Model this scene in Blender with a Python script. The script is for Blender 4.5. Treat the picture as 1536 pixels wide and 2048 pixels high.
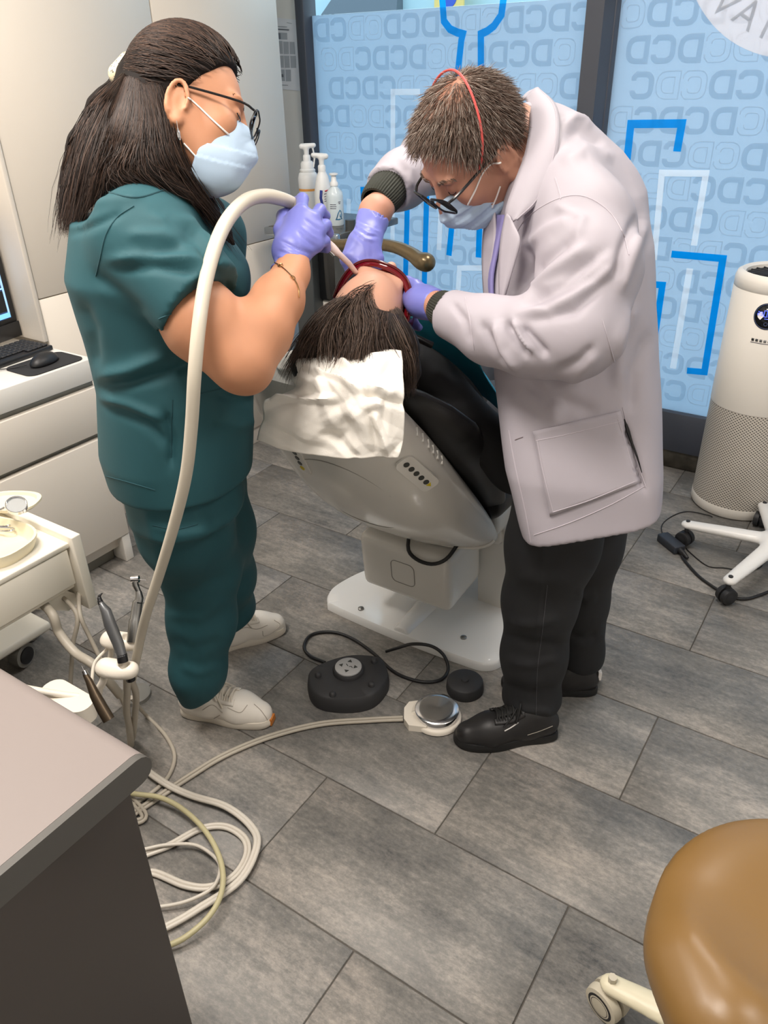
import bpy, bmesh, math, random
import numpy as np
from mathutils import Vector, Matrix
for _o in list(bpy.data.objects): bpy.data.objects.remove(_o, do_unlink=True)
scene = bpy.context.scene
COL = scene.collection

# ---------------------------------------------------------------- camera
CAM_H = 1.62; FPX = 1540.0
AZ, PITCH, ROLL = math.radians(33.9), math.radians(29.9), math.radians(1.3)
_fh = np.array([-math.sin(AZ), math.cos(AZ), 0.0])
FW = _fh*math.cos(PITCH) + np.array([0, 0, -math.sin(PITCH)])
_r0 = np.array([math.cos(AZ), math.sin(AZ), 0.0]); _u0 = np.cross(_r0, FW)
RT = _r0*math.cos(ROLL) - _u0*math.sin(ROLL)
UP = _u0*math.cos(ROLL) + _r0*math.sin(ROLL)
EYE = np.array([0, 0, CAM_H])
cam_d = bpy.data.cameras.new('camera'); cam = bpy.data.objects.new('camera', cam_d); COL.objects.link(cam)
M = Matrix(((RT[0], UP[0], -FW[0], 0), (RT[1], UP[1], -FW[1], 0), (RT[2], UP[2], -FW[2], CAM_H), (0, 0, 0, 1)))
cam.matrix_world = M
cam_d.sensor_fit = 'VERTICAL'; cam_d.sensor_height = 36.0; cam_d.lens = 36.0*FPX/2048.0
cam_d.clip_start = 0.02; cam_d.clip_end = 200
scene.camera = cam

# survey helpers: a sight line of the photograph met with a known depth or plane of the room
def _ray(x, y): return FW + RT*((x-768)/FPX) + UP*((1024-y)/FPX)
def at(x, y, d): return EYE + _ray(x, y)*d
def atz(x, y, z=0.0): r = _ray(x, y); return EYE + r*((z-CAM_H)/r[2])
def atx(x, y, X): r = _ray(x, y); return EYE + r*(X/r[0])
def aty(x, y, Y): r = _ray(x, y); return EYE + r*(Y/r[1])

# ---------------------------------------------------------------- world and exposure
scene.view_settings.view_transform = 'Standard'; scene.view_settings.look = 'None'
scene.view_settings.gamma = 1.0; scene.view_settings.use_curve_mapping = False
scene.view_settings.exposure = 0.38
wd = bpy.data.worlds.new('world'); scene.world = wd; wd.use_nodes = True
_bg = wd.node_tree.nodes['Background']; _bg.inputs['Color'].default_value = (0.62, 0.83, 1.0, 1); _bg.inputs['Strength'].default_value = 1.55

def area_light(name, loc, size, sizey, energy, color, rot=(0, 0, 0)):
    l = bpy.data.lights.new(name, 'AREA'); l.shape = 'RECTANGLE'; l.size = size; l.size_y = sizey; l.energy = energy; l.color = color
    o = bpy.data.objects.new(name, l); COL.objects.link(o); o.location = loc; o.rotation_euler = rot
    return o
CEIL = 2.75
LAMPS = [(-0.75, 0.40, 26), (-1.85, 0.60, 27), (-0.75, 2.25, 16), (0.95, 1.1, 14)]
for _i, (_x, _y, _e) in enumerate(LAMPS):
    area_light('ceiling_panel_light', (_x, _y, CEIL-0.075), 0.56, 0.56, _e, (1.0, 0.925, 0.85))

# ---------------------------------------------------------------- generic helpers
def tag(o, label=None, cat=None, group=None, kind=None):
    if label: o['label'] = label
    if cat: o['category'] = cat
    if group: o['group'] = group
    if kind: o['kind'] = kind
    return o
def link(name, me, mat=None, parent=None, smooth=False):
    o = bpy.data.objects.new(name, me); COL.objects.link(o)
    if mat is not None: me.materials.append(mat)
    if smooth: me.polygons.foreach_set('use_smooth', [True]*len(me.polygons))
    if parent is not None: o.parent = parent
    return o
def empty(name, loc=(0, 0, 0)):
    o = bpy.data.objects.new(name, None); COL.objects.link(o); o.location = loc; o.empty_display_size = 0.1
    return o
def thing(name, label, cat, group=None):
    return tag(empty(name), label, cat, group)

class MB:
    """collects shapes into one mesh (world coordinates)"""
    def __init__(s): s.v = []; s.f = []; s.sm = []
    def add(s, vs, fs, smooth=False):
        n = len(s.v); s.v += [tuple(map(float, p)) for p in vs]; s.f += [tuple(i+n for i in f) for f in fs]; s.sm += [smooth]*len(fs)
        return s
    def box(s, lo, hi, bev=0.0, seg=2, M=None):
        bm = bmesh.new(); bmesh.ops.create_cube(bm, size=1.0)
        lo = np.minimum(lo, hi)*1.0 if False else np.array(lo, float); hi = np.array(hi, float)
        for v in bm.verts: v.co = Vector(((lo+hi)/2 + np.array(v.co)*(hi-lo)))
        if bev > 0: bmesh.ops.bevel(bm, geom=list(bm.edges), offset=bev, segments=seg, profile=0.5, affect='EDGES')
        if M is not None: bmesh.ops.transform(bm, matrix=M, verts=bm.verts)
        s._bm(bm, bev > 0); return s
    def _bm(s, bm, smooth=False):
        bm.verts.index_update(); s.add([v.co[:] for v in bm.verts], [[v.index for v in f.verts] for f in bm.faces], smooth); bm.free()
    def tube(s, pts, r, n=8, cap=True, flat=None):
        """r: radius or list of radii"""
        pts = np.array(pts, float); m = len(pts)
        rs = np.full(m, r) if np.isscalar(r) else np.array(r, float)
        T = np.gradient(pts, axis=0); T /= np.linalg.norm(T, axis=1)[:, None]+1e-12
        a = np.array([0, 0, 1.0]) if abs(T[0][2]) < 0.9 else np.array([1.0, 0, 0])
        U = np.cross(T[0], a); U /= np.linalg.norm(U)
        vs = []
        for i in range(m):
            U = U - T[i]*np.dot(U, T[i]); U /= np.linalg.norm(U)+1e-12
            V = np.cross(T[i], U)
            for k in range(n):
                t = 2*math.pi*k/n
                vs.append(pts[i] + rs[i]*(U*math.cos(t) + V*math.sin(t)))
        fs = []
        for i in range(m-1):
            for k in range(n):
                fs.append((i*n+k, i*n+(k+1) % n, (i+1)*n+(k+1) % n, (i+1)*n+k))
        if cap: fs += [tuple(range(n))[::-1], tuple(range((m-1)*n, m*n))]
        s.add(vs, fs, True); return s
    def lathe(s, prof, base, axis=(0, 0, 1), n=32, cap=True):
        ax = np.array(axis, float); ax /= np.linalg.norm(ax)
        a = np.array([1.0, 0, 0]) if abs(ax[0]) < 0.9 else np.array([0, 1.0, 0])
        U = np.cross(ax, a); U /= np.linalg.norm(U); V = np.cross(ax, U); base = np.array(base, float)
        vs = []
        for r, h in prof:
            for k in range(n):
                t = 2*math.pi*k/n; vs.append(base + ax*h + r*(U*math.cos(t)+V*math.sin(t)))
        fs = []
        for i in range(len(prof)-1):
            for k in range(n): fs.append((i*n+k, i*n+(k+1) % n, (i+1)*n+(k+1) % n, (i+1)*n+k))
        if cap: fs += [tuple(range(n))[::-1], tuple(range((len(prof)-1)*n, len(prof)*n))]
        s.add(vs, fs, True); return s
    def prism(s, poly, vec, smooth=False):
        """poly: 3-D outline, extruded by vec"""
        n = len(poly); p = np.array(poly, float); q = p + np.array(vec, float)
        fs = [tuple(range(n))[::-1], tuple(range(n, 2*n))] + [(i, (i+1) % n, n+(i+1) % n, n+i) for i in range(n)]
        s.add(list(p)+list(q), fs, smooth); return s
    def grid(s, G, smooth=True, closed_u=False):
        G = np.array(G, float); a, b = G.shape[:2]
        fs = []
        for i in range(a-1+(1 if closed_u else 0)):
            for j in range(b-1): fs.append((i*b+j, ((i+1) % a)*b+j, ((i+1) % a)*b+j+1, i*b+j+1))
        s.add(G.reshape(-1, 3), fs, smooth); return s
    def mesh(s, name):
        me = bpy.data.meshes.new(name); me.from_pydata(s.v, [], s.f); me.polygons.foreach_set('use_smooth', s.sm)
        me.update(); return me
    def build(s, name, mat, parent=None, fix=True):
        me = s.mesh(name)
        if fix:
            bm = bmesh.new(); bm.from_mesh(me); bmesh.ops.recalc_face_normals(bm, faces=bm.faces); bm.to_mesh(me); bm.free()
        me.set_sharp_from_angle(angle=math.radians(48))
        return link(name, me, mat, parent)
def wn(o, angle=35):
    me = o.data
    try: me.set_sharp_from_angle(angle=math.radians(angle))
    except Exception: pass
    return o
def solidify(o, t, off=0.0):
    m = o.modifiers.new('thickness', 'SOLIDIFY'); m.thickness = t; m.offset = off; return o
def spline(pts, n=48, closed=False):
    """Catmull-Rom through points"""
    P = np.array(pts, float)
    if closed: P = np.vstack([P[-1], P, P[0], P[1]])
    else: P = np.vstack([2*P[0]-P[1], P, 2*P[-1]-P[-2]])
    k = len(P)-3; ts = np.linspace(0, k, n, endpoint=not closed); out = []
    for t in ts:
        i = min(int(t), k-1); u = t-i; a, b, c, d = P[i:i+4]
        out.append(0.5*((2*b)+(-a+c)*u+(2*a-5*b+4*c-d)*u*u+(-a+3*b-3*c+d)*u**3))
    return np.array(out)
def nrm(v): v = np.array(v, float); return v/np.linalg.norm(v)
def rot_to(z, x=None):
    """3x3 with columns (x, y, z)"""
    z = nrm(z); x = np.array(x if x is not None else ((1, 0, 0) if abs(z[0]) < .9 else (0, 1, 0)), float)
    x = nrm(x - z*np.dot(x, z)); return np.array([x, np.cross(z, x), z]).T
def M4(R3, loc):
    m = Matrix.Identity(4)
    for i in range(3):
        for j in range(3): m[i][j] = R3[i][j]
        m[i][3] = loc[i]
    return m
def rrect(cx, cy, w, h, r, n=6):
    out = []
    for sx, sy, a0 in ((1, 1, 0), (-1, 1, 90), (-1, -1, 180), (1, -1, 270)):
        for k in range(n+1):
            a = math.radians(a0+90*k/n); out.append((cx+sx*(w/2-r)+r*math.cos(a), cy+sy*(h/2-r)+r*math.sin(a)))
    return out

# ---------------------------------------------------------------- materials
def mat(name, col, rough=0.5, metal=0.0, spec=0.5, bump=None, var=None, sss=0.0, coat=0.0, sheen=0.0, trans=0.0, emit=None):
    m = bpy.data.materials.new(name); m.use_nodes = True; nt = m.node_tree; b = nt.nodes['Principled BSDF']
    b.inputs['Base Color'].default_value = (*col, 1); b.inputs['Roughness'].default_value = rough; b.inputs['Metallic'].default_value = metal
    b.inputs['Specular IOR Level'].default_value = spec
    if sss: b.inputs['Subsurface Weight'].default_value = sss; b.inputs['Subsurface Radius'].default_value = (0.012, 0.005, 0.003)
    if coat: b.inputs['Coat Weight'].default_value = coat; b.inputs['Coat Roughness'].default_value = 0.08
    if sheen: b.inputs['Sheen Weight'].default_value = sheen
    if trans: b.inputs['Transmission Weight'].default_value = trans
    if emit: b.inputs['Emission Color'].default_value = (*emit[0], 1); b.inputs['Emission Strength'].default_value = emit[1]
    tc = None
    if bump or var: tc = nt.nodes.new('ShaderNodeTexCoord')
    if var:   # (scale, amount, stretch)
        mp = nt.nodes.new('ShaderNodeMapping'); mp.inputs['Scale'].default_value = var[2] if len(var) > 2 else (1, 1, 1)
        nt.links.new(tc.outputs['Object'], mp.inputs['Vector'])
        n = nt.nodes.new('ShaderNodeTexNoise'); n.inputs['Scale'].default_value = var[0]; n.inputs['Detail'].default_value = 4
        nt.links.new(mp.outputs['Vector'], n.inputs['Vector'])
        mr = nt.nodes.new('ShaderNodeMapRange'); mr.inputs['From Min'].default_value = 0.3; mr.inputs['From Max'].default_value = 0.7
        mr.inputs['To Min'].default_value = 1-var[1]; mr.inputs['To Max'].default_value = 1+var[1]
        nt.links.new(n.outputs['Fac'], mr.inputs['Value'])
        mx = nt.nodes.new('ShaderNodeVectorMath'); mx.operation = 'SCALE'; mx.inputs[0].default_value = col
        nt.links.new(mr.outputs['Result'], mx.inputs['Scale']); nt.links.new(mx.outputs['Vector'], b.inputs['Base Color'])
    if bump:  # (scale, strength, distance)
        n2 = nt.nodes.new('ShaderNodeTexNoise'); n2.inputs['Scale'].default_value = bump[0]; n2.inputs['Detail'].default_value = 3
        nt.links.new(tc.outputs['Object'], n2.inputs['Vector'])
        bp = nt.nodes.new('ShaderNodeBump'); bp.inputs['Strength'].default_value = bump[1]; bp.inputs['Distance'].default_value = bump[2]
        nt.links.new(n2.outputs['Fac'], bp.inputs['Height']); nt.links.new(bp.outputs['Normal'], b.inputs['Normal'])
    return m
def srgb(r, g, b):
    f = lambda c: (c/255)/12.92 if c <= 10 else (((c/255)+0.055)/1.055)**2.4
    return (f(r), f(g), f(b))
def hair_mat(name, cols, rough=0.45, spec=0.5):
    m = mat(name, cols[0], rough, spec=spec); nt = m.node_tree; b = nt.nodes['Principled BSDF']
    g = nt.nodes.new('ShaderNodeNewGeometry'); cr = nt.nodes.new('ShaderNodeValToRGB')
    e = cr.color_ramp.elements
    while len(e) < len(cols): e.new(0.5)
    for i, c in enumerate(cols): e[i].position = i/(len(cols)-1); e[i].color = (*c, 1)
    nt.links.new(g.outputs['Random Per Island'], cr.inputs['Fac']); nt.links.new(cr.outputs['Color'], b.inputs['Base Color'])
    return m
# ---------------------------------------------------------------- implicit surfaces for bodies, cloth and moulded plastic
class Field:
    def __init__(s, lo, hi, res):
        s.lo = np.array(lo, float); s.res = res
        s.n = np.maximum(4, np.ceil((np.array(hi)-s.lo)/res).astype(int)+1)
        s.ax = [(s.lo[i]+res*np.arange(s.n[i])).astype(np.float32) for i in range(3)]
        s.f = np.full(tuple(s.n), 0.5, np.float32)
    def blk(s, lo, hi, m):
        sl = []
        for i in range(3):
            a = int(max(0, math.floor((lo[i]-m-s.lo[i])/s.res))); b = int(min(s.n[i], math.ceil((hi[i]+m-s.lo[i])/s.res)+1))
            if b <= a: return None
            sl.append(slice(a, b))
        return tuple(sl)
    def P(s, sl):
        return (s.ax[0][sl[0]][:, None, None], s.ax[1][sl[1]][None, :, None], s.ax[2][sl[2]][None, None, :])
    def _mix(s, sl, d, k, op):
        f = s.f[sl]
        if op == 'add':
            if k <= 0: s.f[sl] = np.minimum(f, d)
            else:
                h = np.maximum(k-np.abs(f-d), 0)/k; s.f[sl] = np.minimum(f, d)-h*h*k*0.25
        else:
            d = -d
            if k <= 0: s.f[sl] = np.maximum(f, d)
            else:
                h = np.maximum(k-np.abs(f-d), 0)/k; s.f[sl] = np.maximum(f, d)+h*h*k*0.25
    def cone(s, a, b, ra, rb, k=0.03, op='add', flat=None):
        """tapered capsule; flat=(axis, ratio) squashes the section along an axis"""
        a = np.array(a, float); b = np.array(b, float); R = max(ra, rb)
        sl = s.blk(np.minimum(a, b)-R, np.maximum(a, b)+R, 0.03+k)
        if sl is None: return s
        X, Y, Z = s.P(sl); ab = b-a; L2 = max(float(ab@ab), 1e-9)
        px, py, pz = X-a[0], Y-a[1], Z-a[2]
        t = np.clip((px*ab[0]+py*ab[1]+pz*ab[2])/L2, 0, 1)
        qx, qy, qz = px-t*ab[0], py-t*ab[1], pz-t*ab[2]
        d2 = qx*qx+qy*qy+qz*qz
        if flat is not None:
            u = nrm(flat[0]); pr = qx*u[0]+qy*u[1]+qz*u[2]; d2 = d2+pr*pr*(1/flat[1]**2-1)
            d = (np.sqrt(d2)-(ra+t*(rb-ra)))*(0.5+0.5*flat[1])
        else: d = np.sqrt(d2)-(ra+t*(rb-ra))
        s._mix(sl, d, k, op); return s
    def chain(s, pts, rs, k=0.03, op='add', flat=None):
        for i in range(len(pts)-1): s.cone(pts[i], pts[i+1], rs[i], rs[i+1], k, op, flat)
        return s
    def ell(s, c, r, R=None, k=0.03, op='add'):
        c = np.array(c, float); r = np.array(r, float); m = r.max()
        if R is None: R = np.eye(3)
        ext = np.abs(R)@r
        sl = s.blk(c-ext, c+ext, 0.03+k)
        if sl is None: return s
        X, Y, Z = s.P(sl); px, py, pz = X-c[0], Y-c[1], Z-c[2]
        q = [(px*R[0, i]+py*R[1, i]+pz*R[2, i]) for i in range(3)]
        k0 = np.sqrt(sum((q[i]/r[i])**2 for i in range(3)))+1e-6; k1 = np.sqrt(sum((q[i]/r[i]**2)**2 for i in range(3)))+1e-6
        s._mix(sl, k0*(k0-1)/k1, k, op); return s
    def box(s, c, h, R=None, rd=0.01, k=0.0, op='add'):
        c = np.array(c, float); h = np.array(h, float)
        if R is None: R = np.eye(3)
        ext = np.abs(R)@h; sl = s.blk(c-ext, c+ext, 0.03+k)
        if sl is None: return s
        X, Y, Z = s.P(sl); px, py, pz = X-c[0], Y-c[1], Z-c[2]
        q = [np.abs(px*R[0, i]+py*R[1, i]+pz*R[2, i])-(h[i]-rd) for i in range(3)]
        d = np.sqrt(sum(np.maximum(x, 0)**2 for x in q))+np.minimum(np.maximum(np.maximum(q[0], q[1]), q[2]), 0)-rd
        s._mix(sl, d, k, op); return s
    def plane(s, p, n, k=0.0):
        """keep the side the normal points away from"""
        n = nrm(n); X, Y, Z = s.P((slice(None),)*3)
        d = (X-p[0])*n[0]+(Y-p[1])*n[1]+(Z-p[2])*n[2]
        s._mix((slice(None),)*3, -d, k, 'sub'); return s
    def fun(s, g):
        X, Y, Z = s.P((slice(None),)*3); s.f = g(s.f, X, Y, Z).astype(np.float32); return s
    def mesh(s, disp=None, smooth=1):
        f = s.f; neg = f < 0
        c = neg.astype(np.int8); n0, n1, n2 = f.shape
        tot = sum(c[i:n0-1+i, j:n1-1+j, k:n2-1+k] for i in (0, 1) for j in (0, 1) for k in (0, 1))
        act = (tot > 0) & (tot < 8); idx = np.full(act.shape, -1, np.int64); cells = np.argwhere(act); idx[act] = np.arange(len(cells))
        cor = {}
        for i in (0, 1):
            for j in (0, 1):
                for k in (0, 1): cor[(i, j, k)] = f[cells[:, 0]+i, cells[:, 1]+j, cells[:, 2]+k]
        acc = np.zeros((len(cells), 3)); cnt = np.zeros(len(cells))
        for a in cor:
            for d in range(3):
                if a[d] == 0:
                    b = list(a); b[d] = 1; b = tuple(b); fa, fb = cor[a], cor[b]; x = (fa < 0) != (fb < 0)
                    t = np.where(x, fa/np.where(x, fa-fb, 1), 0); p = np.tile(np.array(a, float), (len(cells), 1)); p[:, d] = t
                    acc += p*x[:, None]; cnt += x
        V = (cells+acc/np.maximum(cnt, 1)[:, None])*s.res+s.lo
        F = []
        for d in range(3):
            e, g = [(1, 2), (2, 0), (0, 1)][d]
            sa = [slice(None)]*3; sb = [slice(None)]*3; sa[d] = slice(0, -1); sb[d] = slice(1, None)
            x = neg[tuple(sa)] != neg[tuple(sb)]
            w = np.argwhere(x); 
            ok = (w[:, e] > 0) & (w[:, g] > 0) & (w[:, e] < f.shape[e]-1) & (w[:, g] < f.shape[g]-1); w = w[ok]
            def cell(de, dg):
                q = w.copy(); q[:, e] += de; q[:, g] += dg; return idx[q[:, 0], q[:, 1], q[:, 2]]
            q = np.stack([cell(-1, -1), cell(0, -1), cell(0, 0), cell(-1, 0)], 1)
            fl = ~neg[w[:, 0], w[:, 1], w[:, 2]]; q[fl] = q[fl][:, ::-1]; F.append(q)
        F = np.concatenate(F); F = F[(F >= 0).all(1)]
        V = relax(V, F, smooth)
        if disp is not None:
            N = vnorm(V, F); V = V+N*disp(V, N)[:, None]
        return V, F
def vnorm(V, F):
    n = np.cross(V[F[:, 2]]-V[F[:, 0]], V[F[:, 3]]-V[F[:, 1]]); N = np.zeros_like(V)
    for i in range(4): np.add.at(N, F[:, i], n)
    return N/(np.linalg.norm(N, axis=1)[:, None]+1e-12)
def relax(V, F, it):
    for _ in range(it):
        A = np.zeros_like(V); c = np.zeros(len(V))
        for i in range(4):
            for j in (1, 3):
                np.add.at(A, F[:, i], V[F[:, (i+j) % 4]]); np.add.at(c, F[:, i], 1)
        V = 0.45*V+0.55*A/np.maximum(c, 1)[:, None]
    return V
def npmesh(name, V, F, m, parent=None):
    me = bpy.data.meshes.new(name); me.vertices.add(len(V)); me.vertices.foreach_set('co', np.asarray(V, np.float32).ravel())
    k = F.shape[1]; me.loops.add(F.size); me.loops.foreach_set('vertex_index', F.astype(np.int32).ravel())
    me.polygons.add(len(F)); me.polygons.foreach_set('loop_start', np.arange(0, F.size, k, dtype=np.int32))
    try: me.polygons.foreach_set('loop_total', np.full(len(F), k, dtype=np.int32))
    except Exception: pass
    me.update(calc_edges=True); me.validate()
    return link(name, me, m, parent, smooth=True)
def wav(V, seeds, n=5, f0=9.0, seed=0):
    """smooth pseudo-noise in [-1,1]"""
    rg = np.random.RandomState(seed); o = np.zeros(len(V))
    for i in range(n):
        d = rg.normal(size=3); d /= np.linalg.norm(d); fr = f0*(1.5**i); ph = rg.uniform(0, 6.28)
        o += np.sin(V@d*fr+ph+1.7*np.sin(V@rg.normal(size=3)*f0*0.6))/(1.3**i)
    return o/2.5
def folds(lines):
    """lines: (p0, p1, width, height) raised or sunk creases on a cloth surface, points in world space"""
    def g(V, N):
        o = np.zeros(len(V))
        for a, b, w, h in lines:
            a = np.array(a); b = np.array(b); ab = b-a; t = np.clip(((V-a)@ab)/(ab@ab), 0, 1)
            d = np.linalg.norm(V-(a+t[:, None]*ab), axis=1); o += h*np.exp(-(d/w)**2)*np.sin(np.pi*np.clip(t*0.9+0.05, 0, 1))**0.5
        return o
    return g
def strands(name, paths, r, m, parent, nside=3):
    """paths: array (n, k, 3) -> thin tapered strands in one mesh"""
    Pn = np.array(paths, float); n, k = Pn.shape[:2]
    T = np.gradient(Pn, axis=1); T /= np.linalg.norm(T, axis=2)[..., None]+1e-9
    ref = np.array([0.31, 0.52, 0.79]); U = np.cross(T, ref); U /= np.linalg.norm(U, axis=2)[..., None]+1e-9; W = np.cross(T, U)
    rr = (np.array(r) if not np.isscalar(r) else np.full(n, r))[:, None]*np.interp(np.linspace(0, 1, k), [0, 0.15, 0.7, 1], [0.7, 1, 0.85, 0.15])[None]
    V = np.zeros((n, k, nside, 3))
    for j in range(nside):
        a = 2*math.pi*j/nside; V[:, :, j] = Pn+rr[..., None]*(U*math.cos(a)+W*math.sin(a))
    base = np.arange(n*k*nside).reshape(n, k, nside); F = []
    for j in range(nside):
        j2 = (j+1) % nside
        F.append(np.stack([base[:, :-1, j], base[:, :-1, j2], base[:, 1:, j2], base[:, 1:, j]], -1).reshape(-1, 4))
    return npmesh(name, V.reshape(-1, 3), np.concatenate(F), m, parent)
# ---------------------------------------------------------------- materials of the room
m_wall = mat('painted wall', srgb(226, 222, 216), 0.7, bump=(60, 0.05, 0.002))
m_ceil = mat('ceiling paint', srgb(238, 236, 232), 0.8)
m_lam = mat('cream laminate', srgb(226, 217, 204), 0.38, var=(1.2, 0.012))
m_lamw = mat('white laminate', srgb(232, 228, 220), 0.35)
m_gap = mat('shadow gap metal', srgb(150, 148, 138), 0.4, 0.3)
m_frame = mat('anthracite frame', srgb(66, 70, 80), 0.45)
m_grout = mat('grout', srgb(92, 88, 82), 0.9)
m_blue = None

def tile_mat():
    m = mat('slate tile', srgb(120, 118, 112), 0.42); nt = m.node_tree; b = nt.nodes['Principled BSDF']; N = nt.nodes.new; L = nt.links.new
    tc = N('ShaderNodeTexCoord'); oi = N('ShaderNodeObjectInfo')
    off = N('ShaderNodeVectorMath'); off.operation = 'MULTIPLY_ADD'; off.inputs[1].default_value = (1, 1, 1)
    sc = N('ShaderNodeVectorMath'); sc.operation = 'SCALE'; sc.inputs[0].default_value = (37, 19, 11); L(oi.outputs['Random'], sc.inputs['Scale'])
    add = N('ShaderNodeVectorMath'); add.operation = 'ADD'; L(tc.outputs['Object'], add.inputs[0]); L(sc.outputs['Vector'], add.inputs[1])
    def noise(scale, stretch, det, rough=0.6):
        mp = N('ShaderNodeMapping'); mp.inputs['Scale'].default_value = stretch; L(add.outputs['Vector'], mp.inputs['Vector'])
        n = N('ShaderNodeTexNoise'); n.inputs['Scale'].default_value = scale; n.inputs['Detail'].default_value = det; n.inputs['Roughness'].default_value = rough
        L(mp.outputs['Vector'], n.inputs['Vector']); return n.outputs['Fac']
    big = noise(3.2, (1, 1.8, 1), 4); streak = noise(7, (1, 5, 1), 8, 0.75); spk = noise(60, (1, 1.5, 1), 6, 0.8)
    def mul(a, k):
        x = N('ShaderNodeMath'); x.operation = 'MULTIPLY'; L(a, x.inputs[0]); x.inputs[1].default_value = k; return x.outputs[0]
    def plus(a, c):
        x = N('ShaderNodeMath'); x.operation = 'ADD'; L(a, x.inputs[0]); L(c, x.inputs[1]); return x.outputs[0]
    s = plus(plus(mul(big, 0.36), mul(streak, 0.30)), mul(spk, 0.34))
    cr = N('ShaderNodeValToRGB'); e = cr.color_ramp.elements; e.new(0.5)
    e[0].position = 0.36; e[0].color = (*srgb(80, 80, 80), 1); e[1].position = 0.50; e[1].color = (*srgb(128, 125, 120), 1); e[2].position = 0.64; e[2].color = (*srgb(178, 169, 160), 1)
    L(s, cr.inputs['Fac']); L(cr.outputs['Color'], b.inputs['Base Color'])
    rr = N('ShaderNodeMapRange'); rr.inputs['To Min'].default_value = 0.34; rr.inputs['To Max'].default_value = 0.6; L(spk, rr.inputs['Value']); L(rr.outputs['Result'], b.inputs['Roughness'])
    bp = N('ShaderNodeBump'); bp.inputs['Strength'].default_value = 0.25; bp.inputs['Distance'].default_value = 0.003; L(spk, bp.inputs['Height']); L(bp.outputs['Normal'], b.inputs['Normal'])
    return m
m_tile = tile_mat()

XL, XR, YB, YW = -2.95, 1.9, -1.2, 3.40      # left wall, right wall, back wall, window wall
# floor: grout bed and single tiles laid in running bond
fl = tag(MB().box((XL, YB, -0.05), (XR, YW+0.1, -0.004)).build('floor', m_grout), kind='structure')
TW, TH, G = 0.672, 0.340, 0.0032
bm = MB().box((G/2, G/2, -0.012), (TW-G/2, TH-G/2, 0.0), 0.0015, 1); tile_me = bm.mesh('tile'); tile_me.materials.append(m_tile)
_ti = 0
r0 = int(math.floor((YB-0.745)/TH))-1
for r in range(r0, int((YW-0.745)/TH)+2):
    y = 0.745+r*TH; off = -0.257 if r % 2 == 0 else -0.602
    for c in range(-6, 6):
        x = off+c*TW
        x0, x1, y0, y1 = max(x, XL), min(x+TW, XR), max(y, YB), min(y+TH, YW+0.0)
        if x1-x0 < 0.03 or y1-y0 < 0.03: continue
        if x1-x0 > TW-0.01 and y1-y0 > TH-0.01: me = tile_me
        else:
            me = MB().box((G/2, G/2, -0.012), (x1-x0-G/2, y1-y0-G/2, 0.0), 0.0015, 1).mesh('tile'); me.materials.append(m_tile)
        o = bpy.data.objects.new('tile', me); COL.objects.link(o); o.parent = fl; o.location = (x0, y0, 0)
tag(MB().box((XL, YB, CEIL), (XR, YW+0.1, CEIL+0.1)).build('ceiling', m_ceil), kind='structure')
tag(MB().box((XL-0.1, YB-0.1, 0), (XL, YW+0.1, CEIL)).build('wall_left', m_wall), kind='structure')
tag(MB().box((XR, YB-0.1, 0), (XR+0.1, YW+0.1, CEIL)).build('wall_right', m_wall), kind='structure')
tag(MB().box((XL, YB-0.1, 0), (XR, YB, CEIL)).build('wall_back', m_wall), kind='structure')
tag(MB().box((XL, YW, 0), (-2.70, YW+0.1, CEIL)).build('wall_window_side', m_wall), kind='structure')
for i, (x, y, e) in enumerate(LAMPS):
    t = thing('ceiling_light', ['square ceiling light panel nearest the camera', 'square ceiling light panel above the desk', 'square ceiling light panel towards the window', 'square ceiling light panel on the right'][i], 'light', 'ceiling light panels')
    MB().box((x-0.31, y-0.31, CEIL-0.06), (x+0.31, y+0.31, CEIL-0.001), 0.004, 1).build('frame', m_lamw, t)
    MB().box((x-0.28, y-0.28, CEIL-0.068), (x+0.28, y+0.28, CEIL-0.06)).build('diffuser', mat('light diffuser', (0.9, 0.88, 0.84), 0.6, emit=((1, 0.9, 0.8), 2.0)), t)

# ---------------------------------------------------------------- window wall
FT = 1.845                                      # top edge of the frosted film
wl = tag(empty('window_1'), kind='structure')
fr = MB()
fr.box((-2.705, YW-0.03, 0.10), (-2.655, YW+0.07, CEIL), 0.003, 1)
fr.box((-1.262, YW-0.015, 0.10), (-1.165, YW+0.07, CEIL), 0.003, 1)
fr.box((-2.705, YW-0.0, 0.10), (XR, YW+0.07, 0.25), 0.003, 1)
fr.box((-2.705, YW-0.0, 2.60), (XR, YW+0.07, CEIL), 0.003, 1)
fr.box((0.38, YW-0.06, 0.10), (0.46, YW+0.07, CEIL), 0.003, 1)
fr.build('window_frame', m_frame, wl)
# projecting mullion post and sloping sill bead
ml = MB().prism([(-1.258, YW, 0.1), (-1.258, YW-0.085, 0.1), (-1.188, YW-0.085, 0.1), (-1.165, YW, 0.1)], (0, 0, CEIL-0.1)); ml.build('mullion', m_frame, wl)
sb = MB().prism([(-2.65, YW+0.0, 0.25), (-2.65, YW-0.035, 0.155), (-2.65, YW-0.035, 0.085), (-2.65, YW+0.0, 0.085)], (4.5, 0, 0)); sb.build('sill_bead', m_frame, wl)
m_kerb = mat('stone kerb', srgb(70, 66, 58), 0.5, var=(22, 0.5))
tag(MB().box((-2.7, YW-0.03, 0), (XR, YW+0.1, 0.088), 0.006, 2).build('trim_1', m_kerb), kind='structure')

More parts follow.
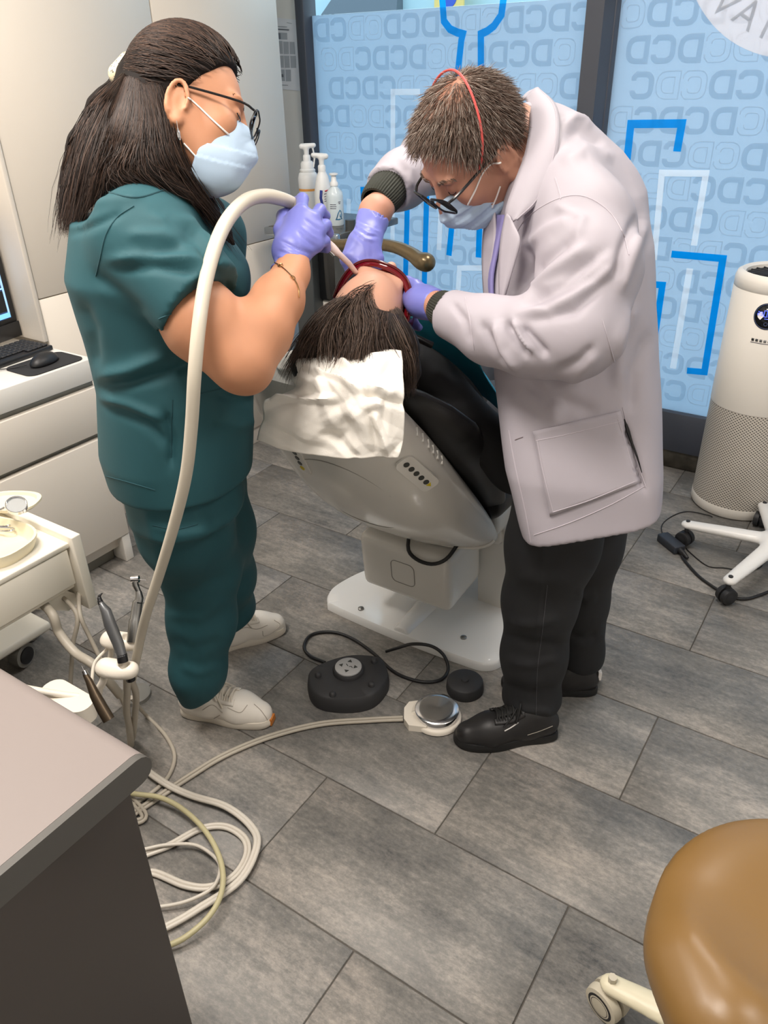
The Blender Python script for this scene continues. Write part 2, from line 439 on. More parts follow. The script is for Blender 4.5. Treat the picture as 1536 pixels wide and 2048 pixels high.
def film_mat(name, tr, df):
    m = bpy.data.materials.new(name); m.use_nodes = True; nt = m.node_tree; nt.nodes.clear(); N = nt.nodes.new; L = nt.links.new
    o = N('ShaderNodeOutputMaterial'); a = N('ShaderNodeAddShader'); t = N('ShaderNodeBsdfTranslucent'); d = N('ShaderNodeBsdfDiffuse')
    t.inputs['Color'].default_value = (*tr, 1); d.inputs['Color'].default_value = (*df, 1)
    mx = N('ShaderNodeMixShader'); g = N('ShaderNodeBsdfGlossy'); g.inputs['Roughness'].default_value = 0.25; fz = N('ShaderNodeFresnel'); fz.inputs['IOR'].default_value = 1.35
    L(t.outputs[0], a.inputs[0]); L(d.outputs[0], a.inputs[1]); L(fz.outputs[0], mx.inputs[0]); L(a.outputs[0], mx.inputs[1]); L(g.outputs[0], mx.inputs[2]); L(mx.outputs[0], o.inputs['Surface'])
    return m
m_film = film_mat('frosted film', (0.62, 0.74, 0.83), (0.14, 0.15, 0.17))
m_print = film_mat('film print grey', (0.87, 0.885, 0.90), (0.02, 0.02, 0.02))
m_blue = film_mat('blue vinyl', (0.0, 0.36, 0.78), (0.0, 0.12, 0.3))
m_white = film_mat('white vinyl', (0.95, 0.95, 0.93), (0.36, 0.35, 0.33))
m_disc = film_mat('white sticker', (0.92, 0.80, 0.74), (0.34, 0.31, 0.30))
m_disct = film_mat('sticker grey lettering', (0.90, 0.90, 0.91), (0.02, 0.02, 0.02))
m_glass = mat('window glass', (0.92, 0.98, 0.98), 0.0, spec=0.5, trans=1.0); m_glass.node_tree.nodes['Principled BSDF'].inputs['IOR'].default_value = 1.01
PY = YW+0.035
for i, (x0, x1) in enumerate(((-2.66, -1.26), (-1.18, 0.40), (0.44, XR))):
    MB().box((x0, PY, FT+0.001), (x1, PY+0.008, 2.61)).build('glass_pane', m_glass, wl)
    MB().box((x0, PY, 0.245), (x1, PY+0.004, FT if i == 0 else 2.05)).build('frosted_pane', m_film, wl)
    if i: pass

# film lettering: rows of rounded C and D outlines printed on the frosted panes
def stroke2d(pts, w, closed=False):
    """ribbon polygon strip along a 2-D polyline -> verts, faces"""
    P = np.array(pts, float); n = len(P); vs = []; fs = []
    for i in range(n):
        a = P[i-1] if (i > 0 or closed) else P[i]; c = P[(i+1) % n] if (i < n-1 or closed) else P[i]
        d0 = P[i]-a; d1 = c-P[i]
        d0 = d0/np.linalg.norm(d0) if np.linalg.norm(d0) > 1e-9 else None; d1 = d1/np.linalg.norm(d1) if np.linalg.norm(d1) > 1e-9 else None
        if d0 is None: d0 = d1
        if d1 is None: d1 = d0
        t = d0+d1; t /= np.linalg.norm(t); nn = np.array([-t[1], t[0]]); k = 1/max(0.5, abs(np.dot(nn, np.array([-d0[1], d0[0]]))))
        vs += [P[i]+nn*w/2*k, P[i]-nn*w/2*k]
    m = n if closed else n-1
    for i in range(m): j = (i+1) % n; fs.append((2*i, 2*i+1, 2*j+1, 2*j))
    return vs, fs
def wallpoly(mb, pts, w, y, closed=False, th=0.0006):
    vs, fs = stroke2d(pts, w, closed); n = len(vs)
    mb.add([(p[0], y-th, p[1]) for p in vs], fs)
def glyph(kind, cx, cz, w, h):
    r = 0.33*min(w, h); c = []
    if kind == 'D':    # read from inside the room: the bow points left
        for a in (90, 120, 150, 180): c.append((cx-w/2+r*1.25+r*1.25*math.cos(math.radians(a)), cz+h/2-r*1.25+r*1.25*math.sin(math.radians(a))))
        for a in (180, 210, 240, 270): c.append((cx-w/2+r*1.25+r*1.25*math.cos(math.radians(a)), cz-h/2+r*1.25+r*1.25*math.sin(math.radians(a))))
        c += [(cx+w/2, cz-h/2), (cx+w/2, cz+h/2)]; return c, True
    c = [(cx-w/2, cz+h*0.22), (cx-w/2, cz+h/2-r*.5), (cx-w/2+r*.5, cz+h/2)]
    for a in (90, 60, 30, 0): c.append((cx+w/2-r+r*math.cos(math.radians(a)), cz+h/2-r+r*math.sin(math.radians(a))))
    for a in (0, -30, -60, -90): c.append((cx+w/2-r+r*math.cos(math.radians(a)), cz-h/2+r+r*math.sin(math.radians(a))))
    c += [(cx-w/2+r*.5, cz-h/2), (cx-w/2, cz-h/2+r*.5), (cx-w/2, cz-h*0.22)]
    return c, False
pr = MB(); rg = random.Random(4)
PITX, PITZ = 0.099, 0.120
for row in range(15):
    z = 1.785-row*PITZ
    if z < 0.30: break
    for col in range(56):
        x = -2.60+col*PITX+(row % 3)*0.035
        if not (-2.62 < x < -1.30 or -1.13 < x < 0.35): continue
        st = (col+row*2) % 6; kd = 'D' if (col+row) % 2 == 0 else 'C'
        pts, cl = glyph(kd, x, z, 0.070, 0.076)
        if st in (0, 1, 4, 5): wallpoly(pr, pts, 0.020, PY-0.0005, cl)
        else:
            p1, cl1 = glyph(kd, x, z, 0.088, 0.094); wallpoly(pr, p1, 0.0042, PY-0.0005, cl1)
            p2, cl2 = glyph(kd, x, z, 0.048, 0.054); wallpoly(pr, p2, 0.0036, PY-0.0005, cl2)
tag(pr.build('letter_print', m_print, wl, fix=False), 'rows of faint grey rounded letters printed on the frosted film', kind='stuff')
# vinyl line drawings (implant and block outlines)
def vinyl(px, m, name, w=0.026, arc=None):
    q = [aty(x, y, PY-0.0012) for x, y in px]; mb = MB(); wallpoly(mb, [(p[0], p[2]) for p in q], w, PY-0.0014, False, 0.001)
    return mb.build(name, m, wl, fix=False)
vinyl([(882, -60), (885, 0), (888, 42), (900, 58), (915, 65), (926, 68), (923, 80), (917, 135), (906, 430), (898, 511)], m_blue, 'blue_line', 0.030)
vinyl([(1012, -60), (1007, 0), (1003, 30), (988, 52), (975, 62), (962, 68), (962, 80), (962, 135), (960, 430), (957, 515)], m_blue, 'blue_line', 0.030)
vinyl([(760, 380), (726, 380), (730, 480), (734, 560), (736, 640)], m_blue, 'blue_line', 0.030)
vinyl([(815, 380), (814, 450), (811, 560), (808, 690)], m_blue, 'blue_line', 0.030)
vinyl([(854, 370), (852, 450), (849, 560), (846, 700)], m_blue, 'blue_line', 0.030)
vinyl([(840, 184), (786, 184), (786, 300), (785, 510)], m_white, 'white_line', 0.025)
vinyl([(884, 380), (881, 440), (878, 500)], m_white, 'white_line', 0.025)
vinyl([(965, 536), (919, 536), (917, 570), (914, 620)], m_white, 'white_line', 0.025)
vinyl([(698, 398), (696, 470)], m_white, 'white_line', 0.025)
vinyl([(1253, 330), (1262, 248), (1364, 247), (1354, 303)], m_blue, 'blue_line', 0.030)
vinyl([(1308, 520), (1324, 346), (1412, 347), (1388, 491)], m_white, 'white_line', 0.024)
vinyl([(1270, 566), (1325, 570), (1300, 740)], m_blue, 'blue_line', 0.028)
vinyl([(1343, 508), (1446, 517), (1409, 744), (1374, 741)], m_blue, 'blue_line', 0.028)
vinyl([(1380, 537), (1346, 737)], m_white, 'white_line', 0.026)
# round sticker with lettering at the upper right
def circ3(p, q, r):
    ax, ay = p; bx, by = q; cx, cy = r; d = 2*(ax*(by-cy)+bx*(cy-ay)+cx*(ay-by))
    ux = ((ax*ax+ay*ay)*(by-cy)+(bx*bx+by*by)*(cy-ay)+(cx*cx+cy*cy)*(ay-by))/d; uy = ((ax*ax+ay*ay)*(cx-bx)+(bx*bx+by*by)*(ax-cx)+(cx*cx+cy*cy)*(bx-ax))/d
    return ux, uy, math.hypot(ax-ux, ay-uy)
q3 = [aty(x, y, PY-0.001) for x, y in ((1393, 0), (1450, 73), (1536, 113))]
ccx, ccz, crr = circ3(*[(p[0], p[2]) for p in q3])
MB().add([(ccx+crr*math.cos(a), PY-.0022, ccz+crr*math.sin(a)) for a in np.linspace(0, 2*math.pi, 96, False)], [tuple(range(96))]).build('round_sticker', m_disc, wl)
def letter(ch, px, size, ang, m, parent, y, name='letter', sx=1.0):
    cu = bpy.data.curves.new('letter', 'FONT'); cu.body = ch; cu.size = size; cu.align_x = 'CENTER'; cu.align_y = 'CENTER'; cu.extrude = 0.0
    o = bpy.data.objects.new('tmp', cu); COL.objects.link(o); dg = bpy.context.evaluated_depsgraph_get(); me = bpy.data.meshes.new_from_object(o.evaluated_get(dg))
    bpy.data.objects.remove(o); p = aty(px[0], px[1], y)
    R = Matrix.Rotation(ang, 4, 'Y') @ Matrix.Rotation(math.pi/2, 4, 'X') @ Matrix.Diagonal((sx, 1, 1, 1)); me.transform(Matrix.Translation(Vector(p)) @ R)
    return link(name, me, m, parent)
for ch, px in (('V', (1448, 8)), ('A', (1494, 30)), ('I', (1533, 52))):
    p = aty(px[0], px[1], PY); ang = math.atan2(ccx-p[0], ccz-p[2])
    letter(ch, px, 0.125, ang, m_disct, wl, PY-0.0035)
# outdoors, seen through the clear strip above the film
m_pave = mat('pavement', srgb(150, 152, 150), 0.9)
tag(MB().box((-14, YW+0.2, -0.3), (12, 30, -0.15)).build('ground_outside', m_pave), kind='structure')
ob = thing('house', 'dark roofed building seen through the clear strip above the window film', 'building')
MB().box((-7.7, 10.0, -0.15), (-4.6, 13.0, 2.75)).build('wall', mat('far facade', srgb(190, 215, 222), 0.8), ob)
MB().prism([(-7.75, 9.8, 1.98), (-6.25, 9.8, 1.98), (-6.25, 9.9, 2.62), (-7.1, 9.9, 2.62)], (0, 3.2, 0)).build('roof', mat('far slate roof', srgb(112, 120, 128), 0.8), ob)
sg = thing('shop_sign', 'small coloured sign seen at the top of the window beside the blue line', 'sign')
MB().box((-5.62, 9.7, 1.7), (-5.22, 9.75, 2.7), 0.01, 1).build('panel', mat('sign yellow', srgb(240, 205, 120), 0.6), sg)
MB().lathe([(0.12, 0), (0.12, 0.02)], (-5.42, 9.69, 2.36), (0, 1, 0), 20).build('emblem', mat('sign blue', srgb(60, 90, 190), 0.6), sg)
tr = thing('street_tree', 'bare branched tree beyond the window film at the top left', 'tree')
mb = MB(); rg = random.Random(8)
def branch(p, d, l, r, lev):
    q = p+d*l; mb.tube([p, (p+q)/2+np.array([rg.uniform(-.03, .03)]*3)*l, q], [r, r*.85, r*.65], 6)
    if lev:
        for _ in range(3): branch(q, nrm(d+np.array([rg.uniform(-.8, .8), rg.uniform(-.5, .5), rg.uniform(-.3, .6)])), l*rg.uniform(.55, .8), r*.6, lev-1)
branch(np.array([-7.7, 8.6, -0.15]), np.array([0, 0, 1.0]), 1.5, 0.05, 5)
mb.build('branches', mat('bark', srgb(110, 110, 105), 0.9), tr)
# notice taped to the wall beside the window
nt = thing('wall_notice', 'white printed notice with rows of grey pictures taped beside the window', 'notice')
def wq(pxs, y): return [aty(x, y_, y) for x, y_ in pxs]
def quad(mb, c, y): p = wq(c, y); mb.prism(p, (0, -0.0008, 0))
m_paper = mat('notice paper', srgb(226, 226, 230), 0.8); m_pgrey = mat('notice print grey', srgb(168, 172, 178), 0.8); m_pdark = mat('notice print dark', srgb(105, 110, 118), 0.8)
p = wq([(540, 34), (594, 40), (606, 182), (553, 178)], YW-0.001); MB().prism(p, (0, -0.001, 0)).build('sheet', m_paper, nt)
S = lambda x, y: (540+x/10.24, y/10.24)
for c, m in [([(155, 540), (350, 548), (350, 556), (155, 548)], m_pdark), ([(155, 585), (390, 600), (390, 625), (155, 610)], m_pdark), ([(165, 665), (350, 672), (356, 812), (172, 805)], m_pgrey),
    ([(175, 835), (255, 840), (268, 1105), (190, 1100)], m_pgrey), ([(272, 850), (382, 855), (388, 1108), (284, 1108)], m_pgrey), ([(400, 855), (500, 860), (516, 1112), (408, 1110)], m_pgrey),
    ([(200, 1140), (280, 1140), (288, 1385), (215, 1385)], m_pgrey), ([(290, 1140), (396, 1142), (406, 1388), (304, 1388)], m_pgrey), ([(415, 1140), (525, 1145), (536, 1390), (430, 1390)], m_pgrey),
    ([(222, 1425), (300, 1425), (308, 1660), (234, 1655)], m_pgrey), ([(318, 1425), (425, 1425), (432, 1665), (328, 1665)], m_pgrey), ([(240, 1735), (370, 1742), (370, 1750), (240, 1745)], m_pdark),
    ([(170, 680), (215, 682), (222, 800), (178, 800)], m_pdark), ([(235, 1520), (270, 1520), (280, 1580), (240, 1580)], m_pdark), ([(345, 455), (450, 480), (450, 490), (345, 470)], m_pgrey)]:
    mb = MB(); quad(mb, [S(*k) for k in c], YW-0.0022 if m is m_pgrey else YW-0.003); mb.build('print', m, nt)
# ---------------------------------------------------------------- cabinets, desk, counter
def bx(name, lo, hi, m, par=None, bev=0.003, seg=2): return MB().box(lo, hi, bev, seg).build(name, m, par)
tc = thing('tall_cabinet', 'cream full height cabinet behind the woman in green scrubs', 'cabinet')
bx('carcass', (XL+0.002, 1.582, 0.0), (-2.512, 2.985, CEIL-0.01), m_lam, tc)
bx('side_panel', (XL+0.002, 1.562, 0.802), (-2.485, 1.58, CEIL-0.012), m_lam, tc)
ZS = 0.948
for (y0, y1) in ((1.584, 2.284), (2.289, 2.983)):
    bx('door', (-2.51, y0, ZS+0.002), (-2.49, y1, CEIL-0.012), m_lam, tc, 0.0015, 1)
    bx('door', (-2.51, y0, 0.09), (-2.49, y1, ZS-0.002), m_lam, tc, 0.0015, 1)
bx('plinth', (-2.511, 1.59, 0.0), (-2.505, 2.97, 0.085), m_lam, tc)
dk = thing('desk_cabinet', 'white desk with wide drawers below, holding keyboard and monitor', 'desk')
bx('desktop', (XL+0.002, -0.35, 0.724), (-2.2, 1.544, 0.80), m_lamw, dk)
bx('carcass', (XL+0.002, -0.34, 0.06), (-2.235, 1.54, 0.722), m_lam, dk)
bx('grip_strip', (-2.236, -0.33, 0.70), (-2.222, 1.538, 0.723), m_gap, dk, 0.001, 1)
bx('grip_strip', (-2.236, -0.33, 0.521), (-2.222, 1.538, 0.541), m_gap, dk, 0.001, 1)
for y0, y1 in ((-0.33, 0.30), (0.304, 1.54)):
    bx('drawer', (-2.232, y0, 0.539), (-2.2, y1, 0.702), m_lam, dk); bx('drawer', (-2.232, y0, 0.115), (-2.2, y1, 0.519), m_lam, dk)
bx('plinth', (-2.30, -0.33, 0.0), (-2.27, 1.50, 0.114), m_gap, dk)
bx('end_panel', (-2.30, 1.505, 0.0), (-2.205, 1.542, 0.114), m_lamw, dk)
# monitor, keyboard, mouse, mat
m_blk = mat('black plastic', srgb(28, 28, 30), 0.45); m_blk2 = mat('key plastic', srgb(42, 42, 44), 0.5)
m_scr = mat('screen picture', srgb(40, 44, 52), 0.2); 
mo = thing('monitor', 'black computer monitor on the desk at the left edge', 'monitor')
Rm = rot_to((0, 0, 1), (0.985, 0.17, 0)); MMo = M4(Rm, (-2.575, 1.285, 0))
MB().box((-0.02, -0.28, 0.865), (0.02, 0.27, 1.23), 0.006, 2, MMo).build('housing', m_blk, mo)
MB().box((0.02, -0.28, 0.815), (0.026, 0.27, 0.868), 0.002, 1, MMo).build('lower_bezel', m_blk, mo)
scp = MB().box((0.0195, -0.26, 0.885), (0.0215, 0.245, 1.21), 0, 1, MMo).build('screen', mat('lit screen', srgb(30, 34, 44), 0.25, emit=(srgb(60, 100, 160), 0.35)), mo)
for lo, hi, c, e in (((0.0217, -0.25, 0.888), (0.0222, 0.243, 0.905), srgb(120, 190, 235), 0.7), ((0.0217, -0.25, 0.985), (0.0222, 0.243, 0.99), srgb(150, 190, 230), 0.8), ((0.0217, -0.25, 0.91), (0.0222, 0.235, 0.98), srgb(20, 22, 28), 0.1), ((0.0217, 0.05, 1.0), (0.0222, 0.235, 1.12), srgb(120, 150, 190), 0.5), ((0.0217, 0.235, 0.905), (0.0222, 0.243, 1.2), srgb(150, 190, 230), 0.7)):
    MB().box(lo, hi, 0, 1, MMo).build('window', mat('screen window', c, 0.3, emit=(c, e)), scp)
MB().box((-0.04, -0.06, 0.80), (-0.01, 0.06, 0.95), 0.004, 1, MMo).box((-0.12, -0.11, 0.8005), (0.1, 0.11, 0.812), 0.004, 1, MMo).build('stand', m_blk, mo)
kb = thing('keyboard', 'black keyboard beneath the monitor on the desk', 'keyboard')
Rk = rot_to((0, 0, 1), (0.995, 0.08, 0)); MK = M4(Rk, (-2.445, 1.28, 0.806))
MB().box((-0.07, -0.24, -0.005), (0.075, 0.245, 0.012), 0.004, 2, MK).build('body', m_blk, kb)
for i in range(6):
    for j in range(22):
        if j in (14, 18) or (i == 5 and 3 < j < 9): continue
        MB().box((-0.062+i*0.0215, 0.235-j*0.0212-0.019, 0.012), (-0.062+i*0.0215+0.0185, 0.235-j*0.0212, 0.018), 0.002, 1, MK).build('key', m_blk2, kb)
pad = tag(MB().prism([tuple(np.array((-2.285, 1.42, 0.8005))+np.array((x, y, 0))) for x, y in rrect(0, 0, 0.15, 0.21, 0.03)], (0, 0, 0.003)).build('mouse_pad', mat('mouse pad cloth', srgb(40, 40, 42), 0.8)), 'black mouse pad with rounded corners on the desk edge', 'mouse pad')
ms = thing('mouse', 'black computer mouse lying on the mouse pad', 'mouse')
F_ = Field((-2.37, 1.33, 0.79), (-2.20, 1.51, 0.87), 0.004)
F_.ell((-2.285, 1.42, 0.806), (0.033, 0.058, 0.034), rot_to((0, 0, 1), (0.97, 0.24, 0)), 0).plane((0, 0, 0.8045), (0, 0, -1), 0.004)
npmesh('body', *F_.mesh(), m_blk, ms)
MB().tube(spline([(-2.30, 1.365, 0.812), (-2.33, 1.33, 0.806), (-2.36, 1.29, 0.8055), (-2.39, 1.20, 0.8055)], 16), 0.0018, 6).build('cable', m_blk, ms)
# foreground counter with a bullnose edge
m_ctop = mat('counter top laminate', srgb(136, 126, 122), 0.5, bump=(90, 0.03, 0.001)); m_cbody = mat('counter body', srgb(70, 64, 60), 0.5)
cn = thing('counter', 'dark grey counter with pale rounded worktop in the near left corner', 'counter')
prof = [(-0.7, 0.80)] + [(0.43+0.023*math.sin(a), 0.777+0.023*math.cos(a)) for a in np.linspace(0, math.pi, 9)] + [(-0.7, 0.754)]
wt = MB().prism([(-0.722, y, z) for y, z in prof], (-1.15, 0, 0)).build('worktop', m_ctop, cn); 
MB().prism([(-0.7215, y, z) for y, z in prof], (0.0115, 0, 0)).build('edge_band', mat('worktop edge band', srgb(86, 84, 80), 0.5), cn)
bx('body', (-1.86, -0.7, 0.0), (-0.735, 0.425, 0.7535), m_cbody, cn)

# ---------------------------------------------------------------- instrument cart
m_cart = mat('cart white', srgb(240, 234, 220), 0.4); m_hose = mat('grey hose', srgb(176, 168, 154), 0.45); m_hosel = mat('pale hose', srgb(205, 198, 186), 0.4)
m_chr = mat('chrome', srgb(215, 215, 218), 0.12, 1.0); m_steel = mat('brushed steel', srgb(150, 150, 148), 0.3, 1.0); m_tray = mat('cream tray', srgb(240, 230, 200), 0.4)
ct = thing('instrument_cart', 'white wheeled instrument cart with end panel beside the desk', 'cart')
bx('end_panel', (-2.08, 0.93, 0.395), (-1.57, 0.957, 0.617), m_cart, ct)
bx('top_shelf', (-2.08, 0.50, 0.585), (-1.585, 0.929, 0.6), m_cart, ct)
bx('drawer', (-1.60, 0.505, 0.478), (-1.587, 0.922, 0.583), m_cart, ct)
bx('body', (-2.07, 0.505, 0.46), (-1.602, 0.925, 0.584), m_cart, ct)
bx('rail', (-2.08, 0.9, 0.617), (-1.96, 0.957, 0.63), m_cart, ct)
MB().prism([(-1.62, 0.90, 0.46), (-1.62, 0.956, 0.40), (-1.62, 0.90, 0.39), (-1.62, 0.80, 0.46)], (-0.3, 0, 0)).build('bracket', m_cart, ct)
bx('base', (-2.14, 0.47, 0.085), (-1.985, 1.035, 0.115), m_cart, ct, 0.01); bx('column', (-2.10, 0.58, 0.115), (-2.0, 0.86, 0.46), m_cart, ct, 0.01)
m_wheel = mat('castor grey', srgb(130, 128, 122), 0.5)
for cx, cy in ((-2.11, 1.025), (-2.015, 0.93), (-2.11, 0.5), (-2.015, 0.56)):
    w_ = MB().lathe([(0.02, -0.02), (0.04, -0.018), (0.04, 0.018), (0.02, 0.02)], (cx, cy, 0.042), (1, 0.3, 0), 20).build('castor', m_wheel, ct); MB().lathe([(0.028, -0.023), (0.028, 0.023)], (cx, cy, 0.042), (1, 0.3, 0), 20).build('tyre', m_blk, w_)
# trays and bits on the cart
def oval_tray(name, label, c, a, b, h, m, rz=0.0):
    t = thing(name, label, 'tray'); R = rot_to((0, 0, 1), (math.cos(rz), math.sin(rz), 0)); out = []
    prof = [(0.0, 0.004), (0.80, 0.004), (0.86, 0.012), (0.95, h), (1.0, h), (1.0, h-0.006), (0.9, 0.0), (0.0, 0.0)]
    G = []
    for k in range(40):
        an = 2*math.pi*k/40; G.append([np.array(c)+R@np.array([a*r*math.copysign(abs(math.cos(an))**0.75, math.cos(an)), b*r*math.copysign(abs(math.sin(an))**0.75, math.sin(an)), z]) for r, z in prof])
    MB().grid(G, True, True).build('body', m, t); return t
oval_tray('instrument_tray', 'deep cream tray holding metal instruments on the cart', (-1.74, 0.80, 0.6005), 0.135, 0.095, 0.035, m_tray, 0.2)
oval_tray('instrument_tray', 'flat cream oval tray overhanging the far end of the cart', (-1.86, 0.957, 0.6175), 0.080, 0.055, 0.012, m_tray, 0.5)
mr = thing('dental_mirror', 'round chrome rimmed mirror with a thin handle propped over the tray', 'mirror')
mc = at(33, 1011, 1.95); dn = nrm((0.45, -0.15, 0.85))
MB().lathe([(0.024, -0.006), (0.026, -0.006), (0.026, 0.006), (0.024, 0.006), (0.024, -0.006)], mc, dn, 32, False).build('rim', m_chr, mr)
MB().lathe([(0.0235, -0.001), (0.0235, 0.001)], mc, dn, 32).build('glass', mat('mirror glass', srgb(235, 238, 238), 0.05, 0.6), mr)
MB().tube([mc+np.array([-.02, -.02, -.002]), (mc+np.array((-1.82, 0.76, 0.645)))/2, (-1.84, 0.73, 0.637)], 0.0035, 8).build('handle', m_chr, mr)
for i, (px, lab) in enumerate([((8, 1052), 'small chrome loop instrument in the cream tray'), ((14, 1062), 'chrome tweezers lying in the cream tray')]):
    tl = thing('hand_instrument', lab, 'instrument', 'instruments in the tray'); p = atz(px[0], px[1], 0.615)
    MB().tube(spline([p+np.array([-.10, -.05, .012]), p+np.array([-.04, -.01, .004]), p+np.array([0.01, 0.012, 0.006]), p+np.array([0.022, 0.0, 0.008]), p+np.array([0.0, -0.012, .006]), p+np.array([-.05, -.02, 0.004])], 24), 0.0022, 6).build('shank', m_chr, tl)
# handpiece holders on white arms in front of the cart
m_cream = mat('holder cream plastic', srgb(236, 228, 214), 0.4)
hr = thing('handpiece_rack', 'cream handpiece rack reaching out from the instrument cart', 'rack')
def holder(px, D, ang=0.35, s=1.0):
    c = at(px[0], px[1], D); R = rot_to((0, 0, 1), (math.cos(ang), math.sin(ang), 0)); F_ = Field(c-0.09, c+0.09, 0.0035)
    F_.cone(c+R@np.array([-.030, 0, 0])*s, c+R@np.array([.030, 0, 0])*s, 0.021*s, 0.021*s, 0.0, flat=((0, 0, 1), 0.9)).ell(c+R@np.array([-.005, -.008, -.004]), np.array([.045, .02, .015])*s, R, 0.01)
    F_.cone(c+R@np.array([.02, 0, .05]), c+R@np.array([.02, 0, 0.012]), 0.0125, 0.0125, 0.002, 'sub'); V, Fa = F_.mesh()
    o = npmesh('holder', V, Fa, m_cream, hr); return c, R, o
cA, RA, _ = holder((235, 1336), 1.74); cB, RB, _ = holder((243, 1280), 1.82)
def armtube(pts, r, name='arm', m=None): return MB().tube(spline(pts, 24), r, 10).build(name, m or m_cream, hr)
armtube([cA+np.array([-.02, -.02, -.01]), at(200, 1372, 1.76), at(175, 1395, 1.8), (-1.5, .62, .43), (-1.606, .7, .47)], 0.008)
armtube([cB+np.array([-.03, -.01, -.01]), at(222, 1310, 1.86), at(205, 1370, 1.86), at(180, 1400, 1.86)], 0.007)
armtube([at(215, 1297, 1.84), at(190, 1325, 1.83), at(184, 1360, 1.82), at(182, 1400, 1.82)], 0.004)
hb = at(172, 1385, 1.80); MB().prism([hb+np.array((x, y, 0)) for x, y in rrect(-0.03, -0.03, 0.15, 0.06, 0.028)], (0, 0, -0.045)).build('block', m_cream, hr)
# the handpieces
def handpiece(label, pts, rs, m, tip=None, cols=None):
    t = thing('handpiece', label, 'handpiece', 'handpieces in the rack')
    n = len(pts); MB().tube(pts, rs, 16).build('body', m, t); return t
t = handpiece('grey ultrasonic scaler with a black hooked tip in the front holder', [at(244, 1313, 1.72), at(236, 1286, 1.72), at(220, 1248, 1.715), at(212, 1222, 1.71), at(202, 1207, 1.71)], [0.0115, 0.0125, 0.0135, 0.0115, 0.0065], mat('scaler grey', srgb(120, 122, 124), 0.35, 0.6))
MB().tube([at(246, 1324, 1.722), at(243, 1308, 1.72)], 0.0118, 16).build('cuff', m_blk, t); MB().lathe([(0.0068, 0), (0.0068, 0.004)], at(202, 1208, 1.71), nrm(at(198, 1198, 1.71)-at(202, 1208, 1.71)), 14).build('ring', m_chr, t)
MB().tube(spline([at(201, 1205, 1.71), at(199, 1198, 1.71), at(199, 1192, 1.71), at(205, 1186, 1.71)], 12), [0.006]*3+[0.005]*3+[0.0035]*3+[0.002]*2+[0.001], 8).build('tip', m_blk, t)
MB().tube([at(258, 1344, 1.74), at(262, 1360, 1.75)], 0.0105, 12).build('tail_cap', m_blk, t)
t = handpiece('steel contra-angle handpiece with a thin bur in the rear holder', [at(266, 1283, 1.80), at(270, 1240, 1.80), at(271, 1238, 1.80), at(275, 1205, 1.80), at(277, 1204, 1.80)], [0.0145, 0.014, 0.0125, 0.0115, 0.011], m_steel)
MB().tube([at(277, 1203, 1.80), at(279, 1196, 1.8), at(277, 1182, 1.8)], [0.0105, 0.0095, 0.007], 12).build('neck', m_steel, t); MB().tube([at(277, 1183, 1.80), at(271, 1170, 1.80), at(270, 1163, 1.80)], [0.006, 0.0075, 0.0075], 12).build('head_neck', m_steel, t)
MB().tube([at(263, 1159, 1.80), at(278, 1158, 1.80)], 0.0085, 14).build('head', m_chr, t); MB().tube([at(278, 1159, 1.80), at(293, 1160, 1.80)], 0.0012, 6).build('bur', m_chr, t)
t = handpiece('bronze tapered handpiece with a needle tip in front of the cart', [at(218, 1440, 1.62), at(205, 1418, 1.62), at(190, 1390, 1.62), at(178, 1362, 1.62), at(170, 1348, 1.62)], [0.0125, 0.0125, 0.011, 0.0075, 0.0055], mat('bronze metal', srgb(104, 90, 74), 0.35, 0.8))
MB().tube([at(171, 1349, 1.62), at(168, 1341, 1.62)], [0.0065, 0.005], 12).build('collar', m_chr, t); MB().tube([at(168, 1342, 1.62), at(163, 1332, 1.62)], 0.001, 6).build('needle', m_chr, t)
# hoses
def hose(name, label, pts, r, m, cat='hose', n=100, group=None, twin=None):
    t = MB(); P_ = spline(pts, n); t.tube(P_, r, 10)
    if twin is not None:
        T = np.gradient(P_, axis=0); S_ = np.cross(T, (0, 0, 1)); S_ /= np.linalg.norm(S_, axis=1)[:, None]; t = MB().tube(P_+S_*twin, r, 10).tube(P_-S_*twin, r, 10)
    return tag(t.build(name, m), label, cat, group)
zf = lambda x, y, r: atz(x, y, r)
hose('cart_hose', 'thick grey hose drooping from under the cart to the handpiece rack', [(-1.72, 0.86, 0.45), at(102, 1225, 1.95), at(118, 1265, 1.96), at(150, 1305, 1.95), at(185, 1328, 1.92), at(215, 1360, 1.95), at(240, 1390, 2.0)], 0.012, m_hose)
hose('cart_hose', 'thin grey hose hanging straight down in front of the cart', [(-1.69, 0.90, 0.45), at(152, 1225, 2.0), at(146, 1290, 2.02), at(142, 1350, 2.05), at(138, 1420, 2.1)], 0.006, m_hose)
hose('cart_hose', 'thin grey hose slanting from the cart behind the rack', [(-1.62, 0.945, 0.44), at(160, 1228, 2.0), at(180, 1275, 2.02), at(215, 1345, 2.05), at(245, 1400, 2.1), at(262, 1450, 2.2)], 0.006, m_hose)
hose('drain_hose', 'grey hose dropping from the front holder to the floor', [at(254, 1350, 1.77), at(254, 1380, 1.82), at(253, 1420, 1.9), at(258, 1450, 2.0), zf(262, 1490, 0.012)], 0.009, m_hose)
hose('drain_hose', 'grey hose beside it curving down behind the counter corner', [at(262, 1358, 1.8), at(272, 1390, 1.86), at(270, 1430, 1.95), zf(264, 1480, 0.012), zf(240, 1530, 0.012)], 0.008, m_hose)
hose('drain_hose', 'thin grey hose looping on the floor beside the white sneaker', [at(262, 1395, 1.95), zf(290, 1428, 0.02), zf(330, 1470, 0.006), zf(349, 1512, 0.006), zf(335, 1555, 0.006), zf(300, 1588, 0.006), zf(250, 1620, 0.006)], 0.0055, m_hose)
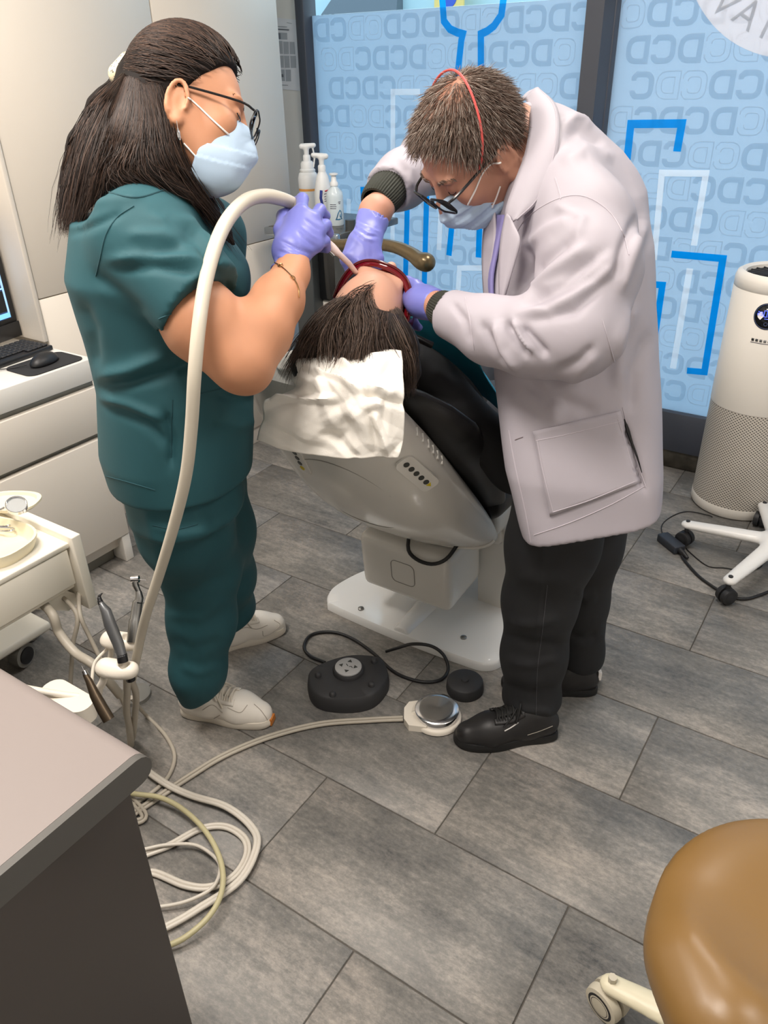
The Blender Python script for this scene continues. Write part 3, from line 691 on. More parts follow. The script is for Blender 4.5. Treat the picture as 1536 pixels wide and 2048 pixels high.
tag(MB().lathe([(0.045, 0), (0.045, 0.012), (0.04, 0.016)], zf(272, 1392, 0.0), (0, 0, 1), 24).build('floor_foot', m_wheel), 'round grey foot plate on the floor under the rack', 'foot plate')
hose('pedal_hose', 'twin grey hose running from the steel foot pedal across the floor', [zf(806, 1437, 0.01), zf(740, 1440, 0.008), zf(640, 1448, 0.008), zf(540, 1473, 0.008), zf(450, 1510, 0.008), zf(380, 1552, 0.008), zf(320, 1592, 0.008), zf(250, 1640, 0.008), (-1.25, 0.74, 0.01), (-1.55, 0.78, 0.012), (-1.85, 0.80, 0.02)], 0.0048, m_hose, twin=0.0052)
hose('coiled_hose', 'outer pale twin hose coiled on the floor beside the counter', [(-1.85, 0.84, 0.02), (-1.5, 0.84, 0.02), zf(240, 1500, 0.02), zf(320, 1560, 0.02), zf(380, 1590, 0.016), zf(450, 1612, 0.02), zf(500, 1650, 0.02), zf(514, 1690, 0.02), zf(480, 1760, 0.014), zf(400, 1815, 0.012), zf(340, 1850, 0.012), zf(270, 1880, 0.012), (-1.0, 0.50, 0.012), (-1.2, 0.58, 0.012), (-1.5, 0.64, 0.012), (-1.85, 0.66, 0.02)], 0.0055, m_hosel, twin=0.004)
hose('coiled_hose', 'inner pale twin hose coiled in a rounder loop beside the counter', [(-1.1, 0.60, 0.008), zf(270, 1722, 0.008), zf(340, 1690, 0.008), zf(400, 1658, 0.008), zf(450, 1653, 0.008), zf(488, 1676, 0.008), zf(494, 1710, 0.008), zf(468, 1752, 0.010), zf(420, 1774, 0.010), zf(370, 1770, 0.010), zf(300, 1745, 0.008), (-1.06, 0.585, 0.02), (-1.11, 0.605, 0.024)], 0.005, m_hosel, twin=0.0045)
hose('coiled_hose', 'thinnest pale tube coiled inside the other hoses on the floor', [(-1.85, 0.70, 0.02), (-1.4, 0.70, 0.02), (-1.2, 0.68, 0.02), zf(270, 1700, 0.02), zf(330, 1690, 0.02), zf(390, 1690, 0.02), zf(430, 1715, 0.024), zf(440, 1740, 0.024), zf(425, 1775, 0.024), zf(380, 1800, 0.02), zf(330, 1812, 0.016), zf(270, 1815, 0.016), (-1.1, 0.54, 0.016), (-1.5, 0.58, 0.016), (-1.85, 0.60, 0.02)], 0.0042, m_hosel)
hose('coiled_hose', 'yellowish hose arching over the coiled hoses beside the counter', [(-1.85, 0.78, 0.03), (-1.4, 0.78, 0.03), zf(250, 1582, 0.03), zf(320, 1595, 0.034), zf(370, 1622, 0.038), zf(415, 1668, 0.042), zf(442, 1725, 0.042), zf(444, 1780, 0.04), zf(420, 1830, 0.034), zf(370, 1875, 0.024), zf(310, 1905, 0.014), (-0.95, 0.46, 0.008), (-1.2, 0.50, 0.008), (-1.6, 0.56, 0.008), (-1.85, 0.58, 0.02)], 0.0065, mat('yellowed hose', srgb(184, 176, 138), 0.45))

# ---------------------------------------------------------------- side unit behind the patient with bottles
m_dark = mat('dark grey unit', srgb(62, 66, 68), 0.35); m_gloss = mat('black gloss panel', srgb(24, 25, 27), 0.12, spec=0.6)
m_stone = mat('dark steel top', srgb(96, 92, 88), 0.22, 0.6)
su = thing('side_unit', 'dark topped side unit with black gloss front behind the patient', 'cabinet')
bx('worktop', (-2.40, 2.70, 1.0), (-2.0, 3.15, 1.03), m_stone, su, 0.006)
bx('front_rail', (-2.40, 2.675, 0.995), (-2.0, 2.70, 1.03), mat('polished rail', srgb(170, 180, 190), 0.15, 0.9), su, 0.006)
bx('post', (-2.285, 2.72, 0.0), (-2.18, 2.80, 1.0), m_dark, su, 0.006); bx("post", (-2.06, 2.72, 0.0), (-2.01, 2.79, 1.0), m_dark, su, 0.006)
bx('gloss_box', (-2.18, 2.76, 0.72), (-2.065, 3.12, 0.975), m_gloss, su, 0.01); bx('cross_rail', (-2.18, 2.725, 0.955), (-2.065, 2.765, 0.998), m_dark, su, 0.004)
bx('lower_body', (-2.18, 2.78, 0.04), (-2.065, 3.12, 0.715), m_lamw, su, 0.006)
MB().tube([(-2.02, 2.80, 1.03), (-2.02, 2.80, 1.07)], 0.022, 14).build('clamp', m_dark, su)
# bronze swing arm
sa = thing('swing_arm', 'bronze curved swing arm ending in a rounded grip behind the patient', 'arm')
P_ = spline([at(640, 490, 2.9), at(690, 489, 2.8), at(740, 487, 2.7), at(790, 494, 2.6), at(822, 508, 2.55), at(840, 521, 2.52), at(853, 525, 2.5)], 40)
rr_ = np.interp(np.linspace(0, 1, 40), [0, .5, .75, .88, 1], [0.019, 0.020, 0.023, 0.027, 0.030]); F_ = Field(P_.min(0)-.05, P_.max(0)+.05, 0.006); F_.chain(list(P_), list(rr_), 0.004)
npmesh('tube', *F_.mesh(), mat('bronze satin', srgb(112, 96, 70), 0.28, 0.55), sa)
MB().tube([(-1.99, 2.69, 0.99), (-1.97, 2.62, 1.0), at(648, 490, 2.9)], 0.02, 10).build('joint', m_dark, sa)
# bottles
def bottle(name, label, prof, base, m): 
    t = thing(name, label, 'bottle', 'bottles on the side unit'); MB().lathe(prof, base, (0, 0, 1), 24).build('body', m, t); return t
m_bt = mat('white bottle plastic', srgb(228, 230, 230), 0.35); m_clear = mat('pale bottle plastic', srgb(205, 218, 224), 0.25)
b0 = np.array(aty(672, 452, 2.86)); b0[2] = 1.0305
t = bottle('pump_bottle', 'clear pump soap bottle with a blue wave label', [(0.034, 0), (0.037, 0.006), (0.037, 0.115), (0.034, 0.135), (0.016, 0.155), (0.015, 0.162)], b0, m_clear)
MB().lathe([(0.018, 0.160), (0.018, 0.172), (0.012, 0.178), (0.010, 0.2)], b0, (0, 0, 1), 16).build('collar', m_bt, t); MB().lathe([(0.012, 0.2), (0.019, 0.203), (0.019, 0.209), (0.005, 0.211)], b0, (0, 0, 1), 16).build('pump_head', m_bt, t)
vd = nrm((EYE-b0)*np.array([1, 1, 0])); sd = np.cross((0, 0, 1), vd)
def onlab(b, R_, s, z): a = s/R_; d = vd*math.cos(a)+sd*math.sin(a); return b+d*(R_+0.0006)+np.array([0, 0, z])
m_inkb = mat('label blue', srgb(40, 110, 150), 0.5); m_ink = mat('label ink', srgb(90, 90, 105), 0.6); m_inkr = mat('label red', srgb(200, 70, 80), 0.5); m_navy = mat('label navy', srgb(40, 60, 140), 0.5)
def lpoly(b, R_, pts, m, par, w=0.003, closed=False, name='label_print'):
    vs, fs = stroke2d(pts, w, closed); mb = MB(); V = [onlab(b, R_, *p) for p in vs]; mb.add(V, fs); o = mb.build(name, m, par, fix=False); solidify(o, 0.0004); return o
lpoly(b0, 0.037, [(0.004, 0.03), (0.012, 0.052), (0.020, 0.064), (0.026, 0.06), (0.029, 0.045), (0.026, 0.034), (0.021, 0.04), (0.022, 0.048)], m_inkb, t, 0.004); lpoly(b0, 0.037, [(0.0, 0.028), (0.015, 0.027), (0.031, 0.030)], m_inkb, t, 0.005)
for zz, x0, x1 in ((0.098, 0.014, 0.026), (0.092, 0.016, 0.024), (0.088, -0.022, 0.004), (0.08, -0.022, 0.006), (0.072, -0.022, 0.004)): lpoly(b0, 0.037, [(x0, zz), ((x0+x1)/2, zz), (x1, zz)], m_ink, t, 0.0028)
b1 = np.array(aty(650, 452, 2.93)); b1[2] = 1.0305
t = bottle('spray_bottle', 'white trigger spray bottle with a navy and red label', [(0.036, 0), (0.04, 0.008), (0.04, 0.11), (0.036, 0.14), (0.026, 0.185), (0.016, 0.205), (0.015, 0.215)], b1, m_bt)
def trigger(b, t, h, d, m):
    MB().lathe([(0.017, h-0.01), (0.017, h+0.012), (0.014, h+0.016)], b, (0, 0, 1), 16).build('cap', m, t)
    F_ = Field(b+np.array([-.07, -.07, h]), b+np.array([.07, .07, h+.075]), 0.003); F_.cone(b+np.array([0, 0, h+.015]), b+np.array([0, 0, h+.045]), .011, .012, .008).cone(b+np.array([0, 0, h+.05])-d*.02, b+np.array([0, 0, h+.055])+d*.035, .012, .010, .01).cone(b+np.array([0, 0, h+.04])+d*.03, b+np.array([0, 0, h+.008])+d*.036, .004, .004, .006)
    npmesh('trigger_head', *F_.mesh(), m, t)
trigger(b1, t, 0.215, -RT, m_bt)
vd = nrm((EYE-b1)*np.array([1, 1, 0])); sd = np.cross((0, 0, 1), vd)
lpoly(b1, 0.04, [(-0.008, 0.132), (-0.012, 0.10), (-0.004, 0.06), (0.0, 0.03)], m_navy, t, 0.012); lpoly(b1, 0.04, [(0.008, 0.128), (0.018, 0.13), (0.028, 0.13)], m_inkr, t, 0.006)
for zz in (0.116, 0.105, 0.095, 0.086): lpoly(b1, 0.04, [(0.004, zz), (0.014, zz+.002), (0.026, zz+.001)], m_ink, t, 0.0028)
b2 = np.array(aty(622, 450, 3.0)); b2[2] = 1.0305
t = bottle('spray_bottle', 'white trigger spray bottle with orange band behind the gloved hand', [(0.04, 0), (0.044, 0.008), (0.044, 0.12), (0.046, 0.124), (0.046, 0.165), (0.04, 0.185), (0.03, 0.192), (0.03, 0.225), (0.024, 0.235)], b2, m_bt)
MB().lathe([(0.0448, 0.112), (0.0448, 0.122)], b2, (0, 0, 1), 24).build('orange_band', mat('orange band', srgb(214, 150, 70), 0.5), t); MB().lathe([(0.034, 0.19), (0.036, 0.194), (0.036, 0.2), (0.03, 0.204)], b2, (0, 0, 1), 20).build('shoulder_ring', m_bt, t)
trigger(b2, t, 0.245, RT, m_bt)
# ---------------------------------------------------------------- dental chair
m_shell = mat('chair white plastic', srgb(222, 219, 212), 0.22, coat=0.3); m_uph = mat('black upholstery', srgb(22, 22, 23), 0.42, bump=(220, 0.08, 0.001)); m_base = mat('white enamel', srgb(240, 240, 238), 0.15, coat=0.4)
CT = np.array([0, -.65, .76]); CN = np.array([0, .76, .65]); CO = np.array([-1.075, 1.815, .385])
def cf(x, s, n): return CO+np.array([x, 0, 0])+CT*s+CN*n
dc = thing('dental_chair', 'black and white reclined dental chair carrying the patient', 'chair')
sv = np.array([-.025, -.01, .02, .06, .12, .2, .3, .4, .5, .6, .7, .78, .83]); wv = np.array([.245, .258, .266, .27, .272, .272, .268, .262, .255, .245, .225, .19, .16]); bv = np.array([.03, .055, .075, .095, .12, .14, .15, .148, .135, .11, .08, .05, .03])
def shell_pt(u, s):
    a = u*math.pi/2; w = np.interp(s, sv, wv); b = np.interp(s, sv, bv); c = max(0.0, math.cos(a)); return cf(w*math.copysign(abs(math.sin(a))**0.85, math.sin(a)), s, -b*c**0.7+0.012)
G = []
for s in np.concatenate([np.linspace(-.025, .06, 8), np.linspace(.09, .83, 24)]):
    row = [shell_pt(u, s) for u in np.linspace(-1, 1, 41)]; w = np.interp(s, sv, wv)
    row = [cf(-w*.9, s, .04)]+row+[cf(w*.9, s, .04)]; G.append(row)
mb = MB().grid(G); n_ = len(G[0]); mb.add(list(G[0])+[cf(0, -.02, .04)], [(i, i+1, n_) for i in range(n_-1)], False); mb.add(list(G[-1])+[cf(0, .83, .04)], [(i, i+1, n_) for i in range(n_-1)], False)
mb.build('back_shell', m_shell, dc)
# bottom lip moulding under the shell and round cover outline
lip = MB(); Pl = [shell_pt(u, 0.035)+CN*(-.004) for u in np.linspace(-.92, .92, 40)]; lip.tube(Pl, 0.006, 8); lip.build('shell_moulding', m_shell, dc)
MB().tube([cf(.16*math.cos(a), .44+.16*math.sin(a), 0)+CN*(np.dot(shell_pt(math.asin(max(-1, min(1, .16*math.cos(a)/.262)))*2/math.pi, .44+.16*math.sin(a))-cf(0, 0, 0), CN)-0.0005) for a in np.linspace(0, 2*math.pi, 49)], 0.0015, 6).build('cover_outline', mat('seam grey', srgb(150, 147, 140), 0.5), dc)
# keypads on both flanks
def surf_near(px):
    best = None
    for s in np.linspace(0.0, .82, 165):
        for u in np.linspace(-.99, .99, 120):
            p = shell_pt(u, s); v = p-EYE; z = v@FW; q = (768+FPX*(v@RT)/z-px[0])**2+(1024-FPX*(v@UP)/z-px[1])**2
            if best is None or q < best[0]-1e-6: best = (q, u, s)
    return best[1], best[2]
def shell_frame(u, s):
    p = shell_pt(u, s); a = shell_pt(u+.01, s)-shell_pt(u-.01, s); b = shell_pt(u, s+.005)-shell_pt(u, s-.005); n = nrm(np.cross(b, a)); 
    if n@(EYE-p) < 0: n = -n
    return p, nrm(a), nrm(b), n
m_btn = mat('dark key', srgb(58, 60, 56), 0.4); m_tri = mat('yellow triangle', srgb(220, 196, 30), 0.5)
u0, s0 = surf_near((812, 926)); u1, s1 = surf_near((850, 960)); uT, sT = surf_near((858, 967))
ctr = (u0+u1)/2, (s0+s1)/2; p, a_, b_, n_ = shell_frame(*ctr); ax = nrm(shell_pt(u1, s1)-shell_pt(u0, s0)); bx_ = np.cross(n_, ax); Lk = np.linalg.norm(shell_pt(u1, s1)-shell_pt(u0, s0))
R_ = np.array([ax, bx_, n_]).T
kp = MB().prism([p+R_@np.array([x, y, -.002]) for x, y in rrect(0.006, 0, Lk+.05, .05, .016)], n_*.006, True).build('keypad', m_shell, dc)
for i in range(5): MB().lathe([(0.0075, .0035), (0.0075, .0055)], p+ax*(-Lk/2+Lk*i/4), n_, 16).build('key', m_btn, kp)
c = p+ax*(Lk/2+.014); MB().prism([c+n_*.004+ax*.008*math.cos(k)+bx_*.008*math.sin(k) for k in (0, 2.09, 4.19)], n_*.001).build('warning_triangle', m_tri, kp)
for i in range(6):   # moulded ribs along the rim above the keypad
    q = shell_pt(0.985, s0+.04+(s1-s0-.05)*i/5); MB().tube([q-CN*.0+np.array([.002, 0, 0]), q+CN*.02+np.array([-.008, 0, 0])], .003, 6).build('rib', m_shell, dc)
p, a_, b_, n_ = shell_frame(*surf_near((600, 922)))
kp = MB().prism([p+a_*x+b_*y-n_*.002 for x, y in rrect(0, 0, .05, .1, .014)], n_*.005, True).build('keypad', m_shell, dc)
for i in range(4): MB().lathe([(0.0075, .003), (0.0075, .0045)], p+b_*(.036-.021*i), n_, 16).build('key', m_btn if i < 3 else m_tri, kp)
# upholstery of the back
sw = np.array([-.03, .0, .05, .15, .3, .42, .54, .62, .68, .72]); ww = np.array([.12, .22, .262, .285, .30, .315, .31, .27, .21, .1]); tw_ = np.array([.02, .035, .045, .05, .052, .055, .055, .05, .04, .02])
G = []
for s in np.linspace(-.03, .72, 30):
    w = np.interp(s, sw, ww); th = np.interp(s, sw, tw_); G.append([cf(w*math.copysign(abs(math.cos(a))**.8, math.cos(a)), s, .075+.015*math.cos(2*a)*0+th*math.copysign(abs(math.sin(a))**.8, math.sin(a))+.05*(abs(math.cos(a))**3)*(w/.3)*0.6) for a in np.linspace(0, 2*math.pi, 49)])
mb = MB().grid(G); nn = 49; mb.add(G[0], [tuple(range(48))]); mb.add(G[-1], [tuple(range(48))]); mb.build('back_cushion', m_uph, dc)
# seat, leg rest
F_ = Field((-1.5, 1.72, .3), (-.65, 3.1, .75), 0.012)
F_.box((CO[0], 2.12, .50), (.27, .33, .06), None, .05, .0).box((CO[0], 2.72, .52), (.22, .34, .05), rot_to((0, -.12, 1), (1, 0, 0)), .045, .06)
npmesh('seat_cushion', *F_.mesh(), m_uph, dc)
bx('seat_frame', (CO[0]-.22, 1.86, .35), (CO[0]+.24, 2.55, .445), m_shell, dc, .03, 3)
# armature: motor box, lift, column, base plate
F_ = Field((-1.4, 1.6, .08), (-.7, 2.5, .48), 0.008)
F_.box((-1.07, 1.80, .255), (.165, .11, .105), rot_to((0, -.10, 1), (1, 0, 0)), .025, 0); npmesh('motor_box', *F_.mesh(), m_shell, dc)
_h = [np.array((-1.07+x, 1.6897-.0995*z, .246+.995*z)) for x, z in rrect(0.0, 0.0, .085, .085, .018)]; MB().tube(_h+[_h[0]], .0012, 5).build('hatch_outline', mat('seam grey dark', srgb(140, 137, 130), .5), dc)
MB().tube(spline([(-1.06, 1.72, .40), (-1.04, 1.675, .355), (-1.0, 1.665, .335), (-.95, 1.67, .335), (-.915, 1.69, .355), (-.90, 1.73, .39)], 20), .006, 8).build('cable_loop', m_blk, dc)
MB().box((-1.3, 1.9, .30), (-.84, 2.1, .36), .02, 2).build('cross_beam', m_shell, dc)
MB().prism([(-.93, 1.95, .03), (-.93, 2.12, .03), (-.93, 2.06, .36), (-.93, 1.92, .36)], (.11, 0, 0)).build('lift_arm', m_shell, dc)
MB().prism([(-1.33, 1.95, .03), (-1.33, 2.12, .03), (-1.33, 2.06, .36), (-1.33, 1.92, .36)], (.11, 0, 0)).build('lift_arm', m_shell, dc)
bx('side_post', (-.835, 1.98, .03), (-.775, 2.06, .43), m_shell, dc, .012, 2)
# base plate with concave flanks
cx = -1.06; outl = spline([(cx-.27, 1.665), (cx-.05, 1.655), (cx+.2, 1.66), (cx+.30, 1.675), (cx+.335, 1.74), (cx+.325, 1.85), (cx+.27, 2.0), (cx+.25, 2.2), (cx+.28, 2.42), (cx+.25, 2.6), (cx-.25, 2.6), (cx-.28, 2.42), (cx-.25, 2.2), (cx-.27, 2.0), (cx-.325, 1.86), (cx-.345, 1.745), (cx-.315, 1.68)], 120, True)
cc = outl.mean(0); lev = [(1.0, 0.0005), (1.0, .022), (.985, .030), (.9, .032), (.6, .034), (.0, .036)]
G = [[(*((o-cc)*k+cc), z) for k, z in lev] for o in outl]; MB().grid(G, True, True).build('base_plate', m_base, dc)
F_ = Field((-1.3, 1.63, 0), (-.8, 2.2, .09), .006); F_.cone((-1.065, 1.62, .018), (-1.065, 2.2, .03), .028, .06, .0); F_.plane((0, 1.665, 0), (0, -1, 0)).plane((0, 0, .004), (0, 0, -1)); npmesh('base_ridge', *F_.mesh(), m_base, dc)
for px in ((722, 1219), (927, 1277)): MB().lathe([(.011, .028), (.010, .037), (.005, .040), (.0005, .041)], atz(px[0], px[1], .03)*np.array([1, 1, 0]), (0, 0, 1), 16).build('bolt', m_steel, dc)
# headrest pad and its bar
F_ = Field((-1.35, .95, .8), (-.7, 1.5, 1.25), .008); hc = at(690, 770, 1.66); HX = 0.02
F_.box(hc, (.115, .075, .03), np.array([[1, 0, 0], CT, CN]).T, .028, 0); npmesh('headrest', *F_.mesh(), m_uph, dc)
bx('headrest_bar', (hc[0]-.03, hc[1]+.03, hc[2]-.17), (hc[0]+.03, hc[1]+.06, hc[2]-.0), m_chr, dc, .004)
# crumpled paper cover over the headrest
pc = thing('paper_cover', 'crumpled white paper cover draped over the headrest', 'paper')
NU, NV = 90, 90
# rows of (px, py, depth): the sheet comes up over the head end and hangs down the back
rows = [
 [(560, 712, 1.80), (610, 693, 1.72), (670, 690, 1.66), (740, 697, 1.62), (803, 704, 1.60)],
 [(552, 735, 1.76), (612, 730, 1.62), (675, 735, 1.56), (745, 735, 1.54), (806, 745, 1.55)],
 [(590, 772, 1.66), (630, 772, 1.56), (690, 775, 1.52), (750, 785, 1.51), (808, 795, 1.53)],
 [(530, 800, 1.66), (610, 815, 1.58), (690, 825, 1.52), (750, 835, 1.52), (809, 850, 1.54)],
 [(522, 845, 1.68), (600, 865, 1.61), (690, 872, 1.55), (750, 880, 1.545), (806, 885, 1.55)],
 [(514, 880, 1.70), (600, 905, 1.64), (680, 917, 1.57), (745, 917, 1.56), (796, 914, 1.56)]]
C_ = np.array([[at(*p) for p in r] for r in rows])
A_ = np.array([spline(C_[i], NU) for i in range(len(rows))]); Gp = np.array([spline(A_[:, j], NV) for j in range(NU)]).transpose(1, 0, 2)
uu, vv = np.meshgrid(np.linspace(0, 1, NU), np.linspace(0, 1, NV)); rs = np.random.RandomState(5); h = np.zeros_like(uu)
for i in range(60):   # random straight creases
    a = rs.uniform(0, math.pi); c0 = rs.uniform(.05, .95, 2); d = (uu-c0[0])*math.cos(a)+(vv-c0[1])*math.sin(a); tt = -(uu-c0[0])*math.sin(a)+(vv-c0[1])*math.cos(a)
    h += rs.choice([-1, 1])*rs.uniform(.003, .008)*np.maximum(0, 1-np.abs(d)/rs.uniform(.05, .14))*np.exp(-(tt/rs.uniform(.15, .35))**2)
for c0, c1, w, amp in (((.35, .25), (.62, .42), .05, .012), ((.62, .42), (.98, .45), .05, -.012), ((.3, .35), (.45, .75), .06, .010), ((.4, .8), (.6, .98), .05, -.010), ((.75, .6), (.9, .98), .05, .010), ((.05, .55), (.4, .5), .05, .014), ((.55, .15), (.75, .38), .04, .010)):
    a, b = np.array(c0), np.array(c1); ab = b-a; t_ = np.clip(((uu-a[0])*ab[0]+(vv-a[1])*ab[1])/(ab@ab), 0, 1); d = np.hypot(uu-a[0]-t_*ab[0], vv-a[1]-t_*ab[1]); h += amp*np.maximum(0, 1-d/w)
Nn = np.cross(np.gradient(Gp, axis=1), np.gradient(Gp, axis=0)); Nn /= np.linalg.norm(Nn, axis=2)[..., None]+1e-9
if (Nn.mean((0, 1))@(EYE-Gp.mean((0, 1)))) < 0: Nn = -Nn
Gp = Gp+Nn*h[..., None]
m_pap = mat('crepe paper', srgb(236, 232, 224), 0.85, bump=(420, 0.35, 0.0012)); o = MB().grid(Gp).build('sheet', m_pap, pc); solidify(o, .0012)

# ---------------------------------------------------------------- foot controls
m_rub = mat('black rubber', srgb(48, 48, 50), 0.6, bump=(150, .1, .001)); m_lgrey = mat('pedal grey', srgb(176, 176, 176), .4)
fp = thing('foot_control', 'black rubber multi-button foot control with a grey arrow pad', 'foot pedal')
O_ = [atz(x, y, .05) for x, y in [(618, 1345), (640, 1328), (690, 1312), (730, 1310), (762, 1316), (775, 1340), (772, 1362), (745, 1390), (700, 1400), (645, 1395), (620, 1375)]]
pts = spline(np.array(O_)[:, :2], 72, True); c = pts.mean(0); G = [[(*((q-c)*k+c), z) for k, z in ((1.02, .0005), (1.03, .02), (1.0, .046), (.95, .053), (.6, .056), (0, .057))] for q in pts]; MB().grid(G, True, True).build('body', m_rub, fp)
pc_ = atz(697, 1340, .06); pd_ = MB().lathe([(.047, .05), (.047, .066), (.044, .07)], pc_*np.array([1, 1, 0]), (0, 0, 1), 36).build('collar', m_rub, fp); dsk = MB().lathe([(.040, .07), (.040, .074), (.038, .0755)], pc_*np.array([1, 1, 0]), (0, 0, 1), 36).build('arrow_pad', m_lgrey, fp)
ex, ey = nrm((1, .38, 0)), nrm((-.38, 1, 0))
for d in (ex, ey, -ex, -ey):
    q = pc_*np.array([1, 1, 0])+np.array([0, 0, .0758])+d*.022; s_ = np.cross((0, 0, 1), d); MB().prism([q+d*.007, q-d*.004+s_*.007, q-d*.004-s_*.007], (0, 0, .0008)).build('arrow', m_btn, dsk)
q = pc_*np.array([1, 1, 0])+np.array([0, 0, .0758]); MB().tube([q-ex*.008+ey*.008, q-ex*.001], .0012, 5).build('mark', m_btn, dsk); MB().tube([q+ex*.003-ey*.002, q+ex*.010, q+ex*.014-ey*.006], .0012, 5).build('mark', m_btn, dsk)
for px in ((636, 1349), (665, 1387), (743, 1368), (748, 1321)): MB().lathe([(.010, .054), (.009, .063), (.005, .066), (.0005, .0665)], atz(px[0], px[1], .06)*np.array([1, 1, 0]), (0, 0, 1), 16).build('button', m_rub, fp)
bp = thing('foot_switch', 'small round black foot switch beside the steel pedal', 'foot pedal'); q = atz(930, 1362, .035)*np.array([1, 1, 0]); MB().lathe([(.054, .0005), (.056, .01), (.054, .034), (.050, .038), (.0005, .0385)], q, (0, 0, 1), 36, False).build('body', m_rub, bp); MB().lathe([(.012, .038), (.010, .043), (.0005, .044)], q, (0, 0, 1), 16).build('button', m_rub, bp)
tag(MB().tube(spline([zf(650, 1325, .006), zf(620, 1312, .006), zf(608, 1293, .006), zf(622, 1270, .006), zf(660, 1264, .006), zf(700, 1275, .006), zf(745, 1305, .006), zf(790, 1345, .006), zf(840, 1363, .006), zf(880, 1360, .006), zf(896, 1338, .012), zf(887, 1310, .04), zf(862, 1292, .055), zf(825, 1288, .055), zf(795, 1296, .04), zf(772, 1303, .02)], 90), .0052, 8).build('control_cable', m_blk), 'black looping cable from the foot controls to the chair base', 'cable')
sp = thing('steel_pedal', 'polished steel disc foot pedal on a cream base with twin hose', 'foot pedal'); q = atz(874, 1420, .035)*np.array([1, 1, 0])
MB().lathe([(.066, .0005), (.070, .004), (.070, .014), (.066, .018)], q, (0, 0, 1), 40).build('base', m_cream, sp)
hd = nrm(zf(806, 1437, 0)-q); sd_ = np.cross((0, 0, 1), hd); MB().prism([q+hd*x+sd_*y+np.array([0, 0, .0008]) for x, y in [(.03, -.055), (.080, -.045), (.094, -.02), (.094, .022), (.080, .048), (.03, .055)]], (0, 0, .022)).build('hose_block', m_cream, sp)
MB().tube([q+hd*.07+np.array([0, 0, .02]), q+hd*.05+np.array([0, 0, .03]), q+hd*.045+np.array([0, 0, .038])], .006, 8).build('latch', m_cream, sp)
m_spun = mat('spun steel', srgb(222, 222, 224), 0.18, 1.0); _b = m_spun.node_tree.nodes['Principled BSDF']; _b.inputs['Anisotropic'].default_value = .7; _t = m_spun.node_tree.nodes.new('ShaderNodeTangent'); _t.axis = 'Z'; m_spun.node_tree.links.new(_t.outputs[0], _b.inputs['Tangent'])
_d = MB().lathe([(.060, .018), (.060, .034), (.063, .035), (.063, .039), (.0615, .041), (.045, .0440), (.03, .0458), (.015, .0470), (.0005, .0474)], (0, 0, 0), (0, 0, 1), 64, False).build('disc', m_spun, sp); _d.location = q

# ---------------------------------------------------------------- air purifier
def perf_mat():
    m = mat('perforated casing', srgb(222, 214, 202), 0.45); nt = m.node_tree; b = nt.nodes['Principled BSDF']; N = nt.nodes.new; L = nt.links.new
    uv = N('ShaderNodeUVMap'); sp_ = N('ShaderNodeSeparateXYZ'); L(uv.outputs['UV'], sp_.inputs[0])
    def mt(op, a, c=None, d=None):
        x = N('ShaderNodeMath'); x.operation = op
        for i, w in enumerate((a, c, d)):
            if w is None: continue
            if isinstance(w, (int, float)): x.inputs[i].default_value = w
            else: L(w, x.inputs[i])
        return x.outputs[0]
    U_, V_ = sp_.outputs['X'], sp_.outputs['Y']
    def dots(ou, ov):
        a = mt('SUBTRACT', mt('FRACT', mt('ADD', U_, ou)), .5); c = mt('SUBTRACT', mt('FRACT', mt('ADD', V_, ov)), .5); return mt('SQRT', mt('ADD', mt('MULTIPLY', a, a), mt('MULTIPLY', c, c)))
    d = mt('MINIMUM', dots(0, 0), dots(.5, .5)); k = mt('LESS_THAN', d, .20)
    mx = N('ShaderNodeMix'); mx.data_type = 'RGBA'; mx.inputs[6].default_value = (*srgb(222, 214, 202), 1); mx.inputs[7].default_value = (*srgb(96, 90, 84), 1); L(k, mx.inputs[0]); L(mx.outputs[2], b.inputs['Base Color'])
    bp_ = N('ShaderNodeBump'); bp_.invert = True; bp_.inputs['Distance'].default_value = .003; L(k, bp_.inputs['Height']); L(bp_.outputs['Normal'], b.inputs['Normal'])
    return m
ap = thing('air_purifier', 'tall cream cylindrical air purifier with perforated lower half by the window', 'air purifier'); PC = np.array((-.352, 3.185, 0)); PR = .172; m_pur = mat('purifier casing', srgb(232, 226, 216), .4)
MB().lathe([(PR-.02, .001), (PR-.004, .004), (PR, .012), (PR, .045), (PR-.002, .047)], PC, (0, 0, 1), 64).build('base_ring', m_pur, ap)
me_ = MB().lathe([(PR-.0015, .047), (PR-.0015, .455)], PC, (0, 0, 1), 96, False).build('perforated_body', perf_mat(), ap)
ul = me_.data.uv_layers.new(name='UVMap')
for poly in me_.data.polygons:
    ang = [math.atan2(me_.data.vertices[me_.data.loops[l].vertex_index].co.y-PC[1], me_.data.vertices[me_.data.loops[l].vertex_index].co.x-PC[0]) for l in poly.loop_indices]
    if max(ang)-min(ang) > 3: ang = [a+2*math.pi if a < 0 else a for a in ang]
    for l, a in zip(poly.loop_indices, ang): ul.data[l].uv = (a/(2*math.pi)*78, me_.data.vertices[me_.data.loops[l].vertex_index].co.z/.0125)
MB().lathe([(PR, .455), (PR, .90), (PR-.001, .901), (PR-.001, .903), (PR, .904), (PR, .935), (PR-.006, .952), (PR-.02, .960), (PR-.034, .952), (PR-.036, .94)], PC, (0, 0, 1), 64, False).build('casing', m_pur, ap)
gr_ = MB().lathe([(0.0, .938), (PR-.034, .938)], PC, (0, 0, 1), 48, False).build('grille', m_blk, ap)
for k in range(24):
    a = 2*math.pi*k/24; d = np.array((math.cos(a), math.sin(a), 0)); MB().tube([PC+d*.05+np.array([0, 0, .943]), PC+d*.132+np.array([0, 0, .943])], .003, 5).build('vane', m_blk2, gr_)
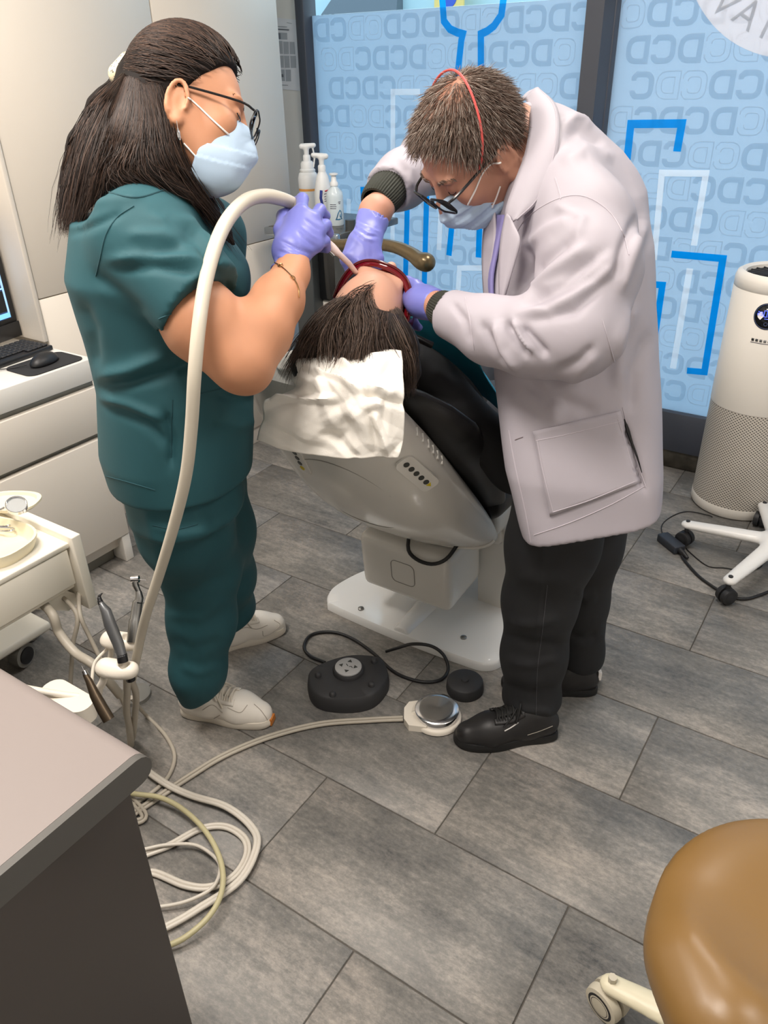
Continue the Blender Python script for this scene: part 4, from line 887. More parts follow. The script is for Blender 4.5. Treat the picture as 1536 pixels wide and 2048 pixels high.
MB().lathe([(.0, .952), (.045, .950), (.05, .94)], PC, (0, 0, 1), 32, False).build('dial', m_lgrey, ap)
a0 = math.radians(-94); d0 = np.array((math.cos(a0), math.sin(a0), 0)); sdv = np.array((-math.sin(a0), math.cos(a0), 0))
def oncyl(s, z, o=.0006): a = a0+s/PR; return PC+np.array((math.cos(a), math.sin(a), 0))*(PR+o)+np.array([0, 0, z])
ds = MB().add([oncyl(.047*math.cos(t), .83+.047*math.sin(t)) for t in np.linspace(0, 2*math.pi, 40, False)]+[oncyl(0, .83)], [(i, (i+1) % 40, 40) for i in range(40)], True).build('display', m_gloss, ap, fix=False); solidify(ds, .001)
m_led = mat('blue led', srgb(70, 80, 230), .4, emit=(srgb(90, 110, 255), 1.5)); m_ledr = mat('display ring', srgb(90, 105, 150), .4)
def cstroke(pts, w, m, par, name, closed=False): vs, fs = stroke2d(pts, w, closed); mb = MB(); mb.add([oncyl(p[0], p[1], .0016) for p in vs], fs); o = mb.build(name, m, par, fix=False); return solidify(o, .0004)
cstroke([(.0435*math.cos(t), .83+.0435*math.sin(t)) for t in np.linspace(0, 2*math.pi, 40, False)], .0012, m_ledr, ds, 'ring', True)
SEG = {'0': 'abcdef', '2': 'abged', '3': 'abgcd'}
def digit(ch, x, z, w, h, lw):
    S_ = dict(a=[(x, z+h), (x+w, z+h)], b=[(x+w, z+h), (x+w, z+h/2)], c=[(x+w, z+h/2), (x+w, z)], d=[(x, z), (x+w, z)], e=[(x, z), (x, z+h/2)], f=[(x, z+h/2), (x, z+h)], g=[(x, z+h/2), (x+w, z+h/2)])
    for s in SEG[ch]: cstroke(S_[s], lw, m_led, ds, 'digit')
digit('2', -.034, .832, .0065, .012, .0012); digit('3', -.024, .832, .0065, .012, .0012); digit('0', -.012, .828, .010, .022, .0018); digit('0', .003, .828, .010, .022, .0018); digit('0', .018, .828, .010, .022, .0018)
cstroke([(-.008, .821), (0, .821), (.008, .821)], .0014, m_led, ds, 'digit'); cstroke([(.006*math.cos(t), .803+.006*math.sin(t)) for t in np.linspace(2.0, 7.4, 16)], .0012, m_ledr, ds, 'power_mark'); cstroke([(0, .806), (0, .811)], .0012, m_ledr, ds, 'power_mark')
for i in range(6): c_ = 40+32*i; cstroke([(-.036+i*.014, .742), (-.027+i*.014, .742)], .009, mat('scale grey', srgb(c_, c_, c_), .6), ap, 'scale_square')
cstroke([(-.038, .732), (0, .732), (.04, .732)], .002, m_ink, ap, 'scale_line')

# ---------------------------------------------------------------- rolling stands and stool
m_wht = mat('white painted base', srgb(236, 234, 230), .3); m_cst = mat('black castor', srgb(44, 44, 46), .5)
def star_base(t, c, R_, a0_, m, wheel_m, h=.09, wr=.03, tipw=.024, n=5):
    F_ = Field((c[0]-R_-.05, c[1]-R_-.05, .03), (c[0]+R_+.05, c[1]+R_+.05, .2), .006)
    F_.cone((c[0], c[1], h-.02), (c[0], c[1], h+.05), .042, .036, .02)
    for k in range(n):
        a = a0_+2*math.pi*k/n; d = np.array((math.cos(a), math.sin(a), 0)); F_.cone(np.array((c[0], c[1], h+.028)), np.array((c[0], c[1], h))+d*R_, .034, tipw, .03, flat=((0, 0, 1), .62))
    npmesh('star_base', *F_.mesh(), m, t)
    for k in range(n):
        a = a0_+2*math.pi*k/n; d = np.array((math.cos(a), math.sin(a), 0)); sd2 = nrm(np.array((-d[1], d[0], 0))+d*.4); q = np.array((c[0], c[1], wr))+d*R_
        w_ = MB().lathe([(wr*.55, -.025), (wr*.95, -.022), (wr, -.012), (wr, -.004), (wr*.6, -.003), (wr*.6, .003), (wr, .004), (wr, .012), (wr*.95, .022), (wr*.55, .025)], q, sd2, 24).build('castor', wheel_m, t); MB().tube([q+np.array([0, 0, wr*.8]), q+np.array([0, 0, h-.012])], .008, 8).build('stem', wheel_m, w_)
        for sg_ in (-1, 1): MB().lathe([(wr*.50, .0252*sg_), (wr*.74, .0238*sg_)], q, sd2, 24, False).build('hub_ring', m_blk, w_)
st = thing('rolling_stand', 'white five-star stand base on black castors in front of the air purifier', 'stand'); star_base(st, (-.125, 2.73), .315, math.pi, m_wht, m_cst)
MB().tube([(-.125, 2.73, .12), (-.125, 2.73, .52)], .018, 16).build('column', m_chr, st); MB().lathe([(.05, .52), (.06, .525), (.06, .54), (.05, .545)], (-.125, 2.73, 0), (0, 0, 1), 24).build('mount_plate', m_wht, st)
adp = thing('power_adapter', 'black power adapter brick on the floor beside the white stand', 'adapter'); e0 = atz(1317, 1075, .03); e1 = atz(1353, 1104, .03); e2 = atz(1345, 1056, .03)
vx, vy = e1-e0, e2-e0; c = atz(1343, 1080, .03); ax_ = nrm(vx); MB().box((-.055, -.024, .001), (.055, .024, .032), .004, 2, M4(rot_to((0, 0, 1), ax_), (c[0], c[1], 0))).build('brick', mat('adapter black', srgb(48, 52, 60), .5), adp)
q = np.array((c[0], c[1], .016))+ax_*.054; MB().tube([q, q+ax_*.02, q+ax_*.04+np.array([.006, -.006, -.006])], [.012, .010, .006], 10).build('plug', m_blk, adp)
tag(MB().tube(spline([q+ax_*.03, zf(1365, 1115, .006), zf(1395, 1150, .006), zf(1430, 1176, .006), zf(1460, 1193, .006), zf(1490, 1198, .006), zf(1520, 1190, .006), zf(1570, 1170, .006)], 40), .0055, 8).build('mains_cable', m_blk), 'thick black mains cable curving from the adapter past the stand', 'cable')
tag(MB().tube(spline([np.array((c[0], c[1], .016))-ax_*.05, zf(1324, 1050, .003), zf(1345, 1032, .003), zf(1375, 1023, .003), zf(1415, 1030, .003), zf(1425, 1034, .003)], 30), .0022, 6).build('thin_cable', m_blk), 'thin black cable from the adapter to the air purifier', 'cable')
tag(MB().tube(spline([zf(1372, 1096, .003), zf(1380, 1105, .003), zf(1415, 1132, .003), zf(1450, 1136, .003), zf(1490, 1142, .003), zf(1520, 1135, .003), zf(1525, 1122, .003)], 30), .0022, 6).build('thin_cable', m_blk), 'thin black cable lying under the arms of the white stand', 'cable')
so = thing('stool', 'stool with a golden brown leather seat in the near right corner', 'stool'); SC = (.160, .915); star_base(so, SC, .275, math.radians(180), mat('cream painted base', srgb(226, 218, 190), .4), mat('cream castor', srgb(206, 198, 178), .45), .09, .038, .022)
F_ = Field((-.16, .5, .38), (.52, 1.25, .66), .008)
F_.ell((.16, .86, .50), (.235, .245, .06), None, 0).cone((.02, .76, .505), (.06, .70, .51), .055, .055, .08).cone((.26, .98, .505), (.28, 1.04, .51), .06, .06, .08).ell((.14, .9, .58), (.16, .10, .035), rot_to((0, 0, 1), (.7, .7, 0)), .05, 'sub')
npmesh('seat', *F_.mesh(), mat('golden brown leather', srgb(128, 97, 54), .36, bump=(300, .05, .0008)), so); MB().tube([(SC[0], SC[1], .11), (SC[0], SC[1], .46)], .024, 16).build('column', m_chr, so)
# ---------------------------------------------------------------- operating lamp above the chair, hung from the ceiling
ol = thing('operating_lamp', 'white dental operating lamp on a ceiling arm above the patient', 'lamp')
lp = np.array((-1.30, 2.15, 2.12)); aim = np.array((-0.98, 1.56, 1.22)); ld = nrm(aim-lp)
MB().lathe([(.02, -.05), (.07, -.04), (.10, 0), (.10, .012), (.09, .014)], lp, ld, 32).build('lamp_head', m_lamw, ol)
MB().tube([lp-ld*.045, (-1.38, 2.3, 2.25), (-1.4, 2.35, 2.45), (-1.4, 2.35, CEIL-.001)], .018, 12).build('arm', m_lamw, ol)
MB().lathe([(.07, 0), (.07, .03)], (-1.4, 2.35, CEIL-.032), (0, 0, 1), 24).build('ceiling_rose', m_lamw, ol)
_l = bpy.data.lights.new('operating_lamp_light', 'SPOT'); _l.energy = 16; _l.color = (1.0, .97, .92); _l.spot_size = math.radians(17); _l.spot_blend = .4; _l.shadow_soft_size = .05
_o = bpy.data.objects.new('operating_lamp_light', _l); COL.objects.link(_o); _o.location = lp+ld*.03; _o.rotation_euler = Vector(ld).to_track_quat('-Z', 'Y').to_euler()
# ---------------------------------------------------------------- helpers for figures
from mathutils.bvhtree import BVHTree
def c2w(x, y, z): return RT*x+UP*y-FW*z                      # picture right / up / towards the viewer, as world directions
def proj(V):
    d = V-EYE; z = d@FW; return 768+FPX*(d@RT)/z, 1024-FPX*(d@UP)/z, z
def folds2d(lines):
    """creases: (polyline in photo coordinates, half width px, height m) laid on the near side of a cloth surface"""
    def g(V, N):
        x, y, z = proj(V); front = np.clip(-((V-EYE)*N).sum(1)/np.linalg.norm(V-EYE, axis=1)*4, 0, 1); o = np.zeros(len(V))
        for pts, w, h in lines:
            P_ = np.array(pts, float); best = np.full(len(V), 1e9); tt = np.zeros(len(V)); L = np.concatenate([[0], np.cumsum(np.linalg.norm(np.diff(P_, axis=0), axis=1))])
            for i in range(len(P_)-1):
                a, b = P_[i], P_[i+1]; ab = b-a; t = np.clip(((x-a[0])*ab[0]+(y-a[1])*ab[1])/(ab@ab), 0, 1); d = np.hypot(x-a[0]-t*ab[0], y-a[1]-t*ab[1]); k = d < best
                best = np.where(k, d, best); tt = np.where(k, (L[i]+t*(L[i+1]-L[i]))/L[-1], tt)
            o += h*np.exp(-(best/w)**2)*np.clip(np.minimum(tt, 1-tt)*5+0.15, 0, 1)
        return o*front
    return g
def bvh(o):
    dg = bpy.context.evaluated_depsgraph_get(); me = o.data
    return BVHTree.FromPolygons([v.co[:] for v in me.vertices], [p.vertices[:] for p in me.polygons])
def hit(tree, x, y):
    d = Vector(_ray(x, y)).normalized(); loc, n, i, dist = tree.ray_cast(Vector(EYE), d)
    if loc is None: return None, None
    n = np.array(n); n = n if n@np.array(d) < 0 else -n
    return np.array(loc), n
def seam(tree, pts, name, m, parent, r=0.0012, off=0.0004, n=40):
    P_ = spline([(x, y, 0) for x, y in pts], n); out = []
    for x, y, _ in P_:
        p, nn = hit(tree, x, y)
        if p is not None and (not out or np.linalg.norm(p-out[-1]) < 0.08): out.append(p+nn*off)
    if len(out) > 2: return MB().tube(out, r, 5).build(name, m, parent)
def patch(tree, quad, name, m, parent, off=0.003, nu=20, nv=20):
    q = np.array(quad, float); G = []
    for i in range(nv+1):
        row = []
        for j in range(nu+1):
            u, v = j/nu, i/nv; x, y = (q[0]*(1-u)+q[1]*u)*(1-v)+(q[3]*(1-u)+q[2]*u)*v; p, n = hit(tree, x, y); row.append((p, n))
        G.append(row)
    G = [[(p+n*off if p is not None else None) for p, n in row] for row in G]
    G = [r for r in G if all(p is not None for p in r)]
    if len(G) < 3: return None
    o = MB().grid(G).build(name, m, parent); solidify(o, 0.0015); return o
def stack(F, levels, fdir, ldir, k=0.03, p=2.0):
    """body trunk: levels (centre, front-back half size, side half size) from bottom to top, sliced along z"""
    fdir = nrm(fdir); ldir = nrm(ldir); lv = sorted(levels, key=lambda q: q[0][2]); z = np.array([q[0][2] for q in lv]); C_ = np.array([q[0] for q in lv]); a = np.array([q[1] for q in lv]); b = np.array([q[2] for q in lv])
    m = 0.3; sl = F.blk(C_.min(0)-np.array([m, m, .02]), C_.max(0)+np.array([m, m, .02]), .03); X, Y, Z = F.P(sl); zz = Z.ravel()
    def itp(v): 
        s_ = np.interp(zz, z, v); return s_[None, None, :]
    if not np.isscalar(p): p = itp(np.array([q_ for _, q_ in sorted(zip([l_[0][2] for l_ in levels], p))]))
    cx, cy, A_, B_ = itp(C_[:, 0]), itp(C_[:, 1]), itp(a), itp(b); px, py = X-cx, Y-cy
    qf = np.abs((px*fdir[0]+py*fdir[1])/A_); ql = np.abs((px*ldir[0]+py*ldir[1])/B_); r_ = (qf**p+ql**p)**(1/p); d = (r_-1)*np.minimum(A_, B_)
    dz = np.maximum(z[0]-Z, Z-z[-1]); d = np.maximum(d, dz); F._mix(sl, d.astype(np.float32), k, 'add'); return F
class Head:
    def __init__(s, c, f, u, sc=1.0):
        s.c = np.array(c, float); s.f = nrm(f); s.u = nrm(np.array(u)-s.f*np.dot(u, s.f)); s.l = np.cross(s.u, s.f); s.s = sc; s.R = np.array([s.f, s.l, s.u]).T
    def __call__(s, x, y, z): return s.c+s.s*(s.f*x+s.l*y+s.u*z)
    def loc(s, V): return ((np.asarray(V)-s.c)@s.R)/s.s
    def skin(s, F, ears=(1, -1)):
        k = s.s; E = lambda c, r, kk=.02, op='add', R=None: F.ell(s(*c), np.array(r)*k, s.R if R is None else R, kk, op)
        C_ = lambda a, b, ra, rb, kk=.015, op='add': F.cone(s(*a), s(*b), ra*k, rb*k, kk, op)
        E((-.014, 0, .032), (.098, .077, .088), .0); E((.042, 0, -.030), (.050, .060, .082), .03)
        for y in (1, -1):
            C_((-.005, y*.052, -.045), (.045, y*.034, -.098), .024, .018, .03); E((.062, y*.040, -.030), (.026, .024, .026), .02); E((.080, y*.030, .020), (.014, .026, .010), .015)
            E((.098, y*.031, .000), (.018, .018, .011), .012, 'sub'); E((.079, y*.031, -.001), (.0135, .0135, .0125), .004)
        C_((.045, 0, -.100), (.068, 0, -.104), .022, .018, .02); C_((.090, 0, .008), (.112, 0, -.040), .008, .0125, .012); E((.102, .012, -.046), (.010, .008, .007), .006); E((.102, -.012, -.046), (.010, .008, .007), .006)
        E((.088, 0, -.070), (.012, .024, .006), .008); E((.086, 0, -.080), (.012, .021, .006), .006)
        for y in ears:
            o = y*.076; E((-.012, o, -.030), (.017, .006, .031), .006); E((-.006, y*.078, -.060), (.009, .005, .010), .006)
            pts = [s(-.012+.017*math.cos(a)*1.0, y*(.083+.003*math.sin(a)), -.028+.031*math.sin(a)) for a in np.linspace(-.4, 3.9, 12)]; F.chain(pts, [.0042*k]*12, .003)
            E((-.006, y*.085, -.030), (.009, .007, .014), .004, 'sub')
    def neck(s, F, base, r0=.058, r1=.064): F.cone(s(-.030, 0, -.055), base, r0*s.s, r1, .04)
def glasses(t, H, m, name='glasses', w=.054, h=.038, half=False, fx=.108, fz=-.004, r=.0022, lens=True, tilt=.0, ear=(-.01, .082, .000), mlens=None):
    g = None; rims = MB()
    for y in (1, -1):
        loop = [H(fx-.010*abs(q[0]*y-0)/.06*0-abs(q[0])**2*1.6+tilt*(q[1]-fz), q[0], q[1]) for q in rrect(y*.034, fz, w, h, .013, 5)]
        rims.tube(loop+[loop[0]], r, 6, False)
        tmp = [H(fx-abs(y*(.034+w/2))**2*1.6, y*(.034+w/2), fz+h*.3), H(fx-.03, y*.074, fz+h*.34), H(ear[0]+.02, y*.079, ear[2]), H(ear[0]-.01, y*ear[1], ear[2]-.004), H(ear[0]-.022, y*ear[1], ear[2]-.022)]
        rims.tube(spline(tmp, 20), r*1.2, 6)
    rims.tube([H(fx-.0005, -.009, fz+.006), H(fx+.002, 0, fz+.009), H(fx-.0005, .009, fz+.006)], r, 6)
    g = rims.build(name, m, t)
    if lens:
        for y in (1, -1):
            c_ = [H(fx-abs(q[0])**2*1.6+tilt*(q[1]-fz), q[0], q[1]) for q in rrect(y*.034, fz, w-.003, h-.003, .012, 5)]; mb = MB(); mb.add(c_, [tuple(range(len(c_)))]); o = mb.build('lens', mlens, g); solidify(o, .0012)
    return g
m_lens = mat('spectacle lens', (.97, .98, .98), .02, spec=.5, trans=1.0); m_lens.node_tree.nodes['Principled BSDF'].inputs['IOR'].default_value = 1.03
def comb(H, roots, dirf, steps, ds, rad, c0, noise=.15, seed=1, lift=.0):
    """grow strands from scalp roots, keeping them outside the skull ellipsoid (head coordinates)"""
    rg = np.random.RandomState(seed); P_ = np.array(roots, float); out = [P_.copy()]; w = rg.normal(size=P_.shape)*noise; rad = np.array(rad); c0 = np.array(c0)
    for i in range(steps-1):
        d = dirf(P_, i/(steps-1))+w; n = (P_-c0)/rad**2; n /= np.linalg.norm(n, axis=1)[:, None]; d /= np.linalg.norm(d, axis=1)[:, None]+1e-9
        P_ = P_+d*(ds if np.isscalar(ds) else ds[:, None]); q = (P_-c0)/rad; r_ = np.linalg.norm(q, axis=1); lim = 1.0+lift*rg.uniform(.5, 1, len(P_))*min(1, i/2)
        k = r_ < lim; P_[k] = c0+q[k]/r_[k][:, None]*lim[k][:, None]*rad; out.append(P_.copy())
    L = np.array(out).transpose(1, 0, 2); return H.c+H.s*(L@H.R.T)
def sole_shoe(t, name, heel, toe, m_up, m_sole, m_lace, w=.098, hh=.085, laces=True, z0=0.0, extras=None):
    """one shoe lying along heel -> toe"""
    heel = np.array(heel, float); toe = np.array(toe, float); d = toe-heel; d[2] = 0; L = np.linalg.norm(d); d /= L; l = np.cross((0, 0, 1), d); Q = lambda x, y, z: heel+d*x*L+l*y+np.array([0, 0, z0+z])
    sh = empty(name); sh.parent = t
    F = Field(np.minimum(heel, toe)-np.array([.1, .1, .01]), np.maximum(heel, toe)+np.array([.1, .1, .16]), .004)
    F.cone(Q(.14, 0, .045), Q(.30, 0, .045), .040, .040, .0).cone(Q(.30, 0, .040), Q(.66, .004, .036), .041, .046, .03).cone(Q(.66, .004, .034), Q(.86, .002, .028), .046, .036, .03).cone(Q(.14, 0, .05), Q(.17, 0, hh), .037, .035, .02).cone(Q(.34, 0, .055), Q(.28, 0, hh+.012), .034, .036, .03).cone(Q(.62, .002, .042), Q(.36, 0, hh-.002), .028, .031, .03)
    F.plane(Q(0, 0, .018), (0, 0, -1), .004); F.cone(Q(.22, 0, hh+.05), Q(.22, 0, hh-.01), .026, .024, .008, 'sub'); F.cone(Q(.28, 0, hh+.05), Q(.24, 0, hh-.005), .026, .022, .008, 'sub')
    up = npmesh('upper', *F.mesh(), m_up, sh)
    outl = spline([(0.0, 0, 0), (.03, .032, 0), (.15, .040, 0), (.35, .040, 0), (.6, .050, 0), (.8, .046, 0), (.94, .030, 0), (1.0, 0, 0), (.95, -.030, 0), (.8, -.042, 0), (.6, -.046, 0), (.35, -.038, 0), (.15, -.038, 0), (.03, -.030, 0)], 64, True)
    G = [[Q(.5+(q[0]-.5)*k, q[1]*k*w/.098, z) for k, z in ((.0, .0005), (.95, .0005), (1.0, .006), (1.0, .018), (.97, .026), (.85, .027), (0, .027))] for q in outl]; so_ = MB().grid(G, True, True).build('sole', m_sole, sh)
    if laces:
        tr_ = bvh(up)
        def Qs(x, y, dz=.003):
            p = Q(x, y, .3); l_, n_, i_, d_ = tr_.ray_cast(Vector(p), Vector((0, 0, -1))); return (np.array(l_)+np.array([0, 0, dz])) if l_ is not None else Q(x, y, .05)
        tg = MB().grid([[Qs(x, y, .004) for y in np.linspace(-.016, .016, 7)] for x in np.linspace(.37, .60, 12)]).build('tongue', m_lace, sh); solidify(tg, .003)
        for yy in (-1, 1): fl_ = MB().grid([[Qs(x, yy*y, .003) for y in np.linspace(.017, .034, 5)] for x in np.linspace(.36, .64, 14)]).build('eyestay', m_up, sh); solidify(fl_, .003)
        mb = MB()
        for i in range(5):
            x = .40+.05*i; mb.tube(spline([Qs(x+.015, -.027, .004), Qs(x+.005, -.012, .008), Qs(x-.005, .012, .008), Qs(x-.015, .027, .004)], 14), .0027, 6); mb.tube(spline([Qs(x+.015, .027, .004), Qs(x+.005, .012, .0095), Qs(x-.005, -.012, .0095), Qs(x-.015, -.027, .004)], 14), .0027, 6)
        mb.tube(spline([Qs(.39, 0, .008), Qs(.40, .02, .028), Qs(.45, .040, .014), Qs(.41, .012, .008), Qs(.39, 0, .008)], 24), .0027, 6).tube(spline([Qs(.39, 0, .008), Qs(.41, -.022, .026), Qs(.47, -.036, .012), Qs(.42, -.010, .008), Qs(.39, 0, .008)], 24), .0027, 6).tube(spline([Qs(.39, .0, .008), Qs(.46, .022, .010), Qs(.56, .040, .006)], 14), .0024, 6).tube(spline([Qs(.39, .0, .008), Qs(.45, -.025, .010), Qs(.53, -.040, .006)], 14), .0024, 6)
        mb.build('laces', m_lace, sh)
    return sh, Q, up
def lift_strands(P_, tree, rg, lo=.0008, hi=.006):
    """bring strands that sank into the hair mass back onto its surface"""
    P_ = np.array(P_, float); n, k = P_.shape[:2]
    for i in range(n):
        o = rg.uniform(lo, hi); x, y, z = proj(P_[i])
        for j in range(k):
            p, nn = hit(tree, x[j], y[j])
            if p is not None and (p-EYE)@FW < z[j]+.002: P_[i, j] = p-nrm(p-EYE)*o
    return P_
def finger(F, pts, rs, k=.005): F.chain(pts, rs, k)
# ---------------------------------------------------------------- person in green scrubs
m_skw = mat('tan skin', srgb(188, 134, 102), .55, spec=.35, sss=.10, bump=(260, .06, .0008), var=(14, .05)); m_teal = mat('teal scrub cloth', srgb(26, 76, 84), .75, sheen=.0, bump=(700, .10, .0006)); m_glove = mat('violet nitrile', srgb(118, 122, 198), .40, bump=(120, .10, .001), spec=.45)
m_mask = mat('mask blue', srgb(176, 198, 220), .8, bump=(500, .1, .0005)); m_strap = mat('white elastic', srgb(232, 228, 224), .7); m_hairw = hair_mat('dark brown hair', [srgb(30, 24, 22), srgb(44, 35, 31), srgb(58, 45, 39), srgb(84, 64, 53)], .5, .22); m_hairb = mat('dark hair base', srgb(26, 21, 19), .7, spec=.15)
m_gold = mat('gold', srgb(200, 160, 110), .25, 1.0); m_gblk = mat('black acetate', srgb(22, 22, 24), .25)
wo = thing('person', 'person in dark teal scrubs with a ponytail, mask and glasses, holding the suction hose', 'person')
WF, WL = nrm((.80, .60, 0)), nrm((-.60, .80, 0))           # facing, her left
HW = Head(at(382, 222, 1.47), c2w(.967, -.175, -.16), c2w(.14, .96, -.05), 1.04)
wrist = at(583, 548, 1.535); elb = at(482, 722, 1.43); sh = at(292, 492, 1.42); nb = at(305, 392, 1.52)
lsh = at(420, 470, 1.74); lel = at(440, 690, 1.86); lwr = at(425, 830, 1.90)
lv = [(at(275, 430, 1.54), .118, .165), (at(303, 540, 1.56), .160, .185), (at(322, 650, 1.62), .150, .18), (at(354, 760, 1.68), .160, .19), (at(356, 880, 1.76), .165, .205), (at(372, 985, 1.83), .150, .20)]
lo = np.array((-1.75, .70, .60)); hi = np.array((-.80, 1.75, 1.80))
F = Field(lo, hi, .0042)
HW.skin(F); HW.neck(F, nb, .056, .066); stack(F, [(c, a-.02, b-.02) for c, a, b in lv], WF, WL, .05)
F.cone(nb, sh, .06, .066, .05); F.cone(nb, lsh, .06, .06, .05)
F.chain([sh, at(350, 575, 1.42), at(405, 645, 1.415), elb], [.055, .060, .070, .056], .03); F.chain([elb, at(520, 662, 1.455), at(556, 600, 1.495), wrist, at(592, 520, 1.55)], [.053, .056, .046, .031, .026], .03); F.ell(at(500, 745, 1.435), (.03, .03, .03), None, .03)
F.chain([lsh, lel, lwr, at(425, 875, 1.92)], [.062, .05, .03, .028], .03)
body = npmesh('body', *F.mesh(), m_skw, wo)
# face details
for y in (1, -1):
    e_ = MB(); a = np.linspace(0, math.pi, 12); e_.tube([HW(.0925-.006*abs(math.cos(t))**2, y*(.031+.0145*math.cos(t)), -.0055-.004*math.sin(t)) for t in a], [.0012]*12, 5); e_.build('eyelashes', m_gblk, wo)
    P_ = []; rg = np.random.RandomState(3)
    for i in range(70):
        t = rg.uniform(0, 1); b0_ = np.array([.094-.018*t**2, y*(.014+.036*t), .017+.008*math.sin(t*2.6)+rg.uniform(-.002, .002)]); d_ = np.array([-.1-.2*t, y*1.0, .25-.5*t]); P_.append([HW(*(b0_+d_*.010*q)) for q in np.linspace(0, 1, 4)])
    strands('eyebrow', P_, .0006, m_hairb, wo)
# scrub top
cl = [(c, a+.006, b+.004) for c, a, b in lv]
F = Field((-1.75, .68, .62), (-.85, 1.75, 1.52), .0055)
stack(F, cl, WF, WL, .04); F.cone(nb-np.array([0, 0, .025]), sh+np.array([0, 0, -.0]), .085, .088, .06); F.cone(nb-np.array([0, 0, .03]), lsh, .085, .075, .06); F.ell(at(400, 560, 1.60), (.10, .13, .08), rot_to((0, 0, 1), WF), .06)
sl0, sl1 = at(285, 475, 1.42), at(425, 635, 1.405)
F.chain([sl0, at(345, 545, 1.41), sl1], [.088, .092, .086], .03); F.chain([lsh, (lsh+lel)/2], [.075, .075], .03)
hemd = nrm(sl1-sl0); 
# open the sleeve and cut it at its hem, cut the neck opening and the shirt hem
hp = at(401, 614, 1.41); hn = nrm(hemd+c2w(.0, .12, 0))
def cutsl(f, X, Y, Z):
    d = (X-hp[0])*hn[0]+(Y-hp[1])*hn[1]+(Z-hp[2])*hn[2]; near = (X-sl1[0])**2+(Y-sl1[1])**2+(Z-sl1[2])**2 < .15**2
    ax = at(360, 590, 1.42); return f, d, near
a1, a2 = at(292, 492, 1.42), at(482, 722, 1.43)
F2 = Field((-1.75, .68, .62), (-.85, 1.75, 1.52), .0055); F2.chain([sl0, at(345, 545, 1.412), sl1], [.088, .093, .092], .0)
T = Field((-1.75, .68, .62), (-.85, 1.75, 1.52), .0055); stack(T, cl, WF, WL, .04); T.cone(nb-np.array([0, 0, .025]), sh, .085, .088, .06); T.cone(nb-np.array([0, 0, .03]), lsh, .085, .075, .06); T.ell(at(400, 560, 1.60), (.10, .13, .08), rot_to((0, 0, 1), WF), .06); T.chain([lsh, (lsh+lel)/2], [.075, .075], .03)
X, Y, Z = T.P((slice(None),)*3); dpl = (X-hp[0])*hn[0]+(Y-hp[1])*hn[1]+(Z-hp[2])*hn[2]
F2.f = np.maximum(F2.f, dpl)
k_ = .025; h_ = np.maximum(k_-np.abs(F2.f-T.f), 0)/k_; T.f = (np.minimum(F2.f, T.f)-h_*h_*k_*.25).astype(np.float32)
T.chain([at(385, 610, 1.415), at(400, 640, 1.415), at(470, 712, 1.428)], [.055, .077, .062], .004, 'sub')
T.cone(HW(-.03, 0, -.02), nb+np.array([0, 0, .03]), .075, .072, .01, 'sub')
hz = at(262, 976, 1.72)[2]
T.plane((0, 0, hz+.0), (0, 0, -1), .006)
fl_top = [([(400, 470), (330, 500), (270, 520)], 16, -.006), ([(300, 430), (380, 450), (450, 520)], 14, .006), ([(310, 420), (390, 470), (440, 560)], 10, -.006), ([(215, 520), (300, 512), (410, 522)], 10, .006), ([(225, 540), (310, 535), (400, 545)], 10, -.005), ([(250, 470), (330, 470), (390, 500)], 12, .004),
  ([(185, 545), (240, 590), (290, 630)], 12, -.004), ([(190, 775), (250, 770), (330, 750), (400, 720)], 12, -.008), ([(195, 755), (260, 740), (340, 705)], 13, .008), ([(200, 795), (260, 808), (330, 840)], 9, .006), ([(215, 812), (300, 850), (345, 900)], 10, -.005), ([(330, 820), (345, 880), (342, 940)], 9, -.007), ([(160, 600), (185, 660), (190, 740)], 14, -.006), ([(430, 790), (480, 800), (525, 800)], 12, -.005), ([(420, 830), (470, 850), (520, 840)], 16, .005), ([(450, 560), (470, 600), (478, 640)], 8, -.006), ([(150, 420), (230, 400), (290, 395)], 10, .004), ([(135, 470), (190, 450), (250, 420)], 10, -.004)]
fd = folds2d(fl_top)
top = npmesh('scrub_top', *T.mesh(disp=lambda V, N: 1.7*fd(V, N)+.0022*wav(V, 0, 5, 16, 3), smooth=2), m_teal, wo)
tb = bvh(top); m_seam = mat('teal seam', srgb(24, 70, 78), .8)
seam(tb, [(268, 412), (235, 435), (212, 470), (200, 520), (192, 552)], 'seam', m_seam, wo, .0014); seam(tb, [(318, 638), (380, 610), (440, 580), (470, 562)], 'sleeve_hem', m_seam, wo, .0014); seam(tb, [(345, 800), (343, 860), (342, 915)], 'seam', m_seam, wo, .0014); seam(tb, [(205, 950), (260, 965), (310, 980)], 'hem_stitch', m_seam, wo, .001); seam(tb, [(400, 788), (440, 778), (480, 770)], 'pocket_edge', m_seam, wo, .0014); seam(tb, [(200, 380), (270, 395), (330, 380)], 'collar_edge', m_seam, wo, .0016)
